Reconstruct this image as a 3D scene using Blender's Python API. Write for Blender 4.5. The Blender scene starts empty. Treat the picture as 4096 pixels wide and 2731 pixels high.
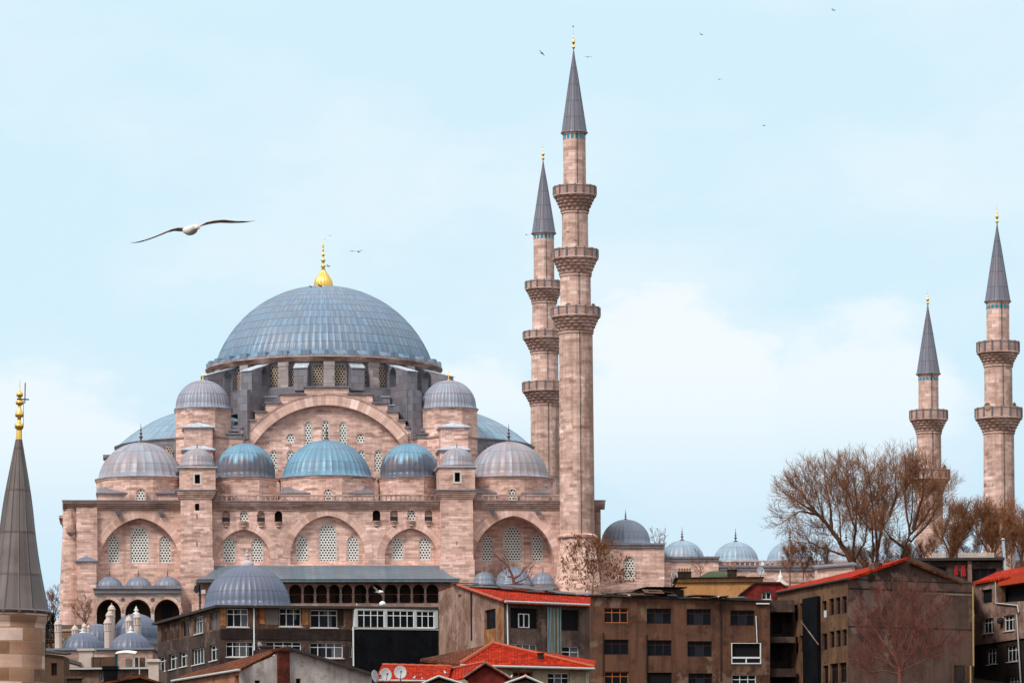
import bpy, bmesh, math, random
from math import sin, cos, pi, radians, sqrt, atan2, tan
from mathutils import Vector, Matrix
from mathutils.geometry import tessellate_polygon
random.seed(11)
C = bpy.context.scene.collection
SC = bpy.context.scene

# ------------------------------------------------------------------ camera
FPX, CX, CY, ROLL = 16500.0, 2048.0, 3500.0, radians(0.45)   # focal length, principal point (pixels of a 4096 wide frame)
cam_d = bpy.data.cameras.new('camera'); cam = bpy.data.objects.new('camera', cam_d); C.objects.link(cam)
cam_d.sensor_width = 36; cam_d.lens = 36*FPX/4096
cam_d.shift_x = (2048-CX)/4096; cam_d.shift_y = (CY-1365.5)/4096
cam_d.clip_start = 1; cam_d.clip_end = 20000
cam.matrix_world = Matrix.Rotation(pi/2, 4, 'X') @ Matrix.Rotation(-ROLL, 4, 'Z')
SC.camera = cam

# ------------------------------------------------------------------ sky, sun, exposure
SUN_EL, SUN_AZ = radians(46), radians(222)     # azimuth clockwise from +Y: behind the camera, to the left
world = bpy.data.worlds.new("World"); SC.world = world; world.use_nodes = True
def build_world():
    nt = world.node_tree; nt.nodes.clear(); N = nt.nodes.new; L = nt.links.new
    out = N('ShaderNodeOutputWorld'); bg = N('ShaderNodeBackground'); L(bg.outputs[0], out.inputs[0])
    tc = N('ShaderNodeTexCoord')
    sky = N('ShaderNodeTexSky'); sky.sky_type = 'NISHITA'; sky.sun_disc = False
    sky.sun_elevation = SUN_EL; sky.sun_rotation = SUN_AZ
    sky.air_density = 1.0; sky.dust_density = 2.0
    def math_(op, a, b=None, c=None):
        n = N('ShaderNodeMath'); n.operation = op
        for i, x in enumerate((a, b, c)):
            if x is None: continue
            if isinstance(x, (int, float)): n.inputs[i].default_value = x
            else: L(x, n.inputs[i])
        return n.outputs[0]
    def smooth(x, a, b):
        n = N('ShaderNodeMapRange'); n.interpolation_type = 'SMOOTHSTEP'
        L(x, n.inputs[0]); n.inputs[1].default_value = a; n.inputs[2].default_value = b
        return n.outputs[0]
    sep = N('ShaderNodeSeparateXYZ'); L(tc.outputs['Generated'], sep.inputs[0])
    X, Y, Z = sep.outputs
    n1 = N('ShaderNodeTexNoise'); n1.inputs['Scale'].default_value = 9; n1.inputs['Detail'].default_value = 7; n1.inputs['Roughness'].default_value = .55
    mp = N('ShaderNodeMapping'); mp.inputs['Scale'].default_value = (1, 1, 2.0); L(tc.outputs['Generated'], mp.inputs[0]); L(mp.outputs[0], n1.inputs['Vector'])
    n2 = N('ShaderNodeTexNoise'); n2.inputs['Scale'].default_value = 26; n2.inputs['Detail'].default_value = 8; n2.inputs['Roughness'].default_value = .6
    L(mp.outputs[0], n2.inputs['Vector'])
    # cumulus banks: soft lumps of cloud hanging at given directions
    def bank(cx, cz, rx, rz, edge):
        dx = math_('DIVIDE', math_('SUBTRACT', X, cx), rx); dz = math_('DIVIDE', math_('SUBTRACT', Z, cz), rz); dz0 = dz; dz = math_('MAXIMUM', dz, math_('MULTIPLY', dz, .5))
        r = math_('SQRT', math_('ADD', math_('MULTIPLY', dx, dx), math_('MULTIPLY', dz, dz)))
        r = math_('ADD', r, math_('MULTIPLY', math_('SUBTRACT', n2.outputs[0], .5), edge))
        return math_('MULTIPLY', smooth(r, 1.08, .66), smooth(dz0, -1.9, .35))
    b = bank(.038, .118, .033, .030, 1.7)
    for a in ((-.118, .103, .036, .022, 1.4), (-.012, .114, .028, .012, 1.5), (.085, .112, .03, .022, 1.6), ):
        b = math_('MAXIMUM', b, math_('MULTIPLY', bank(*a), .85))
    veil = smooth(n1.outputs[0], .42, .66)
    mask = math_('MAXIMUM', math_('MULTIPLY', b, .95), math_('MULTIPLY', veil, .50))
    mix = N('ShaderNodeMix'); mix.data_type = 'RGBA'; L(mask, mix.inputs['Factor'])
    mix.inputs['A'].default_value = (.70, .92, 1.03, 1); mix.inputs['B'].default_value = (.96, 1.02, 1.06, 1)
    low = N('ShaderNodeMix'); low.data_type = 'RGBA'; L(math_('MULTIPLY', smooth(Z, .125, .085), math_('SUBTRACT', 1.0, b)), low.inputs['Factor'])
    L(mix.outputs['Result'], low.inputs['A']); low.inputs['B'].default_value = (.66, .875, 1.02, 1); mix = low
    # overcast sky: brighter high up and towards the veiled sun behind the camera
    zen = smooth(Z, .22, .95); back = smooth(Y, .25, -.75)
    gain = math_('ADD', 1.0, math_('ADD', math_('MULTIPLY', zen, .35), math_('MULTIPLY', back, .0)))
    sc = N('ShaderNodeVectorMath'); sc.operation = 'SCALE'; L(mix.outputs['Result'], sc.inputs[0]); L(gain, sc.inputs['Scale'])
    wh = N('ShaderNodeMix'); wh.data_type = 'RGBA'; L(math_('MAXIMUM', zen, back), wh.inputs['Factor'])
    L(sc.outputs[0], wh.inputs['A'])
    wsc = N('ShaderNodeVectorMath'); wsc.operation = 'SCALE'; wsc.inputs[0].default_value = (.90, .91, .93); L(gain, wsc.inputs['Scale'])
    L(wsc.outputs[0], wh.inputs['B'])
    nis = N('ShaderNodeVectorMath'); nis.operation = 'SCALE'; L(sky.outputs[0], nis.inputs[0]); nis.inputs['Scale'].default_value = .07
    fin = N('ShaderNodeMix'); fin.data_type = 'RGBA'; fin.inputs['Factor'].default_value = .93
    L(nis.outputs[0], fin.inputs['A']); L(wh.outputs['Result'], fin.inputs['B'])
    L(fin.outputs['Result'], bg.inputs[0]); bg.inputs[1].default_value = 1.0
build_world()
sun_d = bpy.data.lights.new('sun', 'SUN'); sun = bpy.data.objects.new('sun', sun_d); C.objects.link(sun)
sun_d.energy = 2.7; sun_d.angle = radians(14); sun_d.color = (1.0, .95, .88)
sdir = Vector((sin(SUN_AZ)*cos(SUN_EL), cos(SUN_AZ)*cos(SUN_EL), sin(SUN_EL)))
sun.rotation_euler = sdir.to_track_quat('Z', 'Y').to_euler()
SC.view_settings.view_transform = 'Standard'; SC.view_settings.look = 'None'
SC.view_settings.exposure = 0.0; SC.view_settings.gamma = 1.0

# ------------------------------------------------------------------ geometry helpers
def ray(px, py):
    dx, dy = px-CX, CY-py; c, s = cos(ROLL), sin(ROLL)
    return Vector(((dx*c+dy*s)/FPX, 1.0, (-dx*s+dy*c)/FPX))
def P(px, py, Y): return ray(px, py)*Y
def ground(Y):
    K = [(-1e6, -8), (120, -8), (300, 6), (470, 29), (482, 30), (620, 30), (900, -8), (1e7, -8)]
    for (a, za), (b, zb) in zip(K, K[1:]):
        if a <= Y <= b: return za+(zb-za)*(Y-a)/(b-a)
class Face:
    """vertical plane frame of a building side: s along it, d into it, z up (all local to root)"""
    def __init__(f, O, U, D, base): f.O, f.U, f.D, f.base = O, U, D, base
    def pt(f, s, d, z): return f.O + f.U*s + f.D*d + Vector((0, 0, z))
    def L(f, px, py, d=0.0):
        r = ray(px, py); o = f.O + f.base + f.D*d
        t = o.dot(f.D)/r.dot(f.D); p = r*t - f.base - f.O
        return p.dot(f.U), p.z
    def Y(f, s, d): return (f.pt(s, d, 0)+f.base).y
    def rect(f, x0, y0, x1, y1, d=0.0):
        xm, ym = (x0+x1)/2, (y0+y1)/2
        return f.L(x0, ym, d)[0], f.L(x1, ym, d)[0], f.L(xm, y1, d)[1], f.L(xm, y0, d)[1]
    def turned(f, s, d, a, r):
        """a face tangent to a circle of radius r about (s,d); a = angle from the front, + to the right"""
        out = f.U*sin(a) - f.D*cos(a)
        return Face(f.pt(s, d, 0)+out*r, f.U*cos(a)+f.D*sin(a), -out, f.base)
def face2(p0, p1, base):
    """face through two world points (left to right as seen)"""
    u = Vector((p1.x-p0.x, p1.y-p0.y, 0)).normalized(); d = Vector((-u.y, u.x, 0))
    O = p0-base; O.z = 0
    return Face(O, u, d, base)
def arch(x0, x1, zb, zs, zt, n=10):
    """outline of a pointed opening, from bottom left, clockwise"""
    w = (x1-x0)/2; r = zt-zs; cx = (x0+x1)/2
    pts = [(x0, zb), (x0, zs)]
    if r >= w:
        c = (r*r-w*w)/(2*w); R = w+c; a1 = math.acos(c/R)
        left = [(cx+c-R*cos(a1*i/n), zs+R*sin(a1*i/n)) for i in range(1, n+1)]
    else:
        left = [(cx-w*cos(pi/2*i/n), zs+r*sin(pi/2*i/n)) for i in range(1, n+1)]
    pts += left + [(2*cx-x, z) for x, z in left[-2::-1]] + [(x1, zs), (x1, zb)]
    return pts
class MB:
    def __init__(s, face=None): s.v, s.f, s.u, s.m, s.face = [], [], [], [], face
    def mp(s, p): return s.face.pt(*p) if s.face else Vector(p)
    def add(s, pts, uv=None, m=0, raw=False):
        q = [Vector(p) for p in pts] if raw else [s.mp(p) for p in pts]
        i = len(s.v); s.v += q; s.f.append(list(range(i, i+len(q)))); s.u.append(uv); s.m.append(m)
    def grid(s, rows, uvs=None, m=0, closed=False):
        """rows of mapped points sharing vertices"""
        i = len(s.v); n = len(rows[0])
        for r in rows: s.v += r
        for a in range(len(rows)-1):
            for b in range(n if closed else n-1):
                c = (b+1) % n
                s.f.append([i+a*n+b, i+a*n+c, i+(a+1)*n+c, i+(a+1)*n+b]); s.m.append(m)
                s.u.append([uvs[a][b], uvs[a][b+1], uvs[a+1][b+1], uvs[a+1][b]] if uvs else None)
    def box(s, x0, x1, y0, y1, z0, z1, m=0):
        a = [(x0, y0, z0), (x1, y0, z0), (x1, y1, z0), (x0, y1, z0), (x0, y0, z1), (x1, y0, z1), (x1, y1, z1), (x0, y1, z1)]
        for q in ((0, 1, 5, 4), (1, 2, 6, 5), (2, 3, 7, 6), (3, 0, 4, 7), (4, 5, 6, 7), (3, 2, 1, 0)): s.add([a[k] for k in q], m=m)
    def panel(s, outer, holes=(), d=0.0, reveal=.3, thick=None, m=0):
        """upright wall with openings; thick closes it into a solid"""
        loops = [list(outer)]+[list(h) for h in holes]
        flat = [p for l in loops for p in l]
        tris = tessellate_polygon([[Vector((p[0], p[1], 0)) for p in l] for l in loops])
        for t in tris: s.add([(flat[k][0], d, flat[k][1]) for k in t], m=m)
        for h in loops[1:]:
            for a, b in zip(h, h[1:]+h[:1]): s.add([(a[0], d, a[1]), (b[0], d, b[1]), (b[0], d+reveal, b[1]), (a[0], d+reveal, a[1])], m=m)
        if thick:
            o = loops[0]
            for a, b in zip(o, o[1:]+o[:1]): s.add([(a[0], d, a[1]), (b[0], d, b[1]), (b[0], d+thick, b[1]), (a[0], d+thick, a[1])], m=m)
            if reveal >= thick-.02:      # openings go right through
                for t in tris: s.add([(flat[k][0], d+thick, flat[k][1]) for k in t], m=m)
            else:
                for t in tessellate_polygon([[Vector((p[0], p[1], 0)) for p in o]]): s.add([(o[k][0], d+thick, o[k][1]) for k in t], m=m)
    def lathe(s, c, prof, n=32, off=0.0, rib=0.0, nrib=0, uvk=None, m=0, a0=0.0, a1=2*pi, bumps=None):
        """prof = [(r,z)]; c = (s,d) axis; rib = height of raised seams"""
        if nrib:
            st = 2*pi/nrib; ang = []
            w = st*.10
            for k in range(nrib): ang += [(k*st-w, 0), (k*st, 1), (k*st+w, 0), (k*st+st/2, 0)]
        else: ang = [(off+a0+(a1-a0)*k/n, 0) for k in range(n)]
        rows, uvs, arc = [], [], 0; rm = max(r for r, z in prof)
        for j, (r, z) in enumerate(prof):
            if j: arc += sqrt((r-prof[j-1][0])**2+(z-prof[j-1][1])**2)
            fade = min(1, r/(rm*.3+1e-6))
            row, uv = [], []
            for k, (a, e) in enumerate(ang):
                rr = r+rib*e*fade
                if bumps: rr += bumps(j, k)
                row.append(s.mp((c[0]+rr*cos(a), c[1]+rr*sin(a), z)))
                uv.append((a/(2*pi)*uvk[0], arc*uvk[1]) if uvk else (a*rm, arc))
            a = ang[0][0]+2*pi; uv.append((a/(2*pi)*uvk[0], arc*uvk[1]) if uvk else (a*rm, arc))
            rows.append(row); uvs.append(uv)
        s.grid(rows, uvs, m=m, closed=(a1-a0 > 6.28))
    def tube(s, pts, rad, n=6, m=0, raw=True, cap=True):
        pts = [Vector(p) if raw else s.mp(p) for p in pts]
        if isinstance(rad, (int, float)): rad = [rad]*len(pts)
        rows = []
        for i, p in enumerate(pts):
            t = (pts[min(i+1, len(pts)-1)]-pts[max(i-1, 0)])
            if t.length < 1e-9: t = Vector((0, 0, 1))
            t.normalize(); a = t.cross(Vector((0, 0, 1)) if abs(t.z) < .9 else Vector((1, 0, 0))).normalized(); b = t.cross(a)
            rows.append([p+(a*cos(2*pi*k/n)+b*sin(2*pi*k/n))*rad[i] for k in range(n)])
        s.grid(rows, m=m, closed=True)
        if cap: s.add(rows[0], raw=True, m=m); s.add(rows[-1], raw=True, m=m)
    def slab(s, pts, t, m=0):
        """a sheet through mapped 3-D points given thickness t downwards"""
        q = [Vector(p) for p in pts]; dn = Vector((0, 0, -t))
        s.add(q, raw=True, m=m); s.add([p+dn for p in q], raw=True, m=m)
        for a, b in zip(q, q[1:]+q[:1]): s.add([a, b, b+dn, a+dn], raw=True, m=m)
    def build(s, name, mats, parent=None, smooth=False, label=None):
        me = bpy.data.meshes.new(name); me.from_pydata([tuple(p) for p in s.v], [], s.f)
        uvl = me.uv_layers.new(name='UVMap'); k = 0; buf = []
        for fi, fc in enumerate(s.f):
            uv = s.u[fi]
            if uv is None:
                p = [s.v[i] for i in fc]; nn = Vector((0, 0, 0))
                for a, b in zip(p, p[1:]+p[:1]): nn += a.cross(b)
                if nn.length > 0: nn.normalize()
                if abs(nn.z) > .72: uv = [(q.x, q.y) for q in p]
                else:
                    t = Vector((-nn.y, nn.x, 0)); t = t.normalized() if t.length > 0 else Vector((1, 0, 0))
                    w = nn.cross(t)
                    if w.z < 0: w = -w
                    uv = [(q.dot(t), q.dot(w)) for q in p]
            for q in uv: buf += [q[0], q[1]]
        uvl.data.foreach_set('uv', buf)
        if not isinstance(mats, (list, tuple)): mats = [mats]
        for m in mats: me.materials.append(m)
        if len(mats) > 1: me.polygons.foreach_set('material_index', s.m)
        if smooth: me.polygons.foreach_set('use_smooth', [True]*len(s.f))
        me.update()
        o = bpy.data.objects.new(name, me); C.objects.link(o)
        if parent: o.parent = parent
        if label: o['label'] = label
        return o
def thing(name, label, cat, loc=(0, 0, 0), group=None):
    o = bpy.data.objects.new(name, None); o.empty_display_size = .5; C.objects.link(o); o.location = loc
    return tag(o, label, cat, group)
def tag(o, label, cat, group=None, kind=None):
    if label: o['label'] = label
    if cat: o['category'] = cat
    if group: o['group'] = group
    if kind: o['kind'] = kind
    return o

# ------------------------------------------------------------------ materials
class MT:
    def __init__(s, name, rough=.8, spec=.3, metal=0.0):
        s.mat = bpy.data.materials.new(name); s.mat.use_nodes = True; s.nt = s.mat.node_tree
        s.b = s.nt.nodes['Principled BSDF']; s.b.inputs['Roughness'].default_value = rough
        s.b.inputs['Specular IOR Level'].default_value = spec; s.b.inputs['Metallic'].default_value = metal
        s.uv = s.N('ShaderNodeTexCoord')
    def N(s, t): return s.nt.nodes.new(t)
    def L(s, a, b): s.nt.links.new(a, b)
    def set(s, sock, x):
        if hasattr(x, 'is_linked') or hasattr(x, 'links'): s.L(x, sock)
        elif isinstance(x, (tuple, list)) and len(x) == 3 and sock.type == 'RGBA': sock.default_value = (*x, 1)
        else: sock.default_value = x
    def math(s, op, a, b=None, c=None):
        n = s.N('ShaderNodeMath'); n.operation = op
        for i, x in enumerate((a, b, c)):
            if x is not None: s.set(n.inputs[i], x)
        return n.outputs[0]
    def coord(s, which='UV', scale=(1, 1, 1), loc=(0, 0, 0)):
        m = s.N('ShaderNodeMapping'); s.L(s.uv.outputs[which], m.inputs[0])
        m.inputs['Scale'].default_value = scale; m.inputs['Location'].default_value = loc; return m.outputs[0]
    def noise(s, vec, scale, detail=4, rough=.6, lo=.4, hi=.6):
        n = s.N('ShaderNodeTexNoise'); s.L(vec, n.inputs['Vector']); n.inputs['Scale'].default_value = scale
        n.inputs['Detail'].default_value = detail; n.inputs['Roughness'].default_value = rough
        r = s.N('ShaderNodeMapRange'); s.L(n.outputs[0], r.inputs[0]); r.inputs[1].default_value = lo; r.inputs[2].default_value = hi
        return r.outputs[0]
    def mix(s, f, a, b, mode='MIX'):
        n = s.N('ShaderNodeMix'); n.data_type = 'RGBA'; n.blend_type = mode
        s.set(n.inputs['Factor'], f); s.set(n.inputs['A'], a); s.set(n.inputs['B'], b); return n.outputs['Result']
    def ramp(s, f, stops, const=False):
        n = s.N('ShaderNodeValToRGB'); s.L(f, n.inputs[0]); e = n.color_ramp.elements
        if const: n.color_ramp.interpolation = 'CONSTANT'
        while len(e) < len(stops): e.new(.5)
        for el, (p, c) in zip(e, stops): el.position = p; el.color = (*c, 1)
        return n.outputs[0]
    def brick(s, vec, w, h, mortar, off=.5):
        n = s.N('ShaderNodeTexBrick'); s.L(vec, n.inputs['Vector']); n.offset = off
        n.inputs['Scale'].default_value = 1; n.inputs['Brick Width'].default_value = w; n.inputs['Row Height'].default_value = h
        n.inputs['Mortar Size'].default_value = mortar; n.inputs['Mortar Smooth'].default_value = .2; n.inputs['Bias'].default_value = 0
        n.inputs['Color1'].default_value = (0, 0, 0, 1); n.inputs['Color2'].default_value = (1, 1, 1, 1); n.inputs['Mortar'].default_value = (.5, .5, .5, 1)
        return n.outputs['Color'], n.outputs['Fac']
    def bump(s, h, strength=.3, dist=.05):
        n = s.N('ShaderNodeBump'); s.L(h, n.inputs['Height']); n.inputs['Strength'].default_value = strength; n.inputs['Distance'].default_value = dist
        s.L(n.outputs[0], s.b.inputs['Normal'])
    def done(s, col):
        s.set(s.b.inputs['Base Color'], col); return s.mat
def mul(c, k): return tuple(min(1, x*k) for x in c)
def stone(name, c, w=.80, h=.31, dark=.62, light=1.22, stain=(.20, .12, .09), amount=.6, streak=.42, mort=.012, bold=False, lo=.48, side=0.0):
    t = MT(name, .9, .2); uv = t.coord(); ob = t.coord('Object')
    f, fac = t.brick(uv, w, h, mort)
    wob = t.noise(uv, .9, 3, .6, .35, .65)
    col = t.ramp(f, [(0, mul(c, dark)), (.10, mul(c, .80)), (.45, c), (.86, mul(c, 1.10)), (.95, mul((c[0], c[1]*1.06, c[2]*1.12), light))] if not bold else [(0, (.13, .065, .04)), (.22, (.30, .155, .09)), (.45, (.47, .27, .18)), (.62, (.58, .36, .27)), (.78, (.74, .53, .44)), (1, (.86, .68, .60))])
    col = t.mix(t.math('MULTIPLY', fac, .55), col, mul(c, .55))
    cs = t.noise(t.coord('UV', (.22, 2.6, 1)), 1.0, 4, .6, .35, .65)
    col = t.mix(.5, col, t.mix(cs, (.60, .55, .53), (1.16, 1.15, 1.15)), 'MULTIPLY')
    f2, fc2 = t.brick(t.coord('UV', (1, 1, 1), (.37, .11, 0)), w*2.6, h*1.0, 0.0)
    odd = t.ramp(f2, [(0, (.50, .43, .39)), (.06, (.62, .54, .50)), (.09, (1, 1, 1)), (.86, (1, 1, 1)), (.90, (1.22, 1.26, 1.30)), (1, (1.35, 1.42, 1.48))])
    col = t.mix(.65, col, odd, 'MULTIPLY')
    st = t.noise(ob, .16, 6, .65, lo, lo+.18)
    col = t.mix(t.math('MULTIPLY', st, amount), col, t.mix(wob, stain, mul(c, .75)))
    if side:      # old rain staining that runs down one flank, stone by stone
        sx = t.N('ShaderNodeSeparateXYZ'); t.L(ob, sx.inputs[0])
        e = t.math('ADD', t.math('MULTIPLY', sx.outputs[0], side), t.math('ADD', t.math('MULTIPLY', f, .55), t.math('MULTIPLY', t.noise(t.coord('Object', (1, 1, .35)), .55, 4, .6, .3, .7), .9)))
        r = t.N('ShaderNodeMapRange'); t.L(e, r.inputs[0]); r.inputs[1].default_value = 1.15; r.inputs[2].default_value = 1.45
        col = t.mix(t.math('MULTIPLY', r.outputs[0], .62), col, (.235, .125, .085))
    sv = t.coord('UV', (1.1, .07, 1)); sk = t.noise(sv, 1.0, 5, .7, .50, .72)
    col = t.mix(t.math('MULTIPLY', sk, streak), col, mul(stain, 1.1))
    fine = t.noise(uv, 5.0, 4, .7, .2, .8)
    col = t.mix(.30, col, t.mix(fine, (.58, .56, .55), (1, 1, 1)), 'MULTIPLY')
    t.bump(t.math('SUBTRACT', 1.0, fac), .5, .02)
    return t.done(col)
def lead(name, c, patina=(.36, .27, .26), pat=.5, seam=.55, rough=.42, w=1.0, h=1.0, vary=.16, off=.5, mort=.035):
    t = MT(name, rough, .55); uv = t.coord(); ob = t.coord('Object')
    f, fac = t.brick(uv, w, h, mort, off)
    col = t.mix(f, mul(c, 1-vary), mul(c, 1+vary))
    n = t.noise(ob, .35, 5, .65, .42, .62); blot = t.noise(uv, .6, 2, .5, .45, .6)
    col = t.mix(t.math('MULTIPLY', t.math('MULTIPLY', n, t.math('ADD', .5, t.math('MULTIPLY', blot, .5))), pat), col, patina)
    n2 = t.noise(ob, 2.2, 5, .7, .25, .75)
    col = t.mix(.35, col, t.mix(n2, (.55, .56, .6), (1, 1, 1)), 'MULTIPLY')
    col = t.mix(t.math('MULTIPLY', fac, seam), col, mul((c[0]*1.0, c[1]*.82, c[2]*.80), .55))
    run = t.noise(t.coord('UV', (2.3, .16, 1)), 1.0, 5, .7, .46, .66)
    col = t.mix(t.math('MULTIPLY', run, .30), col, t.mix(blot, mul(patina, .8), mul(c, .62)))
    t.bump(fac, .35, .03)
    return t.done(col)
def plaster(name, c, dirt, amount=.7, scale=.35, rough=.92, streak=.45, pale=None):
    t = MT(name, rough, .2); uv = t.coord(); ob = t.coord('Object')
    n = t.noise(ob, scale, 7, .7, .44, .57); col = t.mix(t.math('MULTIPLY', n, amount), c, dirt)
    col = t.mix(t.math('MULTIPLY', t.noise(ob, scale*2.6, 6, .7, .56, .585), .55), col, mul(dirt, .75))
    if pale: col = t.mix(t.math('MULTIPLY', t.noise(ob, scale*1.7, 6, .65, .56, .60), .75), col, pale)
    sk = t.noise(t.coord('UV', (1.6, .10, 1)), 1.0, 5, .7, .48, .62)
    col = t.mix(t.math('MULTIPLY', sk, streak), col, mul(dirt, .7))
    f = t.noise(ob, 4.5, 5, .7, .2, .8); col = t.mix(.35, col, t.mix(f, (.5, .48, .46), (1, 1, 1)), 'MULTIPLY')
    t.bump(f, .25, .03)
    return t.done(col)
def tiles(name, c, dirt=(.13, .025, .010), amount=.65):
    t = MT(name, .85, .08); uv = t.coord()
    f, fac = t.brick(uv, .24, .36, .018, 0)
    col = t.mix(f, mul(c, .50), (min(1, c[0]*1.35), c[1]*2.2+.01, c[2]*1.2)); ob = t.coord('Object')
    col = t.mix(t.math('MULTIPLY', t.noise(ob, .55, 5, .65, .46, .66), amount), col, dirt)
    col = t.mix(fac, col, mul(c, .30))
    sx = t.N('ShaderNodeSeparateXYZ'); t.L(uv, sx.inputs[0])
    wv = t.math('SINE', t.math('MULTIPLY', sx.outputs[0], 2*pi/.24)); t.bump(t.math('ADD', wv, t.math('MULTIPLY', fac, -2.0)), .7, .03)
    return t.done(col)
def plain(name, c, rough=.6, spec=.3, metal=0.0, var=.25, scale=3.0, dirt=None):
    t = MT(name, rough, spec, metal); ob = t.coord('Object')
    n = t.noise(ob, scale, 5, .65, .3, .7)
    col = t.mix(t.math('MULTIPLY', n, var), c, dirt if dirt else mul(c, .5))
    return t.done(col)
def lattice(name, c, hole=(.012, .014, .016), s=.30, r=.34):
    t = MT(name, .7, .3); uv = t.coord(); sx = t.N('ShaderNodeSeparateXYZ'); t.L(uv, sx.inputs[0])
    k = sqrt(3)
    def cell(o):
        a = t.math('SUBTRACT', t.math('FRACT', t.math('ADD', t.math('DIVIDE', sx.outputs[0], s), o)), .5)
        b = t.math('MULTIPLY', t.math('SUBTRACT', t.math('FRACT', t.math('ADD', t.math('DIVIDE', sx.outputs[1], s*k), o)), .5), k)
        return t.math('ADD', t.math('MULTIPLY', a, a), t.math('MULTIPLY', b, b))
    d = t.math('MINIMUM', cell(0.0), cell(.5))
    m = t.N('ShaderNodeMapRange'); t.L(d, m.inputs[0]); m.inputs[1].default_value = (r*1.08)**2; m.inputs[2].default_value = (r*.92)**2
    n = t.noise(t.coord('Object'), .8, 4, .6, .35, .65)
    return t.done(t.mix(m.outputs[0], t.mix(t.math('MULTIPLY', n, .25), c, mul(c, .6)), hole))
M = {}
PINK = (.82, .545, .46)
M['stone'] = stone('pink limestone ashlar', PINK)
M['stone_d'] = stone('weathered and shade darkened limestone', mul(PINK, .72), amount=.8, streak=.6)  # weathered tone; on the gallery it also carries painted eave shade
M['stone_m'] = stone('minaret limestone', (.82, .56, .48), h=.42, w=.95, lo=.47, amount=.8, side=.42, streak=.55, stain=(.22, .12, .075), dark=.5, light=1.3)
M['stone_w'] = stone('pale marble', (.62, .52, .48), amount=.35, streak=.3)
M['vouss'] = stone('arch voussoirs', mul(PINK, 1.02), w=.55, h=3.0, dark=.78, light=1.22, amount=.3, streak=.1, mort=.02)
M['stone_near'] = stone('big minaret blocks', (.66, .42, .32), w=.95, h=.42, dark=.30, light=1.7, amount=.5, streak=.15, stain=(.16, .075, .04), mort=.02, bold=True)
M['lead_main'] = lead('blue grey lead sheets', (.165, .265, .375), patina=(.27, .24, .27), pat=.45, vary=.14, seam=.95, mort=.05)
M['lead_cyan'] = lead('blue green lead sheets', (.15, .325, .45), patina=(.17, .20, .28), pat=.6, off=0)
M['lead_pink'] = lead('pinkish weathered lead sheets', (.31, .33, .39), patina=(.43, .285, .265), pat=.9, off=0, vary=.22)
M['lead_grey'] = lead('slate grey lead sheets', (.17, .22, .30), pat=.35, off=0)
M['lead_sky'] = lead('pale blue semi dome lead', (.23, .37, .48), pat=.35, vary=.1)
M['lead_dark'] = lead('dark lead cladding', (.185, .182, .215), patina=(.30, .235, .235), pat=.5, w=1.3, h=.9, vary=.25, mort=.05)
M['lead_roof'] = lead('lead roof sheets', (.14, .20, .245), patina=(.09, .10, .13), pat=.6, w=.62, h=9.0, mort=.03)
M['lead_spire'] = lead('lead spire sheets', (.165, .175, .225), patina=(.22, .17, .19), pat=.6, off=0, mort=.05)
M['lead_near'] = lead('brown stained lead spire sheets', (.165, .132, .125), patina=(.075, .05, .042), pat=.9, off=0, mort=.035, seam=.9, rough=.55, vary=.3)
M['lead_pale'] = lead('pale lead flashing', (.52, .60, .68), pat=.2, w=1.2, h=2.0, rough=.5)
M['pier'] = stone('grey drum pilasters', (.42, .37, .37), w=1.6, h=.9, amount=.4, streak=.4, stain=(.2, .17, .18), mort=.03)
M['lead_tower'] = lead('ribbed tower lead', (.29, .325, .41), patina=(.33, .23, .22), pat=.6, off=0, seam=.8, mort=.05)
def two_tone():
    t = MT('blue lead above dark old sheets', .42, .55); uv = t.coord(); ob = t.coord('Object'); f, fac = t.brick(uv, 1, 1, .035, 0)
    col = t.mix(f, (.13, .28, .40), (.17, .345, .47)); sx = t.N('ShaderNodeSeparateXYZ'); t.L(uv, sx.inputs[0])
    e = t.math('ADD', sx.outputs[1], t.math('MULTIPLY', t.math('SUBTRACT', f, .5), 1.1)); r = t.N('ShaderNodeMapRange'); t.L(e, r.inputs[0]); r.inputs[1].default_value = 1.75; r.inputs[2].default_value = 1.4
    old = t.mix(t.noise(ob, .7, 5, .6, .4, .6), (.075, .10, .15), (.16, .14, .16)); col = t.mix(r.outputs[0], col, old)
    col = t.mix(.35, col, t.mix(t.noise(ob, 2.2, 5, .7, .25, .75), (.55, .56, .6), (1, 1, 1)), 'MULTIPLY')
    col = t.mix(t.math('MULTIPLY', fac, .5), col, (.09, .09, .12)); t.bump(fac, .35, .03); return t.done(col)
M['lead_two'] = two_tone()
M['gold'] = plain('gilded copper', (1.0, .64, .17), .28, .5, .85, .25, 3.0, (.75, .36, .03))
M['copper'] = plain('dark copper finial', (.13, .075, .07), .5, .4, .3)
M['latt'] = lattice('white plaster lattice', (.82, .79, .74), s=.36, r=.315)
M['latt_d'] = lattice('tan plaster lattice', (.45, .35, .26), s=.36, r=.35)
M['trim'] = plain('white window stone', (.66, .60, .56), .8)
M['dark'] = plain('dark interior', (.012, .011, .012), .9, .1)
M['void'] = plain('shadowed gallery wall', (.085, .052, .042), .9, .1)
M['glass'] = plain('dark window glass', (.009, .011, .016), .25, .05, 0, .6, .8, (.004, .004, .006))
M['glass_b'] = plain('bluish window glass', (.020, .024, .034), .25, .06, 0, .6, .9, (.012, .014, .02))
M['white'] = plain('white window paint', (.80, .82, .82), .5, .3, 0, .2)
M['wood_o'] = plain('orange stained window wood', (.42, .13, .04), .7)
M['wood_d'] = plain('dark window wood', (.040, .022, .018), .8, .15)
M['tileblue'] = plain('turquoise glazed tile', (.015, .28, .40), .35, .4)
M['red_med'] = plain('red porphyry disc', (.26, .07, .06), .5)
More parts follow.
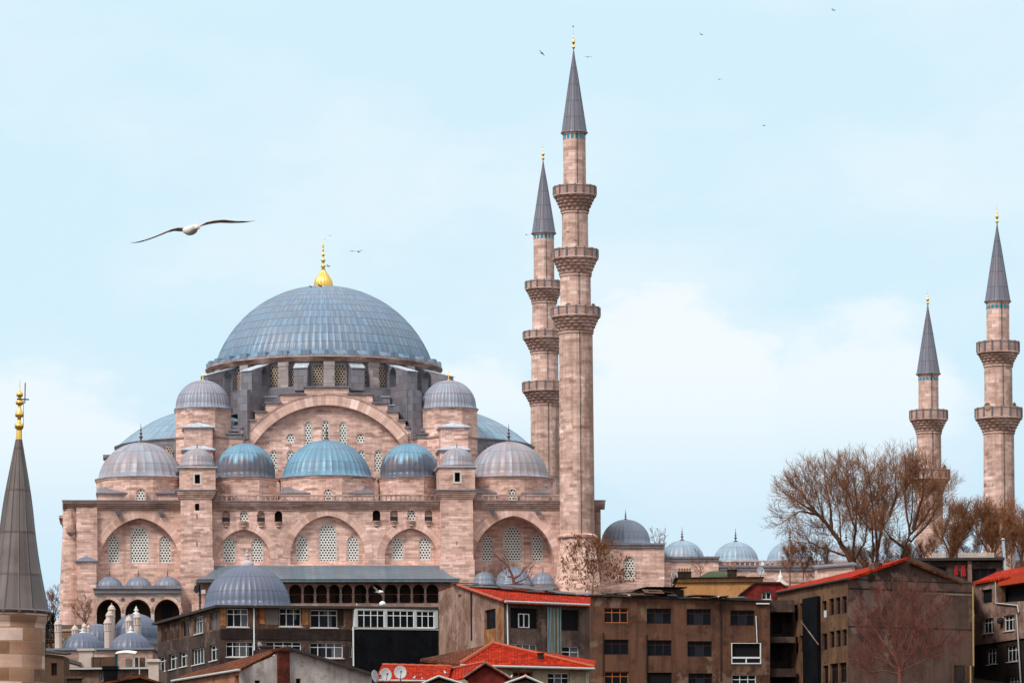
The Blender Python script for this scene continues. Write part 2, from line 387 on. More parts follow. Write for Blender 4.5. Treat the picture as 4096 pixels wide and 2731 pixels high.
M['iron'] = plain('dark iron', (.02, .02, .024), .5)
# ------------------------------------------------------------------ ground
def build_ground():
    ys = [-3000, 0, 60, 120, 180, 240, 300, 340, 380, 420, 450, 470, 482, 520, 620, 760, 900, 1500, 6000]
    xs = [-6000, -1500, -500, -200, -120, -80, -40, 0, 40, 80, 120, 200, 500, 1500, 6000]
    b = MB(); b.grid([[Vector((x, y, ground(y)+(.5*sin(x*.13+y*.07) if 130 < y < 460 else 0)-.3)) for x in xs] for y in ys])
    t = MT('hillside earth', .95, .1); ob = t.coord('Object')
    col = t.mix(t.noise(ob, .12, 6), (.075, .055, .04), (.05, .045, .03))
    o = b.build('ground', t.done(col), smooth=True); o['kind'] = 'structure'
build_ground()

# ------------------------------------------------------------------ shared builders
def cap_profile(R, h, zr, rows=12, skirt=.06, drop=.25):
    Rs = (R*R+h*h)/(2*h); a1 = math.asin(min(1, R/Rs))
    if h > R: a1 = pi-a1
    pr = [(R*(1+skirt), zr-drop), (R*(1+skirt*.35), zr+drop*.25)]
    for i in range(rows+1):
        a = a1*(1-i/rows); pr.append((max(Rs*sin(a), .02), zr+drop*.3+(h-drop*.3)*((Rs*cos(a)-(Rs-h))/h)))
    return pr
def finial(face, c, z, h, mat, parent, name='finial', fat=1.55):
    b = MB(face); k = h*fat
    pr = [(.13*k, 0), (.125*k, .03*h), (.05*k, .10*h), (.028*k, .16*h), (.026*k, .22*h), (.066*k, .27*h), (.072*k, .30*h), (.05*k, .335*h), (.022*k, .36*h), (.022*k, .42*h),
          (.05*k, .455*h), (.054*k, .48*h), (.035*k, .51*h), (.016*k, .54*h), (.016*k, .60*h), (.036*k, .63*h), (.036*k, .655*h), (.013*k, .69*h), (.011*k, .78*h), (.008*k, .9*h), (.002*k, h)]
    b.lathe(c, [(r, z+y) for r, y in pr], 12)
    return b.build(name, mat, parent, True)
def dome(face, root, c, R, zr, h, mat, nrib, nrows=8, fin=None, fmat=None, ribh=None, skirt=.06, drop=.25, name='dome', uvr=None):
    b = MB(face); pr = cap_profile(R, h, zr, 14, skirt, drop)
    L = sum(sqrt((a[0]-q[0])**2+(a[1]-q[1])**2) for a, q in zip(pr, pr[1:]))
    b.lathe(c, pr, 64, rib=ribh if ribh is not None else R*.014, nrib=nrib, uvk=(nrib, nrows/L))
    o = b.build(name, mat, root, True)
    if fin: finial(face, c, zr+h-.03, fin, fmat or M['copper'], o)
    return o
def px_dome(face, root, x, yrim, yapex, half, d, mat, nrib, nrows=4, yfin=None, fmat=None, drum=None, dmat=None, n=8, cornice=True, fat=1.0, skirt=.06, drop=.25):
    """dome from its outline in the photo; d = depth of its axis in the face frame; drum = (bottom y, half width)"""
    s, _ = face.L(x, yrim, d); k = face.Y(s, d)/FPX; R = half*k
    zr = face.L(x, yrim, d-R)[1]; za = face.L(x, yapex, d)[1]; h = za-zr
    fin = (yapex-yfin)*k if yfin else None
    o = dome(face, root, (s, d), R, zr, h, mat, nrib, nrows, fin, fmat, skirt=skirt, drop=drop); o
    if fin and fat != 1.0: pass
    if drum:
        yb, dh = drum; Rd = dh*k/cos(pi/n) if n <= 12 else dh*k; zb = face.L(x, yb, d-R)[1]
        b = MB(face); off = pi/n
        b.lathe((s, d), [(Rd, zb), (Rd, zr-drop-.32)], n, off)
        b.lathe((s, d), [(Rd*.2, zr-drop-.02), (Rd+.14, zr-drop-.02), (Rd+.14, zr-drop-.16), (Rd+.06, zr-drop-.32), (Rd, zr-drop-.32)], n, off)
        w = b.build('drum', dmat or M['stone'], root)
        b = MB(face); b.lathe((s, d), [(R*.9, zr-drop+.10), (Rd+.22, zr-drop+.0), (Rd+.22, zr-drop-.09), (Rd*.9, zr-drop-.09)], n, off)
        b.build('drum_eave', M['lead_dark'], w)
    return s, zr, R, k
def lattice_win(face, parent, x0, x1, zb, zt, d, mat=None, pointed=True, frame=.12, rnd=False, name='window', zs=None):
    """plaster lattice with its white surround set in an opening"""
    w = (x1-x0)/2
    if rnd:
        c = ((x0+x1)/2, (zb+zt)/2); out = [(c[0]+w*cos(2*pi*i/20), c[1]+w*sin(2*pi*i/20)) for i in range(20)]
        inn = [(c[0]+(w-frame)*cos(2*pi*i/20), c[1]+(w-frame)*sin(2*pi*i/20)) for i in range(20)]
    else:
        r = w*(1.18 if pointed else 1.0)
        out = arch(x0, x1, zb, zt-r, zt, 7); inn = arch(x0+frame, x1-frame, zb+frame, zt-r, zt-frame*1.1, 7)
    b = MB(face); b.panel(inn, d=d+.05); o = b.build(name, mat or M['latt'], parent)
    b = MB(face); b.panel(out, [inn], d=d-.03, reveal=.09, thick=.09); b.build('window_frame', M['trim'], o)
    return out

# ------------------------------------------------------------------ the great mosque
MB0 = P(1305, 2250, 500.0); MBASE = Vector((MB0.x, MB0.y, 30.0))
YAW = radians(5.0)
mf = Face(Vector((0, 0, 0)), Vector((cos(YAW), sin(YAW), 0)), Vector((-sin(YAW), cos(YAW), 0)), MBASE)
mosque = thing('mosque', 'great pink stone mosque with a huge grey lead dome and gilded finial', 'mosque', MBASE)
def mp_(x, y, d=0.0): return mf.L(x, y, d)
K0 = 500/FPX
def archpx(x0, x1, yb, yapex, d=0.0, spring=None):
    s0 = mp_(x0, (yb+yapex)/2, d)[0]; s1 = mp_(x1, (yb+yapex)/2, d)[0]; xm = (x0+x1)/2
    zb = mp_(xm, yb, d)[1]; zt = mp_(xm, yapex, d)[1]; w = (s1-s0)/2
    zs = mp_(xm, spring, d)[1] if spring else zt-w*1.12
    return arch(s0, s1, zb, zs, zt, 12), (s0, s1, zb, zs, zt)
def build_mosque():
    R_ = mosque
    zc = mp_(1305, 2004)[1]
    sL, sR = mp_(304, 2100)[0], mp_(2403, 2100)[0]
    # --- lower façade with its five blind arches and row of small niches
    arches = [  # x0,x1,bottom,apex,recess, windows
        (397, 722, 2560, 2071, 1.1, [(430, 479, 2139, 2252), (520, 595, 2104, 2252), (637, 686, 2139, 2252)]),
        (869, 1081, 2257, 2116, .7, [(892, 943, 2148, 2248), (1005, 1054, 2148, 2248)]),
        (1161, 1461, 2257, 2061, .8, [(1184, 1234, 2140, 2245), (1274, 1348, 2092, 2245), (1387, 1436, 2140, 2245)]),
        (1539, 1750, 2257, 2112, .7, [(1566, 1615, 2146, 2242), (1675, 1724, 2146, 2242)]),
        (1894, 2217, 2560, 2062, 3.2, [(1925, 1973, 2135, 2249), (2013, 2086, 2100, 2249), (2125, 2173, 2135, 2249)])]
    holes = []; tymp = []
    for (x0, x1, yb, ya, rec, wins) in arches:
        if yb > 2400: o, q = archpx(x0, x1, yb, ya, spring=ya+188)
        else: o, q = archpx(x0, x1, yb, ya)
        holes.append(o); tymp.append((o, q, rec, wins))
    niches = []
    for i, x in enumerate((904, 975, 1044, 1114, 1506, 1576, 1645, 1714)):
        dy = (2042 if x < 1300 else 2038)
        o, q = archpx(x-15.5, x+15.5, dy+46, dy); holes.append(o); niches.append((o, q, i))
    b = MB(mf); zbot = -3.0
    outer = [(sL, zbot), (sL, zc), (sR, zc), (sR, zbot)]
    b.panel(outer, holes, 0, .9)
    b.box(sL, sL+.9, .0, 58, zbot, zc); b.box(sR-.9, sR, .0, 58, zbot, zc); b.box(sL, sR, 57, 58, zbot, zc)
    wall = b.build('facade_wall', M['stone'], R_)
    b = MB(mf); b.box(sL-.3, sR+.3, .6, 58.2, zc-.1, zc+.12); b.build('terrace_roof', M['lead_dark'], R_)
    # tympana inside the arches
    for (o, q, rec, wins) in tymp:
        wh = []
        for (x0, x1, y0, y1) in wins:
            s0, s1, z0, z1 = mf.rect(x0, y0, x1, y1, rec); wh.append(lattice_shape(s0, s1, z0, z1))
        b = MB(mf); b.panel(o, wh, rec, .35)
        if rec > .9:      # deep arch: continue the soffit back
            for a, c in zip(o, o[1:]+o[:1]): b.add([(a[0], .9, a[1]), (c[0], .9, c[1]), (c[0], rec, c[1]), (a[0], rec, a[1])])
        b.build('arch_wall', M['stone'], R_)
        for (x0, x1, y0, y1) in wins:
            s0, s1, z0, z1 = mf.rect(x0, y0, x1, y1, rec)
            lattice_win(mf, R_, s0+.01, s1-.01, z0+.01, z1-.01, rec+.10)
        # ring of voussoirs, a little proud of the wall
        s0, s1, zb, zs, zt = q; b = MB(mf); wv = .95
        ina = [p for p in arch(s0, s1, zb, zs, zt, 14) if p[1] >= zs-.01]
        out = [p for p in arch(s0-wv, s1+wv, zb, zs, zt+wv*1.05, 14) if p[1] >= zs-.01]
        L = 0
        for i in range(len(ina)-1):
            a0, a1, b0, b1 = ina[i], ina[i+1], out[i], out[i+1]; l = sqrt((b1[0]-b0[0])**2+(b1[1]-b0[1])**2)
            b.add([(a0[0], -.035, a0[1]), (a1[0], -.035, a1[1]), (b1[0], -.035, b1[1]), (b0[0], -.035, b0[1])], uv=[(L, 0), (L+l, 0), (L+l, .95), (L, .95)])
            b.add([(b0[0], -.035, b0[1]), (b1[0], -.035, b1[1]), (b1[0], .0, b1[1]), (b0[0], .0, b0[1])]); L += l
        b.build('arch_ring', M['vouss'], R_)
    # small bird-house niches over the arches
    for (o, q, i) in niches:
        s0, s1, zb, zs, zt = q; c = (s0+s1)/2
        kind = ('half', 'latt', 'half', 'dark', 'dark', 'half', 'latt', 'half')[i]
        if kind == 'latt':
            b = MB(mf); b.panel(o, d=.22); n = b.build('niche', M['latt'], R_)
        else:
            b = MB(mf); b.panel(o, d=.55 if kind == 'dark' else .30); n = b.build('niche', M['dark'] if kind == 'dark' else M['stone_d'], R_)
            if kind == 'half':
                b = MB(mf); b.box(s0+.02, s1-.02, .02, .28, zb, zb+(zt-zb)*.42); b.build('niche_shutter', M['iron'], n)
        b = MB(mf); b.lathe((c, .02), [(.08, zb-.75), (.30, zb-.55), (.22, zb-.42), (.46, zb-.05), (.46, zb+.04), (.0, zb+.04)], 10)
        b.build('niche_bracket', M['stone_d'], n)
    # cornices: left wing, centre, right wing
    def cornice(x0, x1, y, proj=.55, name='cornice', d=0.0):
        s0, s1 = mp_(x0, y, d)[0], mp_(x1, y, d)[0]; z = mp_((x0+x1)/2, y, d-proj)[1]
        b = MB(mf)
        for k in range(4): b.box(s0-proj*(k+1)/4*.0, s1, d-proj*(k+1)/4, d+.0, z-.95+k*.24, z-.95+(k+1)*.24-.004)
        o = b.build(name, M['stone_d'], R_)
        b = MB(mf); b.box(s0-.05, s1+.05, d-proj-.12, d+.3, z+.01, z+.15); b.build('cornice_flashing', M['lead_dark'], o)
    cornice(250, 722, 2004, .8); cornice(852, 1757, 2007, .6); cornice(1895, 2238, 2005, .6); cornice(2370, 2418, 2004, .8)
    # stone balustrade along the terrace
    for (x0, x1, y0, y1, step) in ((868, 1757, 1978, 2003, 19.2), (1903, 2238, 1978, 2003, 25)):
        s0, s1, z0, z1 = mf.rect(x0, y0, x1, y1, -.3); b = MB(mf)
        b.box(s0, s1, -.42, -.18, z1-.16, z1+.04); b.box(s0, s1, -.42, -.18, z0-.12, z0+.05)
        n = int((x1-x0)/step)
        for i in range(n+1):
            s = s0+(s1-s0)*i/n; w = .16 if i % 8 else .28
            b.box(s-w/2, s+w/2, -.39, -.21, z0+.05, z1-.16)
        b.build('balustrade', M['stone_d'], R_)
    # rain spouts
    for (x, y) in ((472, 2048), (642, 2047), (1969, 2041), (2149, 2042)):
        s, z = mp_(x, y, -.5); b = MB(mf)
        b.tube([(s, 0, z+.05), (s+.02, -.45, z+.05), (s+.03, -.75, z-.02)], [.26, .30, .34], 10, raw=False)
        b.tube([(s+.02, -.1, z-.15), (s+.02, -.3, z-.62)], [.16, .06], 8, raw=False)
        b.build('rain_spout', M['lead_dark'], R_, True)
    # --- buttress towers
    def tower(xc, x0, x1, yblk, ycap, caphalf, win, bx0, bx1, low, slits):
        d0 = -1.6
        s0, s1, z0, z1 = mf.rect(x0, 1960, x1, 2480, d0); b = MB(mf); zl = mp_(xc, 1958, d0-.5)[1]
        cy, cz0, cz1 = (win[1]+win[3])/2, mp_(xc, win[3], d0)[1], mp_(xc, win[1], d0)[1]
        hole = []
        for (a, y0, c, y1) in slits:
            r = mf.rect(a, y0, c, y1, d0); hole.append([(r[0], r[2]), (r[0], r[3]), (r[1], r[3]), (r[1], r[2])])
        b.panel([(s0, -3), (s0, zl-1.0), (s1, zl-1.0), (s1, -3)], hole, d0, .5, 6.0)
        for k in range(4): b.box(s0-.12*(k+1), s1+.12*(k+1), d0-.12*(k+1), 4.5, zl-1.0+k*.22, zl-1.0+(k+1)*.22-.004)
        zlow = mp_(xc, low, d0)[1]
        b.box(s0-.14, s1+.14, d0-.14, 1, -3, zlow)
        o = b.build('buttress_tower', M['stone'], R_)
        b = MB(mf)
        for h in hole: b.panel(h, d=d0+.45)
        b.build('slit_window', M['dark'], o)
        b = MB(mf); b.box(s0-.62, s1+.62, d0-.62, 4.6, zl-.11, zl+.03); b.build('tower_ledge', M['lead_dark'], o)
        # upper lantern room
        u0, u1 = mp_(bx0, 1910, d0+.2)[0], mp_(bx1, 1910, d0+.2)[0]; zt = mp_(xc, yblk, d0)[1]
        r = mf.rect(*win, d0+.2); hw = [(r[0], r[2]), (r[0], r[3]), (r[1], r[3]), (r[1], r[2])]
        b = MB(mf); b.panel([(u0, zl+.03), (u0, zt), (u1, zt), (u1, zl+.03)], [hw], d0+.2, .6, 4.4)
        rm = b.build('lantern_room', M['stone'], R_)
        b = MB(mf); b.panel(hw, d=d0+.7); b.build('opening', M['dark'], rm)
        g = .22; fr = [(r[0]-g, r[2]-g), (r[0]-g, r[3]+g), (r[1]+g, r[3]+g), (r[1]+g, r[2]-g)]
        b = MB(mf); b.panel(fr, [hw], d0+.14, .055, .055); b.build('opening_frame', M['trim'], rm)
        b = MB(mf); b.box(u0-.25, u1+.25, d0-.05, 4.7, zt+.004, zt+.14); b.build('room_ledge', M['lead_pale'], rm)
        dd = d0+2.4
        px_dome(mf, R_, xc, 1850, ycap, caphalf, dd, M['lead_pink'], 24, 3, ycap-27, None, (1885, caphalf+1), None, 12)
    tower(789, 724, 850, 1870, 1793, 66, (779, 1897, 800, 1933), 718, 862, 2238, [(780, 2013, 797, 2041), (786, 2055, 790, 2075), (786, 2165, 790, 2184)])
    tower(1828, 1764, 1893, 1868, 1791, 66, (1819, 1889, 1840, 1926), 1756, 1900, 2238, [(1826, 2165, 1829, 2180)])
    # --- roof-level domes of the side aisle
    sd = 6.5
    spec = [(565, 1896, 1770, 168, 'lead_pink', 30, 1690, 178), (981, 1898, 1773, 116, 'lead_two', 34, 1715, 124), (1308, 1892, 1760, 176, 'lead_cyan', 42, 1690, 187),
            (1637, 1898, 1773, 113, 'lead_two', 34, 1715, 121), (2036, 1896, 1767, 156, 'lead_pink', 32, 1692, 172)]
    for (x, yr, ya, hf, mt, nr, yf, dh) in spec:
        px_dome(mf, R_, x, yr, ya, hf, sd, M[mt], nr, 4, yf, None, (2030, dh), None, 8 if hf < 130 else 12)
        if hf > 130:     # shoulder blocks with lead tops and a round-headed lattice light
            s, _ = mp_(x, 1960, .8); k = mf.Y(s, 2)/FPX
            for sg in (-1, 1):
                a0, a1 = s+sg*hf*.36*k, s+sg*(hf*1.03)*k; a0, a1 = min(a0, a1), max(a0, a1)
                z1 = mp_(x, 1966, 1.2)[1]
                b = MB(mf); b.box(a0, a1, 1.4, 9, zc, z1-.12); bo = b.build('shoulder_block', M['stone'], R_)
                b = MB(mf); e = .22
                b.slab([mf.pt(a0-e, 1.15, z1-.12), mf.pt(a1+e, 1.15, z1-.12), mf.pt(a1-.3*sg-.2, 3.0, z1+.75), mf.pt(a0+.2, 3.0, z1+.75)], .14)
                b.box(a0-e, a1+e, 1.16, 9, z1-.25, z1-.13)
                b.build('shoulder_roof', M['lead_dark'], bo)
            xx = x-2 if x < 700 else (x+4 if x < 1500 else x+11)
            s0, s1, z0, z1 = mf.rect(xx-17, 1956, xx+17, 2003, 1.0)
            o = arch(s0, s1, zc+.2, z1-.62, z1, 6); b = MB(mf); b.panel(arch(s0-.16, s1+.16, zc, z1-.55, z1+.16, 6), [o], .45, .3, 1.3); bo = b.build('roof_window_wall', M['stone'], R_)
            b = MB(mf); b.panel(o, d=.58); b.build('window', M['latt'], R_)
    # --- upper wall with the great tympanum arch and its stepped gable
    d1 = 12.8
    steps = [(852, 1737), (852, 1737), (966, 1722), (996, 1697), (1022, 1672), (1066, 1645), (1120, 1612), (1224, 1578), (1224, 1550)]
    lft = [(852, 1737), (966, 1737), (966, 1712), (992, 1712), (992, 1683), (1020, 1683), (1020, 1648), (1064, 1648), (1064, 1613), (1123, 1613), (1123, 1577), (1219, 1577), (1219, 1550)]
    rgt = [(2*1307-x, y) for x, y in lft][::-1]
    out = [mp_(852, 2030, d1)]+[mp_(x, y, d1) for x, y in lft]+[mp_(x, y, d1) for x, y in rgt]+[mp_(1762, 2030, d1)]
    cxx, _ = mp_(1309, 1700, d1); k = mf.Y(cxx, d1)/FPX; za = mp_(1309, 1620, d1)[1]; RA = 352*k; zo = za-RA
    def arc(R, n=28): return [(cxx-R*cos(pi*i/n), zo+R*sin(pi*i/n)) for i in range(n+1)]
    zb = mp_(1309, 2020, d1)[1]
    hole = [(cxx-RA, zb)]+arc(RA)+[(cxx+RA, zb)]
    if zo < zb: hole = [p for p in hole if p[1] >= zb]
    b = MB(mf); b.panel(out, [hole], d1, 1.0, 2.0); b.build('gable_wall', M['stone'], R_)
    wl = [(1218, 1686, 1250, 1781, 0), (1287, 1680, 1319, 1781, 0), (1357, 1687, 1389, 1781, 0), (1144, 1734, 1183, 1773, 1), (1424, 1734, 1463, 1773, 1),
          (1079, 1800, 1111, 1887, 0), (1147, 1800, 1179, 1887, 0), (1430, 1800, 1462, 1887, 0), (1497, 1800, 1530, 1887, 0)]
    wh = []; d2 = d1+.8
    for (x0, y0, x1, y1, rd) in wl:
        s0, s1, z0, z1 = mf.rect(x0, y0, x1, y1, d2)
        wh.append([((s0+s1)/2+(s1-s0)/2*cos(2*pi*i/20), (z0+z1)/2+(s1-s0)/2*sin(2*pi*i/20)) for i in range(20)] if rd else arch(s0, s1, z0, z1-(s1-s0)/2, z1, 7))
    b = MB(mf); b.panel(hole, wh, d2, .3); b.build('tympanum_wall', M['stone'], R_)
    for (x0, y0, x1, y1, rd) in wl:
        s0, s1, z0, z1 = mf.rect(x0, y0, x1, y1, d2); lattice_win(mf, R_, s0+.01, s1-.01, z0+.01, z1-.01, d2+.1, pointed=False, rnd=bool(rd), frame=.10)
    b = MB(mf); RO = RA+1.27; a_, o_ = arc(RA, 40), arc(RO, 40); L = 0
    for i in range(40):
        l = (o_[i+1][0]-o_[i][0])**2+(o_[i+1][1]-o_[i][1])**2; l = sqrt(l)
        b.add([(a_[i][0], d1-.06, a_[i][1]), (a_[i+1][0], d1-.06, a_[i+1][1]), (o_[i+1][0], d1-.06, o_[i+1][1]), (o_[i][0], d1-.06, o_[i][1])], uv=[(L, 0), (L+l, 0), (L+l, 1.2), (L, 1.2)])
        for q, dd in ((o_, 0), (a_, 0)): b.add([(q[i][0], d1-.06, q[i][1]), (q[i+1][0], d1-.06, q[i+1][1]), (q[i+1][0], d1+.2, q[i+1][1]), (q[i][0], d1+.2, q[i][1])])
        L += l
    b.build('great_arch_ring', M['vouss'], R_)
    b = MB(mf)
    for i in range(40):
        q = [(cxx-(RO+e)*cos(pi*(i+j)/40), d1-.14 if f else d1+.1, zo+(RO+e)*sin(pi*(i+j)/40)) for e, j, f in ((0, 0, 1), (0, 1, 1), (.16, 1, 1), (.16, 0, 1))]
        b.add(q)
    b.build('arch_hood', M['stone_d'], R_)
    # lead caps on the gable steps
    def stepcaps(pts, d0, dep, th, mat, name, e=.25):
        b = MB(mf)
        for (xa, ya), (xb, yb) in zip(pts, pts[1:]):
            if abs(ya-yb) < 2 and abs(xa-xb) > 3:
                (s0, z), (s1, _) = mp_(min(xa, xb), ya, d0), mp_(max(xa, xb), ya, d0)
                b.box(s0-e*.6, s1+e*.6, d0-e, d0+dep, z+.004, z+th)
        return b.build(name, mat, R_)
    stepcaps(lft+rgt, d1, 1.9, .16, M['lead_dark'], 'gable_coping')
    # stepped lead-covered shoulders behind the gable
    sh = [(840, 1760), (905, 1760), (905, 1722), (940, 1722), (940, 1688), (975, 1688), (975, 1655), (1010, 1655), (1010, 1622), (1055, 1622), (1055, 1588), (1110, 1588), (1110, 1556)]
    shr = [(2*1307-x, y) for x, y in sh][::-1]; d3 = d1+2.6
    o3 = [mp_(840, 1990, d3)]+[mp_(x, y, d3) for x, y in sh+shr]+[mp_(1774, 1990, d3)]
    b = MB(mf); b.panel(o3, (), d3, .1, 27.0); b.build('lead_shoulders', M['lead_dark'], R_)
    stepcaps(sh+shr, d3, 5.0, .12, M['lead_pale'], 'shoulder_flashing', .12)
    # steps in lead between gable and towers
    b = MB(mf)
    for (x0, x1, y) in ((852, 968, 1741), (870, 990, 1728), (900, 1000, 1712), (930, 1022, 1698)):
        for fl in (0, 1):
            xa, xb = (x0, x1) if not fl else (2*1307-x1, 2*1307-x0)
            (s0, z), (s1, _) = mp_(xa, y, d1-.2), mp_(xb, y, d1-.2); b.box(s0, s1, d1-.15+fl*.003+(y-1690)*.0-(1745-y)*-.01, d1+2.5, z-.35, z)
    b.build('lead_steps', M['lead_dark'], R_)
    # --- corner weight towers
    for (x, sg) in ((813, -1), (1795, 1)):
        s, zr, R, k = px_dome(mf, R_, x, 1620, 1521, 108, d1+2.0, M['lead_tower'], 48, 3, 1480, M['gold'], (2030, 110), None, 8)
        # little cornice half way down, and the stepped buttress blocks in front with pyramid caps
        b = MB(mf); z = mp_(x, 1745, d1-1)[1]; Rd = 110*k/cos(pi/8)
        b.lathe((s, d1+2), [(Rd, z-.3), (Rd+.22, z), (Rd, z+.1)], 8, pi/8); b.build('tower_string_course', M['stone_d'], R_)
        xb0, xb1 = (737, 850) if sg < 0 else (1762, 1872)
        for (yt, yp, dd, gx) in ((1706, 1688, d1-4.2, 0), (1796, 1776, d1-5.6, -2)):
            s0, s1 = mp_(xb0+gx, yt, dd)[0], mp_(xb1-gx, yt, dd)[0]; zt, zp = mp_(x, yt, dd)[1], mp_((xb0+xb1)/2, yp, dd+2)[1]
            b = MB(mf); b.box(s0, s1, dd, d1+1, zc, zt); bo = b.build('buttress_block', M['stone'], R_)
            b = MB(mf); e = .3; m_ = ((s0+s1)/2, dd+2.2, zp)
            q = [(s0-e, dd-e, zt+.02), (s1+e, dd-e, zt+.02), (s1+e, dd+4.6, zt+.02), (s0-e, dd+4.6, zt+.02)]
            for i in range(4): b.add([q[i], q[(i+1) % 4], m_])
            for i in range(4):
                p, r = q[i], q[(i+1) % 4]; b.add([(p[0], p[1], p[2]-.14), (r[0], r[1], r[2]-.14), r, p])
            b.add([(p[0], p[1], p[2]-.14) for p in q]); b.build('block_roof', M['lead_pale'], bo)
    # --- half domes at either end
    for (x, sg) in ((880, -1), (1716, 1)):
        s, zr, R, k = px_dome(mf, R_, x, 1741, 1628, 396, 29.0, M['lead_sky'], 60, 9, None, None, (2030, 418), M['lead_dark'], 24, skirt=.02)
        b = MB(mf); z = zr-1.1
        for i in range(24):
            a = 2*pi*i/24; f = mf.turned(s, 29.0, a, R*1.05)
            b2 = MB(f)
            o = arch(-.7, .7, z-2.2, z-.9, z-.1, 5); b2.panel(o, d=-.04)
            if i in (3, 4, 5, 6, 18, 19, 20, 21, 2, 22, 1, 23): b2.build('window', M['latt_d'], R_)
        b = MB(mf)
        sx = mp_(438 if sg < 0 else 2090, 1815, 29)[0]; zz = mp_(438 if sg < 0 else 2090, 1803, 29)[1]
        b.box(sx-.6, sx+.6, 27, 30, zc, zz-1.1); b.box(sx-.8, sx+.8, 26.8, 30.2, zz-1.096, zz-.7); b.build('end_buttress', M['lead_dark'], R_)
    # --- main dome on its windowed drum
    dc = 29.0; s, _ = mp_(1296, 1440, dc); k = mf.Y(s, dc)/FPX; RD = 431*k
    zr = mp_(1296, 1399, dc-RD)[1]; zap = mp_(1296, 1146, dc)[1]
    md = dome(mf, R_, (s, dc), RD, zr, zap-zr, M['lead_main'], 100, 14, None, None, ribh=.07, skirt=.0, drop=.05, name='main_dome')
    b = MB(mf); zf = zap-.25; hh = (1144-958)*k
    pr = [(1.28, 0), (1.33, .25), (1.30, .9), (1.15, 1.5), (.85, 2.1), (.52, 2.65), (.30, 3.05), (.26, 3.25), (.30, 3.32)]
    b.lathe((s, dc), [(r*.88, zf+y*.74) for r, y in pr], 32, rib=.05, nrib=20)
    z0 = zf+3.32*.74
    pr = [(.22, 0), (.22, .25), (.36, .33), (.42, .48), (.36, .6), (.17, .68), (.16, 1.0), (.30, 1.15), (.40, 1.35), (.30, 1.52), (.14, 1.6), (.13, 1.95), (.26, 2.1), (.27, 2.25), (.11, 2.4), (.09, 2.75), (.17, 2.85), (.17, 2.95), (.07, 3.1), (.2, 3.4), (.05, 3.8), (.01, 4.1)]
    sc_ = (zf+hh-z0)/4.1
    b.lathe((s, dc), [(r*.78, z0+y*sc_) for r, y in pr], 14); b.build('gilded_finial', M['gold'], md, True)
    # skirt, cornice
    b = MB(mf); b.lathe((s, dc), [(RD*1.0, zr+.02), (RD*1.03, zr-.22), (RD*1.085, zr-.62), (RD*1.085, zr-.8), (RD*1.0, zr-.8)], 128, uvk=(100, 1)); b.build('dome_skirt', M['lead_main'], R_, False)
    for i in range(32):
        f = mf.turned(s, dc, 2*pi*i/32, RD*1.075); w = .62; b = MB(f)
        b.panel([(-w, zr-.80), (-w*.92, zr-.12), (w*.92, zr-.12), (w, zr-.80)], (), -.22, .1, .97); b.build('skirt_block', M['lead_main'], R_)
    b = MB(mf); b.lathe((s, dc), [(RD*1.02, zr-.8), (RD*1.10, zr-.81), (RD*1.10, zr-.98), (RD*1.06, zr-1.25), (RD*1.045, zr-1.5), (RD*1.02, zr-1.5)], 128); b.build('drum_cornice', M['stone_d'], R_)
    rd = RD*1.02; zw0 = mp_(1296, 1546, dc-rd)[1]; zw1 = zr-1.5
    b = MB(mf); b.lathe((s, dc), [(rd, zw0-2), (rd, zw1)], 64); drum = b.build('drum_wall', M['lead_dark'], R_)
    b = MB(mf); b.lathe((s, dc), [(rd+1.1, zw0-3), (rd+1.1, zw0-.1), (rd, zw0+.12)], 64); b.build('drum_ledge', M['lead_dark'], R_)
    for i in range(-8, 8):
        a = radians(5.625+11.25*i); f = mf.turned(s, dc, a, rd); w = .62
        zb_, zt_ = zw0+.25, zw1-.35
        o = arch(-w, w, zb_, zt_-w*1.1, zt_, 7); b = MB(f); b.panel(o, d=-.05)
        wn = b.build('drum_window', M['latt_d'], R_)
        oo = arch(-w-.22, w+.22, zb_-.15, zt_-w*1.1, zt_+.25, 7); b = MB(f); b.panel(oo, [o], -.16, .15, .15); b.build('window_surround', M['lead_dark'], wn)
    for i in range(-4, 5):
        f = mf.turned(s, dc, radians(22.5*i), rd); b = MB(f); w = .66
        b.box(-w, w, -.75, .1, zw0-.1, zw1-.02); b.box(-w-.05, w+.05, -.8, .1, zw1-.55, zw1-.03)
        b.box(-w-.03, w+.03, -.85, .1, zw0-.1, zw0+.9)
        b.build('drum_pilaster', M['pier'], R_)
    for i in (-5, -3, -1, 1, 3, 5):
        ang = radians(11.25*i) if abs(i) > 1 else radians(13.2*i)
        for fl in (1, -1):
            a = ang if fl > 0 else pi-ang
            out = mf.U*sin(a)-mf.D*cos(a)
            # radial frame: s runs outward, d sideways
            f = Face(mf.pt(s, dc, 0), out, Vector((-out.y, out.x, 0)), MBASE)
            big = 1.0 if abs(i) > 1 else .72
            r0, r1 = rd-.1, rd+(4.5 if abs(i) > 1 else 1.5); w = .80 if abs(i) > 1 else .85
            zt0, zt1 = zw1-.05, zw1-(1.35 if abs(i) > 1 else .9); zbm = zw0-(4.6 if abs(i) > 1 else .6)
            hole = arch(r0+.9, r0+2.3, zw0+.05, zw0+1.6, zw0+2.5, 6) if abs(i) > 1 else None
            b = MB(f); b.panel([(r0, zbm), (r0, zt0), (r1, zt1), (r1, zbm)], [hole] if hole else [], -w, 2*w, 2*w)
            bt = b.build('dome_buttress', M['lead_dark'], R_)
            b = MB(f); b.slab([f.pt(r0, -w-.05, zt0+.10), f.pt(r1+.15, -w-.05, zt1+.06), f.pt(r1+.15, w+.05, zt1+.06), f.pt(r0, w+.05, zt0+.10)], .11); b.build('buttress_cap', M['lead_pale'], bt)
            b = MB(f)
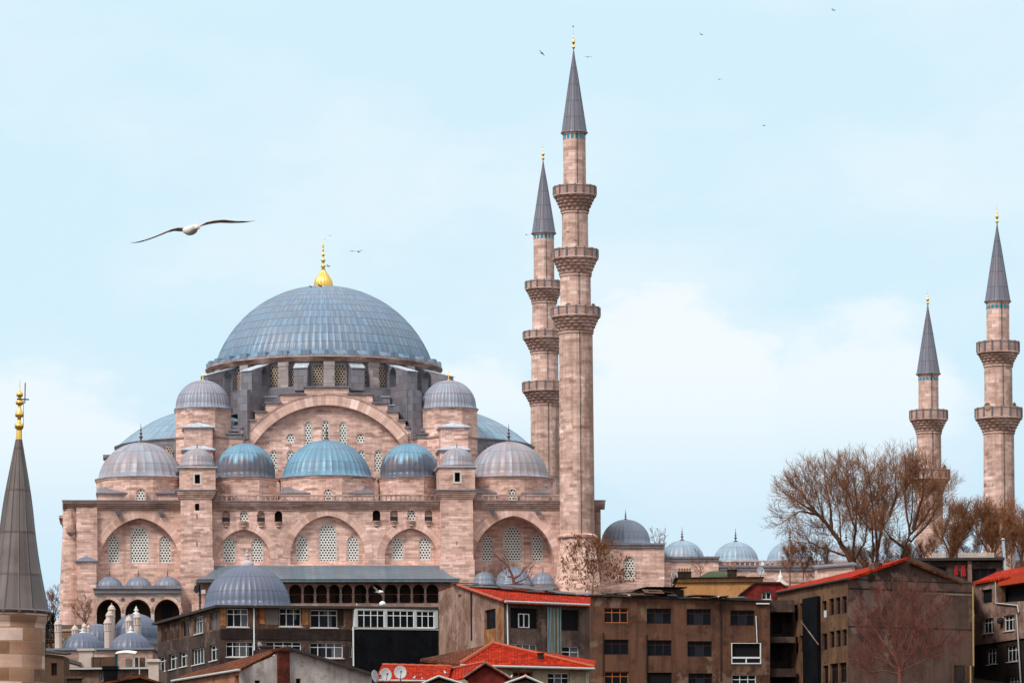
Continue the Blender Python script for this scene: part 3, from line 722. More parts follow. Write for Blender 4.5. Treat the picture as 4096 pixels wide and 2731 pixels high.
            if abs(i) > 1:
                b.box(r1-.05, r1+.75, -.62, .62, zbm-2.2, zt1-2.4); b.box(r1-.05, r1+.95, -.7, .7, zbm-2.2, zw0-.9)
            else:
                b.box(r1-.05, r1+.12, -.8, .8, zbm, zw0+1.0)
            b.build('buttress_foot', M['lead_dark'], bt)
    # --- lean-to lead roof and gallery of columns along the side
    e0, e1 = -6.5, 0.0
    (t0, zt), (t1, _) = mp_(853, 2262, -.1), mp_(1768, 2262, -.1)
    (q0, ze), (q1, _) = mp_(785, 2316, e0), mp_(1838, 2316, e0)
    b = MB(mf); nseg = 5
    def rf(u):   # flared profile
        return e1-.1+(e0-e1)*u, zt+(ze-zt)*(u*1.25-.25*u*u if u < 1 else 1)
    for i in range(nseg):
        ua, ub = i/nseg, (i+1)/nseg; da, zaa = rf(ua); db, zbb = rf(ub)
        sa0, sa1, sb0, sb1 = t0+(q0-t0)*ua**2, t1+(q1-t1)*ua**2, t0+(q0-t0)*ub**2, t1+(q1-t1)*ub**2
        b.add([(sa0, da, zaa), (sa1, da, zaa), (sb1, db, zbb), (sb0, db, zbb)], uv=[(sa0, 10), (sa1, 10), (sb1, 8), (sb0, 8)])
        b.add([(sa0, da, zaa), (sb0, db, zbb), (sb0, -.1, zbb), (sa0, -.1, zaa)]); b.add([(sa1, da, zaa), (sb1, db, zbb), (sb1, -.1, zbb), (sa1, -.1, zaa)])
    b.add([(q0, e0, ze), (q1, e0, ze), (q1, e0, ze-.32), (q0, e0, ze-.32)]); b.add([(q0, e0, ze-.32), (q1, e0, ze-.32), (q1, 0, ze-.32), (q0, 0, ze-.32)])
    b.build('lean_to_roof', M['lead_roof'], R_)
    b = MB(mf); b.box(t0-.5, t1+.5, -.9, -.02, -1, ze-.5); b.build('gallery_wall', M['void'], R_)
    dg = e0+2.6; zfl = mp_(1400, 2412, dg)[1]
    cols = [1102, 1153, 1210, 1260, 1312, 1363, 1413, 1469, 1533, 1594, 1647, 1701, 1757]
    cs = [mp_(x, 2370, dg)[0] for x in cols]; ztop = ze-.36
    g0 = mp_(800, 2370, dg)[0]; allc = [g0+(cs[0]-g0)*i/6 for i in range(6)]+cs
    holes = []
    for a, c in zip(allc, allc[1:]): pass
    # arcade wall as spandrels above columns
    b = MB(mf); b.panel([(allc[0]-.3, ztop-1.3), (allc[0]-.3, ztop), (allc[-1]+1.2, ztop), (allc[-1]+1.2, ztop-1.3)],
                        [[(max(min(x, 1e9), -1e9), max(z, ztop-1.29)) for x, z in arch(a+.11, c-.11, ztop-1.29, ztop-.85, ztop-.08, 7)] for a, c in zip(allc, allc[1:])], dg-.2, .42, .42)
    b.build('arcade', M['stone_d'], R_)  # darker stone paints the eave's shade into arcade and columns
    for a in allc:
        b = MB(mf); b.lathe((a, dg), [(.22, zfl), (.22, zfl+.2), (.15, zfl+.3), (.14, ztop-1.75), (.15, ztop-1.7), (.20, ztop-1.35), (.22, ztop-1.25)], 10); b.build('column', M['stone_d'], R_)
    for i, a in enumerate(allc[6:-1]):
        if i % 2 == 0: continue
        b = MB(mf); b.box(a-.55, a+.55, -.98, -.9, zfl-.2, zfl+2.9); w = b.build('gallery_window', M['glass'], R_)
        b = MB(mf)
        for x in (-.55, -.2, .15, .5): b.box(a+x, a+x+.05, -1.02, -.985, zfl-.2, zfl+2.9)
        for z in (.4, 1.2, 2.0): b.box(a-.55, a+.55, -1.03, -1.021, zfl+z, zfl+z+.05)
        b.build('window_bars', M['iron'], w)
    b = MB(mf); b.box(g0-1, t1+.5, dg-.35, -.9, -3, zfl-.004); b.box(allc[-1]+.9, t1+1.2, dg-.2, -.9, zfl, ztop-.01); b.build('gallery_plinth', M['stone'], R_)
    # --- left wing portico: three small domes over a pointed arcade
    dp = -4.6
    s0, s1 = mp_(384, 2400, dp)[0], mp_(723, 2400, dp)[0]; zt = mp_(554, 2372, dp)[1]
    holes = []
    for (x0, x1) in ((382, 484), (501, 603), (617, 718)):
        a0, a1 = mp_(x0, 2440, dp)[0], mp_(x1, 2440, dp)[0]; za = mp_((x0+x1)/2, 2395, dp)[1]; w = (a1-a0)/2
        holes.append(arch(max(a0, s0+.05), a1, -2.9, za-w*1.1, za, 10))
    meds = []
    for x in (492, 611):
        c = mp_(x, 2398, dp); meds.append([(c[0]+.27*cos(2*pi*i/14), c[1]+.27*sin(2*pi*i/14)) for i in range(14)])
    b = MB(mf); b.panel([(s0, -3), (s0, zt), (s1, zt), (s1, -3)], holes+meds, dp, .5, 4.5); po = b.build('portico', M['stone_w'], R_)
    for h in meds: b = MB(mf); b.panel(h, d=dp+.03); b.build('medallion', M['red_med'], po)
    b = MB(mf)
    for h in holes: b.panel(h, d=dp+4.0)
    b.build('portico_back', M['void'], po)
    for h in holes[:1]+holes[2:]:
        c = (h[0][0]+h[-1][0])/2; z = mp_(554, 2440, dp+4)[1]; b = MB(mf); b.box(c-.6, c+.6, dp+3.9, dp+3.98, z-.9, z+.75); w = b.build('portico_window', M['glass'], po)
        b = MB(mf)
        for i in range(4): b.box(c-.6+i*.38, c-.55+i*.38, dp+3.84, dp+3.89, z-.9, z+.75)
        b.build('window_bars', M['iron'], w)
    for h in holes:
        b = MB(mf); s0_, s1_ = h[0][0], h[-1][0]; zs = h[1][1]; za = max(p[1] for p in h)
        ina = [p for p in h if p[1] >= zs-.01]; out = [p for p in arch(s0_-.38, s1_+.38, 0, zs, za+.4, 10) if p[1] >= zs-.01]; L = 0
        for i in range(len(ina)-1):
            a0, a1, b0, b1 = ina[i], ina[i+1], out[i], out[i+1]
            b.add([(a0[0], dp-.03, a0[1]), (a1[0], dp-.03, a1[1]), (b1[0], dp-.03, b1[1]), (b0[0], dp-.03, b0[1])], uv=[(L, 0), (L+.35, 0), (L+.35, .4), (L, .4)]); L += .35
        b.build('portico_arch_ring', M['vouss'], po)
    b = MB(mf); b.box(s0-.2, s1+.1, dp-.35, 0, zt+.004, zt+.5); b.box(s0-.35, s1+.1, dp-.55, 0, zt+.51, zt+.62); b.box(s0, s1, dp+.1, 0, zt+.62, zt+.95); b.build('portico_roof', M['lead_dark'], po)
    for x in (438, 554, 671): px_dome(mf, R_, x, 2348, 2304, 53, -2.3, M['lead_grey'], 20, 2, 2270, M['copper'], None)
    # right wing portico domes
    for (x, yr, ya, hf) in ((1937, 2326, 2286, 42), (2054, 2326, 2267, 71), (2172, 2326, 2288, 44)):
        px_dome(mf, R_, x, yr, ya, hf, -2.6, M['lead_grey'], 20, 2, ya-27, M['copper'], (2400, hf+2), None, 12)
    a0, a1 = mp_(1894, 2350, -5)[0], mp_(2218, 2350, -5)[0]; z = mp_(2050, 2335, -5)[1]
    b = MB(mf); b.box(a0, a1, -5, -.01, -3, z-.6); b.build('portico_block', M['stone'], R_)
    b = MB(mf); b.box(a0-.2, a1+.2, -5.3, -.01, z-.596, z-.3); b.build('portico_eave', M['lead_dark'], R_)
    # --- left end: slender tapering corner shaft and low buttress with pyramid cap
    d0 = -1.2
    (a, zz) = mp_(281, 2040, d0); b = MB(mf); k = .0303
    zt = mp_(281, 2030, d0)[1]
    b.lathe((a, .6), [(50*k, -3), (43*k, 6), (31*k, zt-2.6), (31*k, zt)], 24); b.build('corner_shaft', M['stone'], R_)
    b = MB(mf)
    b.lathe((mp_(283, 2100, -.6)[0], -.5), [(.12, zt-3.3), (.55, zt-2.9), (.6, zt-2.5), (.42, zt-2.45), (.40, zt-2.0), (.25, zt-1.6), (.22, zt-1.0), (.02, zt-.2)], 8); b.build('corbel', M['stone_d'], R_)
    b = MB(mf); c0, c1 = mp_(236, 2100, 3)[0], mp_(300, 2100, 3)[0]; z = mp_(250, 2062, 3)[1]
    b.box(c0+.6, c1, 3, 12, -3, z-1); b.box(c0, c1, 2.4, 12, z-.3, z); b.box(c0+.3, c1, 2.7, 12, z-1, z-.3); b.build('end_wall', M['stone_d'], R_)
    b = MB(mf); s0, s1 = mp_(306, 2300, -3)[0], mp_(386, 2300, -3)[0]; z = mp_(345, 2243, -3)[1]; b.box(s0, s1, -3, 0, -3, z); bb = b.build('low_buttress', M['stone'], R_)
    b = MB(mf); q = [(s0-.2, -3.25, z+.02), (s1+.2, -3.25, z+.02), (s1+.2, 0, z+.3), (s0-.2, 0, z+.3)]; m_ = ((s0+s1)/2, -1.4, mp_(347, 2222, -1.4)[1])
    for i in range(4): b.add([q[i], q[(i+1) % 4], m_])
    b.add([(p[0], p[1], p[2]-.12) for p in q])
    for i in range(4):
        p, r = q[i], q[(i+1) % 4]; b.add([p, r, (r[0], r[1], r[2]-.12), (p[0], p[1], p[2]-.12)])
    b.build('buttress_roof', M['lead_grey'], bb)
    # moulding round the wall base line on the towers, and the plain wing corner pilaster
    b = MB(mf); p0, p1 = mp_(305, 2100, -.5)[0], mp_(389, 2100, -.5)[0]; b.box(p0, p1, -.5, .0, -3, mp_(340, 2030, -.5)[1]); b.build('corner_pilaster', M['stone'], R_)
def lattice_shape(x0, x1, zb, zt):
    w = (x1-x0)/2; return arch(x0, x1, zb, zt-w*1.18, zt, 7)
build_mosque()

# ------------------------------------------------------------------ minarets
def minaret(name, label, xt, yt, xb, yb, Y, ycone, hcone, hshaft0, ywin, balc, ylow, finy, group='minarets of the great mosque', extra=None):
    """balc = [(top of parapet, foot of parapet, foot of corbels, half width, half width of shaft below)]"""
    p = P((xt+xb)/2, (yt+yb)/2, Y); base = Vector((p.x, p.y, ground(Y)-2))
    root = thing(name, label, 'minaret', base, group); k = Y/FPX
    f = Face(Vector((0, 0, 0)), Vector((1, 0, 0)), Vector((0, 1, 0)), base); xm = (xt+xb)/2
    Z = lambda y: f.L(xm, y)[1]
    # shaft
    b = MB(f); prof = []
    segs = [(ycone, hshaft0)]; cur = hshaft0
    lo = ycone
    for (a, c, e, hw, sh) in balc:
        prof.append((lo, c, cur, cur*1.01)); lo, cur = e, sh
    prof.append((lo, ylow, cur, cur*1.045))
    for (y0, y1, h0, h1) in prof:
        b.lathe((0, 0), [(h1*k, Z(y1)), (h0*k, Z(y0))], 16, uvk=None)
        b.lathe((0, 0), [(h0*k, Z(y0)-.35), (h0*k+.12, Z(y0)-.3), (h0*k+.12, Z(y0)-.1), (h0*k, Z(y0)-.02)], 16)
    b.build('shaft', M['stone_m'], root)
    # base
    b = MB(f); hb = prof[-1][3]; zl = Z(ylow)
    b.lathe((0, 0), [(hb*k, zl-.3), (hb*k+.32, zl-.1), (hb*k+.36, zl+.1), (hb*k, zl+.3)], 16)
    b.lathe((0, 0), [(hb*k*1.42, -1), (hb*k*1.42, zl-6.2), (hb*k*1.02, zl-.2)], 8, pi/8); b.build('base', M['stone'], root)
    for (a, c, e, hw, sh) in balc:
        zt, zp, zc = Z(a), Z(c), Z(e); R = hw*k; r = sh*k
        b = MB(f); tiers = 5; n = 96
        rows = []
        for t in range(tiers):
            z0 = zc+(zp-zc)*(t/tiers)**.85; z1 = zc+(zp-zc)*((t+1)/tiers)**.85
            rr = r+(R*.97-r)*((t+1)/tiers)**.9; ri = r+(R*.97-r)*(t/tiers)**.9
            def bump(j, kk, t=t, rr=rr, ri=ri):
                ph = (kk+(3 if t % 2 else 0)) % 6
                return -(rr-ri)*(.9 if ph in (0,) else (.45 if ph in (1, 5) else 0)) if j < 2 else 0
            b.lathe((0, 0), [(rr-.22*(rr-ri), z0), (rr, z0+(z1-z0)*.55), (rr, z1), (ri*.98, z1)], n, bumps=bump)
            b.lathe((0, 0), [(ri*.97, z0+.0), (rr*.99, z0+.0)], n)
        b.lathe((0, 0), [(r, zp+.02), (R*1.02, zp+.02), (R*1.02, zp-.16), (R*.95, zp-.22)], 16)
        bal = b.build('balcony', M['stone_d'], root)
        b = MB(f); th = .12
        b.lathe((0, 0), [(R, zp+.02), (R, zt-.14)], 16, uvk=(16, 1)); b.build('parapet', M['parapet'], bal)
        b = MB(f); b.lathe((0, 0), [(R-.06, zt-.14), (R+.07, zt-.14), (R+.07, zt), (R-.09, zt), (R-.09, zp)], 16)
        b.build('handrail', M['stone_d'], bal)
        for i in range(16):
            b = MB(f.turned(0, 0, 2*pi*i/16+pi/2, R)); b.box(-.09, .09, -.10, .05, zp+.04, zt+.03); b.build('balcony_post', M['post'], bal)
    # band of turquoise tiled windows under the spire
    y0, y1 = ywin; z0, z1 = Z(y1), Z(y0); rr = hshaft0*k
    for i in range(16):
        b = MB(f.turned(0, 0, 2*pi*(i+.5)/16, rr*cos(pi/16))); w = rr*.135
        b.panel(arch(-w, w, z0, z1-w*1.2, z1, 4), d=-.035, thick=.05); b.build('tile_window', M['tileblue'], root)
    # spire
    zc0, ztip = Z(ycone), Z(yt); R = hcone*k
    b = MB(f); H = ztip-zc0; L = sqrt(R*R+H*H)
    pr = [(R*1.10, zc0-.12), (R*1.07, zc0+.02)]+[(max(R*(1-t)*1.0+.02, .05), zc0+H*t) for t in [i/10 for i in range(11)]]
    b.lathe((0, 0), pr, 48, rib=.05, nrib=16, uvk=(16, 5.0/L)); b.lathe((0, 0), [(R*1.1, zc0-.12), (rr*.9, zc0-.2)], 16)
    sp = b.build('spire', M['lead_spire'], root)
    hfin = (yt-finy)*k; b = MB(f); z = ztip-.1
    pr = [(.13, 0), (.10, .08), (.26, .12), (.29, .155), (.24, .19), (.10, .22), (.10, .27), (.22, .31), (.30, .36), (.28, .40), (.17, .48), (.10, .55), (.13, .57), (.05, .60), (.045, .68), (.03, .75), (.025, .97), (.01, 1)]
    b.lathe((0, 0), [(r*.72, z+y*hfin) for r, y in pr], 12); b.build('finial', M['gold'], sp, True)
    # lightning cable
    b = MB(f); a = radians(12); pts = []
    for (y0, y1, h0, h1) in prof:
        for yy, hh in ((y0, h0), (y1, h1)): pts.append((sin(a)*(hh*k+.10), -cos(a)*(hh*k+.10), Z(yy)))
    b.tube(pts, .045, 4, raw=False); b.build('lightning_cable', M['iron'], root)
    return root, f, k
def parapet_mat():
    t = MT('pierced balcony parapet', .9, .2); uv = t.coord(); sx = t.N('ShaderNodeSeparateXYZ'); t.L(uv, sx.inputs[0])
    k = 5.0
    a = t.math('SINE', t.math('MULTIPLY', t.math('ADD', t.math('MULTIPLY', sx.outputs[0], 1.9), sx.outputs[1]), 2*pi*k*.6))
    c = t.math('SINE', t.math('MULTIPLY', t.math('SUBTRACT', t.math('MULTIPLY', sx.outputs[0], 1.9), sx.outputs[1]), 2*pi*k*.6))
    f = t.math('GREATER_THAN', t.math('MULTIPLY', a, c), .34)
    n = t.noise(t.coord('Object'), .8)
    return t.done(t.mix(f, t.mix(n, (.64, .44, .37), (.44, .28, .23)), (.17, .11, .10)))
M['parapet'] = parapet_mat()
M['post'] = plain('grey balcony posts', (.16, .14, .16), .8)
mosque_y = lambda x, d: mf.Y(mp_(x, 2000, d)[0], d)
minaret('minaret', 'tallest pink stone minaret with three balconies at the front corner of the mosque', 2293, 201, 2311, 2147, mosque_y(2310, -.6), 530, 49, 45, (541, 559),
        [(748, 783, 846, 85, 52), (1000, 1035, 1098, 91, 61), (1232, 1267, 1327, 97, 67)], 2147, 106)
minaret('minaret', 'three balconied minaret partly hidden behind the tallest one', 2171, 643, 2184, 1900, mosque_y(2180, 58), 932, 45.5, 41, (942, 957),
        [(1127, 1156, 1207, 75, 48), (1327, 1354, 1409, 85, 54), (1530, 1565, 1616, 89, 58)], 2300, 566)
minaret('minaret', 'two balconied minaret at the right edge rising behind bare trees', 3984, 896, 4002, 2100, mosque_y(3990, 0), 1204, 49, 45.5, (1221, 1237),
        [(1369, 1410, 1459, 84, 56), (1633, 1673, 1727, 93, 61)], 2330, 811)
minaret('minaret', 'short looking minaret with its lower balcony half hidden by the big bare tree', 3705, 1219, 3724, 2100, mosque_y(3710, 42), 1494, 45, 40, (1511, 1523),
        [(1642, 1678, 1727, 75, 49), (1880, 1915, 1968, 82, 54)], 2330, 1155)
# ------------------------------------------------------------------ courtyard arcade to the right of the minaret
def build_courtyard():
    base = P(2520, 2300, mosque_y(2520, 2)); base.z = 30
    root = thing('courtyard_arcade', 'low stone courtyard with a row of small lead domes, right of the tallest minaret', 'arcade', base)
    f = Face(Vector((0, 0, 0)), mf.U, mf.D, base)
    def seg(x0, x1, y, holes=(), d=0, dep=9, mat='stone'):
        s0, s1 = f.L(x0, 2300, d)[0], f.L(x1, 2300, d)[0]; z = f.L((x0+x1)/2, y, d)[1]
        b = MB(f); b.panel([(s0, -3), (s0, z), (s1, z), (s1, -3)], holes, d, .4, dep); w = b.build('wall', M[mat], root)
        b = MB(f); b.box(s0-.1, s1+.1, d-.35, d+dep, z+.004, z+.24); b.box(s0, s1, d-.2, d+.1, z-.35, z-.003); b.build('coping', M['lead_dark'], w)
        return s0, s1, z
    s0, s1, z0, z1 = f.rect(2492, 2224, 2542, 2317); h = lattice_shape(s0, s1, z0, z1)
    seg(2380, 2658, 2180, [h]); lattice_win(f, root, s0+.01, s1-.01, z0+.01, z1-.01, .12)
    g = arch(s0-.35, s1+.35, z0-.2, z1-(s1-s0)/2*1.25, z1+.5, 7); b = MB(f); b.panel(g, [h], -.05, .05, .05); b.build('window_moulding', M['stone'], root)
    seg(2659, 2875, 2233, d=1.2)
    seg(2876, 4250, 2268, d=1.6, dep=8)
    s0, s1, z0, z1 = f.rect(2690, 2272, 2760, 2350, 1.2)
    b = MB(f)
    for k in range(3):
        e = .18*k; b.panel([(s0+e, -1), (s0+e, z1-e), (s1-e, z1-e), (s1-e, -1)], [[(s0+e+.12, -.9), (s0+e+.12, z1-e-.12), (s1-e-.12, z1-e-.12), (s1-e-.12, -.9)]], 1.12+.02*k, .07, .07)
    b.build('door_moulding', M['stone_w'], root)
    # balustrade over the lower wall
    s0, s1, z0, z1 = f.rect(2876, 2240, 4250, 2262, 1.9)
    b = MB(f); b.box(s0, s1, 1.75, 2.05, z1-.18, z1); n = int((s1-s0)/.62)
    for i in range(n): b.box(s0+(s1-s0)*i/n, s0+(s1-s0)*i/n+.2, 1.8, 2.0, z0-.1, z1-.18)
    b.build('balustrade', M['stone_d'], root)
    px_dome(f, root, 2503, 2164, 2077, 97, 4.5, M['lead_grey'], 32, 3, 2033, M['copper'], (2215, 104), None, 8)
    for (x, ya, hf, yr) in ((2729, 2161, 87, 2232), (2943, 2166, 90, 2238), (3160, 2163, 92, 2240), (3385, 2163, 92, 2240), (3600, 2163, 90, 2240), (3812, 2165, 90, 2240), (4020, 2166, 90, 2240)):
        px_dome(f, root, x, yr, ya, hf, 5.6, M['lead_pale2'], 30, 2, ya-56, M['copper'], (2300, hf+3), None, 12)
M['lead_pale2'] = lead('pale blue lead sheets', (.27, .40, .51), patina=(.42, .34, .35), pat=.6, off=0, vary=.12)
build_courtyard()

# ------------------------------------------------------------------ house materials
M['pl_brown'] = plaster('grey brown render', (.088, .056, .046), (.038, .023, .019), .8, .25, pale=(.15, .10, .08))
M['pl_beige'] = plaster('stained beige render', (.19, .108, .076), (.065, .030, .020), .8, .4, pale=(.32, .22, .17))
M['pl_house'] = plaster('stained pinkish house render', (.37, .23, .18), (.16, .075, .045), .6, .3, pale=(.45, .32, .27))
M['pl_rust'] = plaster('rust streaked render', (.40, .22, .10), (.26, .07, .012), .9, .9, streak=.7)
M['pl_dark'] = plaster('dark stained render', (.048, .032, .028), (.018, .012, .012), .7, .3)
M['pl_tan'] = plaster('brown tan render', (.155, .074, .046), (.064, .031, .021), .75, .16, streak=.5, pale=(.24, .15, .105))
M['pl_conc'] = plaster('bare weathered concrete', (.140, .083, .066), (.058, .034, .027), .85, .20, streak=.35, pale=(.25, .17, .14))
M['pl_pinkgrey'] = plaster('pink grey render', (.34, .215, .17), (.12, .065, .05), .7, .35, pale=(.42, .30, .25))
M['pl_white'] = plaster('dirty white render', (.52, .47, .45), (.30, .24, .21), .5, .5, streak=.35)
M['pl_cream'] = plaster('cream render', (.55, .47, .34), (.36, .26, .16), .5, .4)
M['pl_ochre'] = plaster('ochre render', (.62, .31, .125), (.42, .19, .07), .5, .4)
M['pl_red'] = plaster('dark red painted render', (.22, .030, .022), (.09, .012, .012), .7, .5)
M['black'] = plaster('black bitumen cladding', (.009, .010, .013), (.004, .004, .005), .5, .5)
M['black'].node_tree.nodes['Principled BSDF'].inputs['Specular IOR Level'].default_value = .05
M['tile_red'] = tiles('red clay tiles', (.47, .013, .002), (.12, .014, .007))
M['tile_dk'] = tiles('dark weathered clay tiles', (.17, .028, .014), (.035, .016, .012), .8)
M['gutter'] = plain('pale gutter', (.52, .54, .53), .5, .3, 0, .4, 1.5)
M['felt'] = plain('dark roofing felt', (.030, .027, .026), .9, .2, 0, .7, 1.2, (.07, .055, .045))
M['sheet'] = plain('grey roofing sheet', (.13, .135, .15), .7, .3, 0, .8, .9, (.05, .035, .03))
M['pipe_c'] = plain('pale cyan pipes', (.20, .40, .43), .6, .3, 0, .6, .8, (.25, .16, .09))
M['pipe_r'] = plain('rusty pipes', (.33, .15, .06), .8, .2, 0, .5)
M['steel'] = plain('bright steel flue', (.62, .66, .68), .25, .5, .8, .2)
M['dishm'] = plain('grey white dish paint', (.55, .55, .56), .6, .3, 0, .3, 1.0)
M['dishb'] = plain('dark dish bracket', (.06, .06, .06), .6)  # plain dark grey for arm, horn and mast
M['wood_w'] = plain('weathered planks', (.13, .075, .05), .9, .1, 0, .7, 1.5)
M['white_m'] = plain('pale plastered chimney', (.62, .50, .44), .85, .2, 0, .4, 1.5)
M['cloth_r'] = plain('red cloth', (.35, .02, .02), .9)
M['teal'] = plain('teal tarpaulin', (.02, .12, .11), .7)
M['boards'] = plain('grey window boards', (.16, .135, .125), .85, .2, 0, .6, 1.3)
M['ridge'] = plain('ridge tiles', (.46, .10, .05), .8, .2, 0, .5, 2)
M['curtain'] = plain('white curtain', (.55, .58, .60), .9)
M['net'] = plain('grey net curtain', (.14, .145, .155), .8, .2, 0, .7, 1.6, (.04, .042, .05))
M['green'] = plain('mossy green roof', (.075, .10, .055), .9, .1, 0, .6, .7)

def hull(px, py, Y):
    p = P(px, py, Y); p.z = ground(Y); return p
def wallpx(f, root, outline, wins, mat, d=0.0, reveal=.30, thick=None, name='wall', label=None):
    o = [f.L(x, y, d) for x, y in outline]; hs = []
    for w in wins:
        s0, s1, z0, z1 = f.rect(*w[:4], d); hs.append([(s0, z0), (s0, z1), (s1, z1), (s1, z0)])
    b = MB(f); b.panel(o, hs, d, reveal, thick); return b.build(name, M[mat] if isinstance(mat, str) else mat, root, label=label)
def hwin(f, root, w, style='w3', d=0.0, reveal=.30, label=None):
    """window parts: frame with its bars, the panes as a child"""
    s0, s1, z0, z1 = f.rect(*w[:4], d); W, H = s1-s0, z1-z0; c = style[0]; n = int(style[1]) if len(style) > 1 else 3; tr = 't' in style[2:]
    fm = M[{'w': 'white', 'o': 'wood_o', 'd': 'wood_d', 'g': 'boards', 'v': 'wood_d', 'c': 'trim'}[c]]
    t = .075 if c in 'wc' else .085; dp = d+reveal-.10; e = .004
    b = MB(f)
    if c == 'v': bars = [(s0+e, s0+t*.7, z0+e, z1-e), (s1-t*.7, s1-e, z0+e, z1-e), (s0+t*.5, s1-t*.5, z0+e, z0+t*.6)]
    else: bars = [(s0+e, s0+t, z0+e, z1-e), (s1-t, s1-e, z0+e, z1-e), (s0+t, s1-t, z0+e, z0+t), (s0+t, s1-t, z1-t, z1-e)]
    zt = z1-H*.30 if tr else z1
    if c != 'v':
        for i in range(1, n):
            x = s0+W*i/n; bars.append((x-t*.42, x+t*.42, z0+t, z1-t))
        if tr:
            for i in range(n):
                a, q = s0+W*i/n+(t*.42 if i else t*0+t), s0+W*(i+1)/n-(t*.42 if i < n-1 else t); bars.append((a, q, zt-t*.4, zt+t*.4))
    for (a, q, y0, y1) in bars: b.box(a, q, dp, dp+.07, y0, y1)
    o = b.build('window', fm, root, label=label)
    b = MB(f); pane = M['glass'] if c not in 'g' else M['boards']
    b.add([(s0, dp+.05, z0), (s1, dp+.05, z0), (s1, dp+.05, z1), (s0, dp+.05, z1)]); b.build('pane', M['dark'] if c == 'v' else pane, o)
    rq = random.Random(int(w[0]*7+w[1])); q = rq.random()
    if c == 'w' and q < .55:     # net curtain or blind behind the glass
        b = MB(f); x = s0+t+(W-2*t)*rq.choice((0, 0, .34, .5)); x1 = min(x+W*rq.choice((.3, .5, 1.0)), s1-t); b.box(x, x1, dp+.036, dp+.046, z0+t+H*rq.choice((0, .0, .35)), z1-t); b.build('curtain', M['net'], o)
    if 'b' in style[2:]:       # one casement pushed back with a paler sash
        b = MB(f); x = s0+W*.34; b.box(x, x+W*.32, dp+.02, dp+.045, z0+t, z1-H*.30); b.build('sash', M['glass_b'], o)
    if 's' in style[2:] or (c == 'w' and W > .9):
        b = MB(f); b.box(s0-.08, s1+.08, d-.10, d+.10, z0-.09, z0-.004); b.build('sill', M['trim'] if c == 'w' else M['pl_dark'], o)
    return o
def bars_tube(root, name, pts, r, mat, n=6):
    b = MB(); b.tube([p-Vector(root.location) for p in pts], r, n); return b.build(name, M[mat], root)
def V3(root, x, y, Y): return P(x, y, Y)-Vector(root.location)

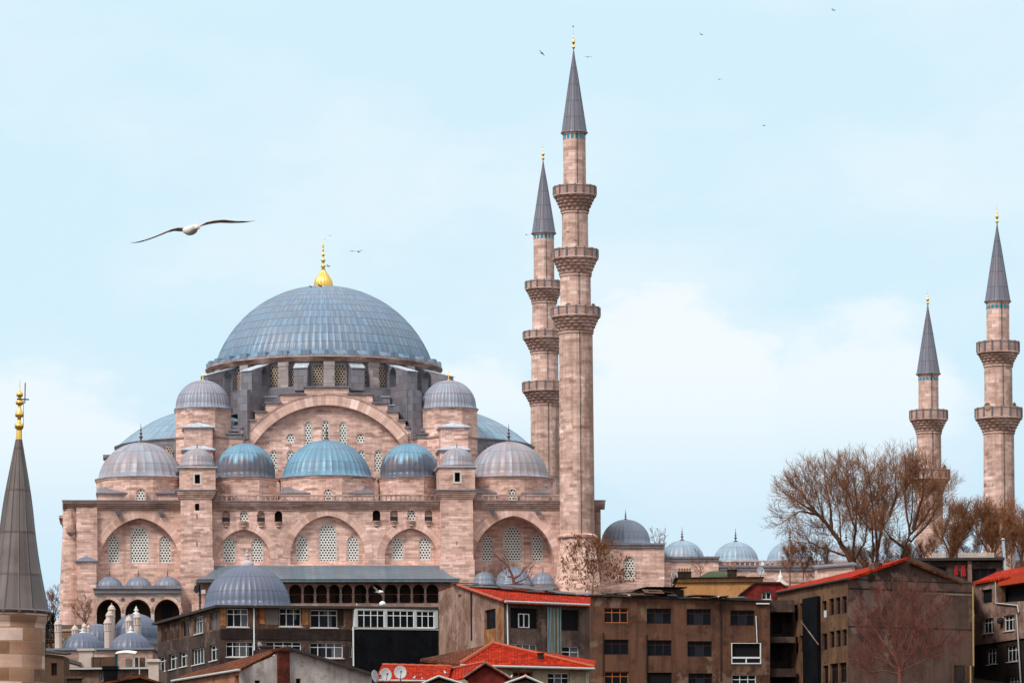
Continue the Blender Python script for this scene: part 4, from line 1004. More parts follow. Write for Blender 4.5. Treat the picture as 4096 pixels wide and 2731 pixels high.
# ------------------------------------------------------------------ long brown house with rusty windows
def house_long():
    loc = hull(1200, 2600, 363); root = thing('corner_house', 'long dark brown house with white windows, rust streaks and a black clad bay', 'house', loc, None)
    a, b_, c = P(630, 2490, 384), P(879, 2418, 360), P(1745, 2441, 365.6)
    fl, ff = face2(a, b_, loc), face2(b_, c, loc)
    # left side
    wu = [(643, 2474, 680, 2562, 'g1'), (684, 2467, 719, 2555, 'g1'), (723, 2478, 757, 2545, 'o2'), (778, 2462, 811, 2532, 'w3t'), (838, 2444, 874, 2518, 'g2')]
    wl = [(634, 2624, 664, 2684, 'w2t'), (676, 2614, 708, 2674, 'w2t'), (718, 2604, 750, 2664, 'w2ts'), (768, 2590, 818, 2654, 'w4'), (838, 2577, 869, 2640, 'w2ts')]
    wallpx(fl, root, [(630, 2492), (630, 2572), (879, 2518), (879, 2420)], wu, 'pl_beige')
    wallpx(fl, root, [(630, 2572), (630, 2820), (879, 2820), (879, 2518)], wl, 'pl_brown')
    for w in wu+wl: hwin(fl, root, w, w[4])
    # front
    wu = [(908, 2433, 994, 2506, 'w3tb'), (1118, 2431, 1205, 2504, 'w3tb'), (1242, 2438, 1351, 2509, 'w3tb')]
    wl = [(905, 2565, 1015, 2626, 'w4t'), (1062, 2565, 1206, 2618, 'w4t'), (1240, 2569, 1373, 2630, 'w4tb'), (1397, 2580, 1410, 2628, 'w1')]
    wallpx(ff, root, [(879, 2420), (879, 2514), (1760, 2514), (1760, 2442)], wu, 'pl_beige')
    wallpx(ff, root, [(879, 2514), (879, 2830), (1760, 2830), (1760, 2514)], wl, 'pl_brown')
    for w in wu+wl: hwin(ff, root, w, w[4])
    # rust and board patches between the windows
    for (x0, y0, x1, y1, m) in ((1038, 2428, 1059, 2494, 'pl_rust'), (1207, 2432, 1239, 2498, 'pl_rust'), (1062, 2428, 1114, 2498, 'boards'), (882, 2424, 903, 2500, 'pl_rust'), (1353, 2440, 1374, 2500, 'wood_d')):
        s0, s1, z0, z1 = ff.rect(x0, y0, x1, y1); b = MB(ff); b.box(s0, s1, -.03, .01, z0, z1); b.build('wall_panel', M[m], root)
    s0, s1, z0, z1 = ff.rect(883, 2516, 1410, 2556); b = MB(ff); b.box(s0, s1, -.06, .01, z0, z1); b.build('parapet_band', M['pl_dark'], root)
    # projecting bay: white glazing above, black cladding below
    d = -.9
    s0, s1, z0, z1 = ff.rect(1419, 2509, 1768, 2700, d); b = MB(ff); b.box(s0, s1, d, -.01, z0, z1); b.build('bay_cladding', M['black'], root)
    wins = [(1429, 2438, 1538, 2510, 'w4t'), (1547, 2440, 1657, 2510, 'w4t'), (1665, 2442, 1738, 2510, 'w3t')]
    wallpx(ff, root, [(1421, 2433), (1421, 2511), (1752, 2511), (1752, 2437)], wins, 'gutter', d, .12, .85, 'bay_wall')
    for w in wins: hwin(ff, root, w, w[4], d, .16)
    s0, s1, z0, z1 = ff.rect(1421, 2436, 1424, 2511, d)
    b = MB(ff)
    for k in range(3): b.box(s0-.04, s0-.005, d+.05+k*.28, d+.10+k*.28, z0, z1)
    for z in (z0, z0+(z1-z0)*.68, z1-.06): b.box(s0-.045, s0-.006, d+.05, -.1, z, z+.06)
    b.build('bay_side_window', M['white'], root)
    b = MB(ff); b.box(s0-.1, ff.L(1768, 2511, d)[0]+.1, d-.06, 0, z0-.11, z0-.02); b.build('bay_sill', M['gutter'], root)
    # right annex, darker
    fa = ff; wa = [(1787, 2473, 1822, 2509, 'w2')]
    wallpx(fa, root, [(1761, 2452), (1761, 2830), (1890, 2830), (1890, 2456)], [(1787, 2473, 1822, 2509)], 'pl_brown', 1.2, .2, 6, 'annex_wall'); hwin(fa, root, wa[0], 'w2', 1.2)
    s0, s1, z0, z1 = fa.rect(1872, 2450, 1892, 2530, 1.1); b = MB(fa); b.box(s0, s1, 1.08, 1.19, z0, z1); b.build('dark_opening', M['dark'], root)
    # roof: thin felt slab with overhang
    zr = ff.L(1300, 2424)[1]; e = .5
    q = [fl.pt(fl.L(630, 2490)[0]-.3, -e, zr), ff.pt(-e, -e, zr), ff.pt(ff.L(1770, 2440)[0], -e-.5, zr), ff.pt(ff.L(1770, 2440)[0], 9, zr+.2), fl.pt(fl.L(630, 2490)[0], 9, zr+.2)]
    b = MB(); b.slab(q, .22); b.build('roof', M['felt'], root)
    b = MB(fa); s0, s1 = fa.L(1755, 2450, 1)[0], fa.L(1893, 2450, 1)[0]; z = fa.L(1820, 2448, 1)[1]; b.box(s0, s1, .6, 7, z-.02, z+.16); b.build('annex_roof', M['felt'], root)
    # white drain pipes
    for x, y0, y1, dd in ((1017, 2424, 2600, -.08), (1414, 2505, 2662, d-.05)):
        s, z0 = ff.L(x, y1, dd); _, z1 = ff.L(x, y0, dd); b = MB(ff); b.tube([(s, dd, z0), (s, dd, z1), (s+.12, dd-.1, z1+.1)], .07, 6, raw=False); b.build('drain_pipe', M['white'], root)
    # small things on the roof edge are separate: chimney cowl
house_long()

# ------------------------------------------------------------------ big domed tomb behind it
def tomb():
    Y = 402; loc = hull(990, 2430, Y); root = thing('domed_tomb', 'large smooth blue grey lead dome with white stone finial behind the long brown house', 'tomb', loc)
    f = Face(Vector((0, 0, 0)), Vector((1, 0, 0)), Vector((0, 1, 0)), loc)
    s, zr, R, k = px_dome(f, root, 990, 2415, 2259, 170, 0, M['lead_slate'], 44, 4, None, None, (2560, 176), M['stone_d'], 16, skirt=.03)
    b = MB(f); z = f.L(990, 2260)[1]; h = 68*k
    pr = [(.95, -.12), (1.0, .08), (.85, .20), (.35, .28), (.22, .34), (.34, .38), (.30, .43), (.16, .46), (.34, .52), (.38, .58), (.25, .66), (.12, .70), (.24, .76), (.24, .81), (.08, .88), (.03, 1.0)]
    b.lathe((s, 0), [(r*.66, z+y*h) for r, y in pr], 14); b.build('finial', M['pale_fin'], root, True)
M['pale_fin'] = plain('weathered pale finial stone', (.56, .50, .50), .8, .2, 0, .4, 2)
M['lead_slate'] = lead('smooth blue slate lead', (.115, .14, .21), patina=(.15, .14, .19), pat=.5, off=0, vary=.05, seam=.7)
tomb()

# ------------------------------------------------------------------ bath house with small domes and chimneys, lower left
def bath():
    Y = 405; loc = hull(430, 2600, Y); root = thing('bath_house', 'cluster of low grey lead domes among pale pink chimneys at lower left', 'bath house', loc)
    f = Face(Vector((0, 0, 0)), Vector((1, 0, 0)), Vector((0, 1, 0)), loc); k = Y/FPX
    s0, s1, z0, z1 = f.rect(205, 2610, 628, 2740); b = MB(f); b.box(s0, s1, -5, 14, z0, z1-.02); b.build('wall', M['stone_d'], root)
    b = MB(f); b.box(s0-.2, s1+.2, -5.3, 14, z1, z1+.2); b.build('roof', M['lead_grey'], root)
    for (x, yr, ya, hf, d, dr) in ((331, 2601, 2528, 85, -1.5, 2630), (523, 2601, 2528, 85, -1.5, 2630), (545, 2560, 2453, 92, 7, 2640), (392, 2570, 2494, 80, 8, 2640)):
        px_dome(f, root, x, yr, ya, hf, d, M['lead_slate'], 26, 3, None, None, (dr, hf*1.02), M['stone_d'], 12, skirt=.03)
    for (x, y, d, h) in ((523, 2528, -1.5, 30), (545, 2453, 7, 34), (331, 2528, -1.5, 22)):
        b = MB(f); s, z = f.L(x, y+2, d); b.lathe((s, d), [(r*1.0, z+t*h*k) for r, t in ((.34, -.1), (.36, .1), (.15, .25), (.12, .35), (.24, .45), (.22, .55), (.08, .65), (.16, .73), (.05, .85), (.01, 1))], 10); b.build('finial', M['white'], root, True)
    for (x0, x1, yt, yb, d) in ((219, 246, 2474, 2600, -3), (287, 312, 2497, 2560, 3), (328, 346, 2490, 2540, 4), (348, 361, 2497, 2540, 5), (417, 445, 2468, 2575, 3), (425, 450, 2440, 2570, 4.5), (434, 460, 2415, 2570, 6), (502, 529, 2460, 2540, 2), (535, 562, 2447, 2540, 3.5)):
        s0, z0 = f.L(x0, yb, d); s1, z1 = f.L(x1, yt, d); c = (s0+s1)/2; r = (s1-s0)/2; zt = z1-r*1.5; zz = zt-r*2.4
        b = MB(f); b.lathe((c, d), [(r, z0-1.5), (r, zz), (r*1.15, zz+.05), (r*1.15, zz+.15)], 8, pi/8)
        b.lathe((c, d), [(r*.62, zz), (r*.62, zt)], 8, pi/8)
        for i in range(8):
            a = 2*pi*i/8; q = f.turned(c, d, a, r*1.0); b.face = q; b.box(-.09*r/.33, .09*r/.33, 0, .12, zz+.1, zt); b.face = f
        b.lathe((c, d), [(r*1.15, zt-.1), (r*1.18, zt+.02), (r*1.0, zt+.1), (r*.85, zt+r*.7), (r*.4, zt+r*1.2), (r*.12, zt+r*1.35), (.02, zt+r*1.9)], 12)
        o = b.build('chimney', M['white_m'], root)
        b = MB(f)
        b.lathe((c, d), [(r*.70, zz+.12), (r*.70, zt-.12)], 8, pi/8); b.build('smoke_holes', M['dark'], o)
bath()

# ------------------------------------------------------------------ cluttered roof terrace under the bath house
def frontal(x, y, Y):
    loc = hull(x, y, Y); return loc, Face(Vector((0, 0, 0)), Vector((1, 0, 0)), Vector((0, 1, 0)), loc)
def low_house():
    loc, f = frontal(430, 2700, 335); root = thing('low_house', 'low shabby grey house with a white gutter below the bath house domes', 'house', loc)
    wallpx(f, root, [(255, 2674), (255, 2840), (640, 2840), (640, 2674)], [(400, 2690, 412, 2722)], 'pl_pinkgrey', thick=7); hwin(f, root, (400, 2690, 412, 2722), 'w1')
    s0, s1 = f.L(250, 2672)[0], f.L(602, 2672)[0]; z = f.L(430, 2673)[1]; b = MB(f); b.box(s0, s1, -.35, 7.2, z-.02, z+.10); b.build('roof', M['felt'], root)
    b = MB(f); b.box(s0+.1, s1, -.50, -.36, z-.06, z+.08)
    for x in (278, 560): s, _ = f.L(x, 2690); b.tube([(s, -.43, z-.06), (s, -.43, z-.5)], .05, 6, raw=False)
    b.build('gutter', M['gutter'], root)
    s0, s1, z0, z1 = f.rect(415, 2662, 466, 2760, -.8); b = MB(f); b.box(s0, s1, -.85, .6, z0, z1-.3); b.box(s0-.12, s1+.12, -.95, .7, z1-.3, z1); b.build('chimney', M['black'], root, label='sooty black square chimney')
    s0, s1, z0, z1 = f.rect(594, 2634, 634, 2760, -.6); b = MB(f); b.box(s0, s1, -.62, .5, z0, z1-.25); b.box(s0-.18, s1+.18, -.8, .7, z1-.25, z1-.1); b.box(s0-.08, s1+.08, -.7, .6, z1-.1, z1); b.build('chimney', M['white_m'], root, label='pale chimney with cream cap')
    s0, s1, z0, z1 = f.rect(316, 2598, 370, 2660, 4.0); b = MB(f); b.box(s0, s1, 4.0, 5.5, z0-.4, z1-.06); b.box(s0-.15, s1+.15, 3.85, 5.6, z1-.06, z1+.12); b.build('stair_tower', M['white_m'], root)
    b = MB(f); q = [f.pt(f.L(258, 2640, 1)[0], 1, f.L(258, 2640, 1)[1]), f.pt(f.L(325, 2660, 1)[0], 1, f.L(325, 2660, 1)[1]), f.pt(f.L(325, 2650, 4)[0], 4, f.L(325, 2648, 4)[1]), f.pt(f.L(258, 2632, 4)[0], 4, f.L(258, 2628, 4)[1])]
    b.slab(q, .15); b.build('lean_to', M['felt'], root)
low_house()
def shelter():
    loc = hull(520, 2670, 337.5); loc.z = P(520, 2671, 337.5).z; f = Face(Vector((0, 0, 0)), Vector((1, 0, 0)), Vector((0, 1, 0)), loc)
    root = thing('terrace_shelter', 'makeshift roof terrace shelter with white curved awning and teal tarpaulin', 'shelter', loc)
    rows = []
    for i in range(9):
        x = 462+i*10; s = f.L(x, 2612)[0]; z = f.L(x, 2612)[1]+.10*sin(pi*i/8)
        rows.append([f.pt(s, -.3, z), f.pt(s, 1.6, z+.25)])
    b = MB(f); b.grid(rows); b.grid([[p-Vector((0, 0, .06)) for p in r] for r in rows])
    for r in (rows[0], rows[-1]): b.add([r[0], r[1], r[1]-Vector((0, 0, .06)), r[0]-Vector((0, 0, .06))], raw=True)
    for k in (0, 1):
        for r1, r2 in zip(rows, rows[1:]): b.add([r1[k], r2[k], r2[k]-Vector((0, 0, .06)), r1[k]-Vector((0, 0, .06))], raw=True)
    b.build('awning', M['white'], root)
    for x in (466, 538, 556, 584):
        s, z0 = f.L(x, 2671); _, z1 = f.L(x, 2617 if x < 545 else 2625); b = MB(f); b.tube([(s, 0, z0), (s, 0, z1)], .05, 5, raw=False); b.build('post', M['gutter'], root)
    s0, s1, z0, z1 = f.rect(540, 2628, 584, 2671, .3); b = MB(f); b.box(s0, s1, .3, .4, z0, z1); b.build('wooden_screen', M['wood_w'], root)
    s0, s1, z0, z1 = f.rect(502, 2633, 528, 2671, .8); b = MB(f); b.box(s0, s1, .8, 1.2, z0, z1); b.box(s0+.06, s1-.06, .76, .80, z0+.1, z0+(z1-z0)*.45); b.box(s0+.06, s1-.06, .76, .80, z0+(z1-z0)*.55, z1-.08); b.build('cupboard', M['white_m'], root)
    s0, s1, z0, z1 = f.rect(459, 2614, 471, 2671, -.1); b = MB(f)
    rws = [[f.pt(s0+(s1-s0)*i/6, -.1+.06*(i % 2), z) for i in range(7)] for z in (z0, z1)]; b.grid(rws); b.build('tarpaulin', M['teal'], root)
    s0, s1, z0, z1 = f.rect(365, 2616, 460, 2671, 1.4); b = MB(f); b.box(s0, s1, 1.4, 1.55, z0, z1-.2); b.build('back_screen', M['wood_w'], root)
    b = MB(f)
    for a in (372, 400): 
        s = f.L(a, 2640)[0]; b.tube([(s, .2, z0), (s, .2, z1-.35)], .04, 5, raw=False)
    b.tube([(f.L(372, 2640)[0], .2, z1-.35), (f.L(420, 2640)[0], .2, z1-.35)], .04, 5, raw=False); b.build('clothes_rail', M['iron'], root)
shelter()
def shed():
    loc, f = frontal(215, 2680, 328); root = thing('wooden_shed', 'dark plank shed squeezed between the near minaret and the low house', 'shed', loc)
    wallpx(f, root, [(170, 2612), (170, 2860), (256, 2860), (256, 2622)], [(205, 2650, 228, 2700)], 'wood_w', thick=4); hwin(f, root, (205, 2650, 228, 2700), 'd2')
    b = MB(f); (s0, z0), (s1, z1) = f.L(165, 2606), f.L(262, 2618); b.slab([f.pt(s0, -.3, z0+.1), f.pt(s1, -.3, z1+.1), f.pt(s1, 4.3, z1+.4), f.pt(s0, 4.3, z0+.4)], .14); b.build('roof', M['felt'], root)
shed()
def old_roof():
    loc, f = frontal(520, 2730, 318); root = thing('old_roofed_house', 'bottom edge house of which only a dark mossy tiled roof shows', 'house', loc)
    a, p, c = f.L(375, 2738), f.L(560, 2704), f.L(690, 2742)
    b = MB(f); b.panel([(a[0]+.2, -2), (a[0]+.2, a[1]-.1), (p[0], p[1]-.1), (c[0]-.2, c[1]-.1), (c[0]-.2, -2)], (), 0, .1, 6); b.build('wall', M['pl_dark'], root)
    for u, v in ((a, p), (p, c)):
        b = MB(f); b.slab([f.pt(u[0], -.4, u[1]+.05), f.pt(v[0], -.4, v[1]+.05), f.pt(v[0], 6.4, v[1]+.05), f.pt(u[0], 6.4, u[1]+.05)], .16); b.build('roof_slope', M['tile_dk'], root)
    loc, f = frontal(295, 2720, 322); root = thing('brick_stump', 'small brown flat capped chimney stump beside the dark plank shed', 'chimney', loc)
    s0, s1, z0, z1 = f.rect(268, 2712, 322, 2800); b = MB(f); b.box(s0, s1, 0, 1.2, -2, z1); b.build('stack', M['pl_dark'], root)
    b = MB(f); b.box(s0-.15, s1+.15, -.15, 1.35, z1+.004, z1+.16); b.build('cap', M['wood_w'], root)
old_roof()

# ------------------------------------------------------------------ white gabled house, bottom centre
def gable_white():
    loc = hull(1200, 2700, 302); root = thing('white_gabled_house', 'white rendered gable house with red brown chimney strip and dark tiled roof', 'house', loc)
    a, b_ = P(957, 2678, 300), P(1487, 2694, 304); f = face2(a, b_, loc)
    wn = [(1019, 2719, 1040, 2760), (1184, 2712, 1203, 2760)]
    wallpx(f, root, [(957, 2840), (957, 2680), (1113, 2614), (1150, 2596), (1487, 2698), (1487, 2840)], wn, 'pl_white', name='gable_wall')
    for w in wn: hwin(f, root, w, 'v1', 0, .25)
    s0, s1, z0, z1 = f.rect(1114, 2603, 1160, 2840, -.3); b = MB(f); b.box(s0, s1, -.3, .4, z0, z1); b.box(s0-.1, s1+.15, -.4, 1.0, z1, z1+.22); b.build('chimney', plaster('red brown brick stack', (.13, .026, .016), (.04, .012, .010), .8, .8), root)
    # roof: left slope tiled, right slope seen edge on
    le = fl = face2(P(688, 2722, 317), a, loc)
    wallpx(fl, root, [(690, 2724), (690, 2840), (957, 2840), (957, 2684)], [(940, 2700, 955, 2760)], plaster('salmon render', (.46, .20, .13), (.25, .10, .06), .5, .5)); hwin(fl, root, (900, 2712, 938, 2780), 'w2')
    v = lambda x, y, Y: V3(root, x, y, Y)
    b = MB(); b.slab([v(686, 2719, 316.2), v(960, 2673, 299.4), v(1150, 2580, 303.2), v(742, 2694, 323)], .18); b.build('roof_slope', M['tile_dk'], root)
    b = MB(); b.slab([v(1148, 2581, 301), v(1492, 2689, 303.4), v(1500, 2700, 314), v(1100, 2610, 314)], .2); b.build('roof_slope', M['felt'], root)
    b = MB(); b.tube([v(686, 2722, 316), v(958, 2677, 299)], .09, 6); b.build('gutter', M['gutter'], root)
    b = MB(); b.box(*[q for p in [(0, 0)] for q in (0, 0)], 0, 0, 0, 0) if 0 else None
    p = v(1065, 2607, 308); b = MB(); b.box(p.x-.45, p.x+.45, p.y-.4, p.y+.4, p.z-.9, p.z+.35); b.box(p.x-.55, p.x+.55, p.y-.5, p.y+.5, p.z+.35, p.z+.48); b.build('chimney', M['pl_conc'], root)
gable_white()

# ------------------------------------------------------------------ red tiled houses bottom centre
def hip_house():
    loc = hull(2150, 2680, 304); root = thing('red_hip_roofed_house', 'cream house with broad bright red hipped tile roof and white gutter', 'house', loc)
    v = lambda x, y, Y: V3(root, x, y, Y)
    E0, E1, PK, LL, RB = v(1842, 2654, 300), v(2378, 2668, 304), v(1972, 2572, 307.5), v(1680, 2634, 314), v(2384, 2640, 318)
    b = MB(); b.slab([E0, E1, PK], .2); b.build('roof_slope', M['tile_red'], root)
    b = MB(); b.slab([E0, PK, LL], .2); b.build('roof_slope', M['tile_dk'], root, label='darker weathered red slope')
    b = MB(); b.slab([E1, RB, PK], .2); b.build('roof_slope', M['tile_red'], root)
    for (p, q, n) in ((E0, PK, 'ridge'), (PK, E1, 'ridge')):
        b = MB(); b.tube([p+(q-p)*t+Vector((0, 0, .05)) for t in [i/24 for i in range(25)]], [.13+.03*(i % 2) for i in range(25)], 6); b.build(n, M['ridge'], root)
    b = MB(); b.tube([E0+Vector((0, -.12, -.1)), E1+Vector((0, -.12, -.1))], .10, 6); b.build('gutter', M['gutter'], root)
    f = face2(P(1850, 2660, 301), P(2360, 2674, 304.8), loc)
    wn = [(2052, 2683, 2131, 2706, 'o3'), (2192, 2689, 2279, 2760, 'w3t')]
    wallpx(f, root, [(1850, 2664), (1850, 2850), (2356, 2850), (2356, 2678)], wn, 'pl_cream', thick=9)
    for w in wn: hwin(f, root, w, w[4])
    b = MB(); p = v(2163, 2640, 304.8); b.box(p.x-.22, p.x+.22, p.y-.25, p.y+.25, p.z-.6, p.z+.48); b.box(p.x-.28, p.x+.28, p.y-.3, p.y+.3, p.z+.48, p.z+.56); b.build('chimney', M['pl_dark'], root)
    s, z = f.L(2352, 2690, -.2); b = MB(f); b.tube([(s+.3, -.25, z+.25), (s-.1, -.1, z), (s-.1, -.1, z-4)], .05, 6, raw=False); b.build('drain_pipe', M['gutter'], root)
hip_house()
def low_red():
    loc = hull(1650, 2700, 291); root = thing('low_red_roofed_house', 'low house under a bright red tile roof carrying three satellite dishes', 'house', loc)
    v = lambda x, y, Y: V3(root, x, y, Y)
    b = MB(); b.slab([v(1500, 2716, 288), v(1790, 2722, 288), v(1806, 2664, 294), v(1528, 2657, 294)], .2); b.build('roof_slope', M['tile_red'], root)
    b = MB(); b.slab([v(1528, 2657, 294.05), v(1806, 2664, 294.05), v(1800, 2690, 300), v(1540, 2690, 300)], .2); b.build('roof_slope', M['tile_red'], root)
    p, q = v(1528, 2657, 294), v(1806, 2664, 294); b = MB(); b.tube([p+(q-p)*t for t in [i/16 for i in range(17)]], [.12+.025*(i % 2) for i in range(17)], 6); b.build('ridge', M['ridge'], root)
    f = face2(P(1508, 2718, 288.6), P(1786, 2722, 288.6), loc); wallpx(f, root, [(1508, 2722), (1508, 2860), (1786, 2860), (1786, 2728)], [], 'pl_pinkgrey', thick=10)
    b = MB(); b.tube([v(1500, 2719, 287.8), v(1700, 2722, 287.8)], .08, 6); b.build('gutter', M['gutter'], root)
low_red()
def front_gable(x0, xp, x1, yb, yp, Y, label, depth, wall, xs=0, rake='gutter', tile='tile_red'):
    loc, f = frontal(xp, yb, Y); root = thing('gabled_dormer_house', label, 'house', loc, 'little red gables along the bottom edge')
    a, p, c = f.L(x0, yb), f.L(xp, yp), f.L(x1, yb); e = .35
    b = MB(f); b.panel([(a[0]+e, -3), (a[0]+e, a[1]), (p[0], p[1]-.25), (c[0]-e, c[1]), (c[0]-e, -3)], (), 0, .1, depth); b.build('gable_wall', M[wall], root)
    for u, w in ((a, p), (p, c)):
        b = MB(f); b.slab([f.pt(u[0], -.35, u[1]), f.pt(w[0], -.35, w[1]), f.pt(w[0]+xs, depth, w[1]), f.pt(u[0]+xs, depth, u[1])], .14); b.build('roof_slope', M[tile], root)
        b = MB(f); b.tube([(u[0], -.42, u[1]-.02), (w[0], -.42, w[1]-.02)], .075, 5, raw=False); b.build('rake_board', M[rake], root)
    b = MB(f); b.tube([(p[0]+xs*t, -.3+(depth+.3)*t, p[1]+.05) for t in [i/14 for i in range(15)]], [.10+.02*(i % 2) for i in range(15)], 6, raw=False); b.build('ridge', M['ridge'], root)
front_gable(1852, 1942, 2046, 2710, 2649, 286, 'red gabled roof with a dark red gable end in front of the cream house', 9, 'pl_red', -2.5, 'pl_pinkgrey')
front_gable(1688, 1755, 1850, 2732, 2702, 279, 'pale edged little gable at the bottom edge under the perched gulls', 6, 'pl_beige', 0, 'gutter', 'tile_dk')
front_gable(2010, 2102, 2180, 2736, 2702, 279, 'pale edged little gable at the bottom edge below the cream wall', 6, 'pl_beige', 0, 'gutter', 'tile_dk')

# ------------------------------------------------------------------ grey house with broken red roof
def grey_house():
    loc = hull(2100, 2500, 345); root = thing('derelict_grey_house', 'derelict grey house with red tile roof, rust stains and pale cyan pipes', 'house', loc)
    fl, ff = face2(P(1755, 2364, 357), P(2015, 2403, 340), loc), face2(P(2015, 2403, 340), P(2359, 2418, 345), loc)
    v = lambda x, y, Y: V3(root, x, y, Y)
    wl = [(1938, 2436, 1982, 2515, 'd2')]
    wallpx(fl, root, [(1755, 2366), (1755, 2850), (1889, 2850), (1889, 2362), (1826, 2340)], [(1831, 2376, 1845, 2393)], 'pl_house', name='gable_wall'); hwin(fl, root, (1831, 2376, 1845, 2393), 'c1')
    wallpx(fl, root, [(1889, 2362), (1889, 2850), (2015, 2850), (2015, 2404)], wl, 'pl_house', name='gable_wall')
    for w in wl: hwin(fl, root, w, w[4])
    s0, s1, z0, z1 = fl.rect(1938, 2516, 1983, 2590); b = MB(fl); b.box(s0, s1, -.04, .01, z0, z1); b.build('rust_stain', M['pl_rust'], root)
    s0, s1, z0, z1 = fl.rect(1990, 2420, 2010, 2585); b = MB(fl); b.box(s0, s1, -.03, .01, z0, z1); b.build('rust_stain', M['pl_rust'], root)
    s0, s1, z0, z1 = fl.rect(1888, 2362, 1892, 2560); b = MB(fl); b.tube([(s0, -.08, z0), (s0, -.08, z1)], .07, 6, raw=False); b.build('drain_pipe', M['wood_d'], root)
    wf = [(2042, 2431, 2151, 2512, 'v3'), (2247, 2438, 2317, 2521, 'v2'), (2040, 2574, 2151, 2622, 'w4'), (2249, 2583, 2319, 2660, 'w2t')]
    wallpx(ff, root, [(2015, 2404), (2015, 2850), (2359, 2850), (2359, 2420)], wf, plaster('dark weathered render', (.150, .095, .078), (.060, .036, .030), .75, .35, pale=(.23, .155, .13)), reveal=.3)
    for w in wf: hwin(ff, root, w, w[4], 0, .3)
    s0, s1, z0, z1 = ff.rect(2073, 2456, 2117, 2506, .12); b = MB(ff)
    for a, q, c, e in ((s0, s0+.07, z0, z1), (s1-.07, s1, z0, z1), ((s0+s1)/2-.04, (s0+s1)/2+.04, z0, z1), (s0, s1, z1, z1+.06), (s0, s1, z0-.06, z0)): b.box(a, q, .1, .17, c, e)
    b.build('loose_casement', M['white'], root)
    b = MB(); q = [v(2008, 2402, 339.4), v(2362, 2416, 344.4), v(2362, 2382, 351.5), v(1826, 2336, 352)]; b.slab(q, .2); b.build('roof_slope', M['tile_red'], root)
    b = MB(); b.slab([v(1826, 2335.5, 352.1), v(2362, 2381, 351.6), v(2362, 2400, 359), v(1752, 2358, 359)], .2); b.build('roof_slope', M['tile_dk'], root)
    b = MB(); p, q = v(1826, 2337, 351.6), v(2010, 2401, 339.2); b.tube([p+(q-p)*t for t in [i/20 for i in range(21)]], [.12+.03*(i % 2) for i in range(21)], 6); b.build('verge_tiles', M['ridge'], root)
    b = MB(); p, q = v(2020, 2404, 338.9), v(2358, 2418, 344.0); b.tube([p, q], .10, 6); b.build('gutter', M['gutter'], root)
    s, z = ff.L(2032, 2590, -.1); _, z1 = ff.L(2028, 2410, -.1); b = MB(ff); b.tube([(s, -.1, z), (s-.05, -.1, z1)], .06, 6, raw=False); b.build('drain_pipe', M['white'], root)
    rnd = random.Random(4)
    for i in range(13):
        x = 2191+i*4.4; s, z0 = ff.L(x, 2640 if 3 < i else 2622, -.12); _, z1 = ff.L(x, 2423+rnd.random()*8, -.12); b = MB(ff)
        b.tube([(s, -.12-.05*rnd.random(), z0), (s+rnd.uniform(-.03, .03), -.14, (z0+z1)/2), (s, -.12, z1)], rnd.uniform(.02, .05), 5, raw=False); b.build('pipe', M[('pipe_c', 'pipe_c', 'pipe_r')[i % 3]], root)
    # torn grey sheets over the ridge
    for (x, y, Y, w, dd, a, t) in ((1925, 2348, 351, 3.2, 2.6, -.05, .12), (2090, 2352, 350, 4.2, 2.0, -.12, .16), (2160, 2360, 349.5, 2.2, 1.6, .05, .2), (1860, 2336, 352, 2.4, 1.6, -.03, .05), (2010, 2341, 352.5, 3.4, 1.8, .02, .05), (2240, 2372, 350.5, 2.6, 1.7, -.1, .15), (2320, 2380, 351, 2.0, 1.6, .03, .12)):
        p = v(x, y, Y); c, s = cos(a), sin(a); b = MB()
        q = [p+Vector((sx*w/2, sy*dd/2, sx*w/2*s+sy*dd/2*t+.12)) for sx, sy in ((-1, -1), (1, -1), (1, 1), (-1, 1))]; b.slab(q, .06); b.build('roof_sheet', M['sheet'], root)
grey_house()

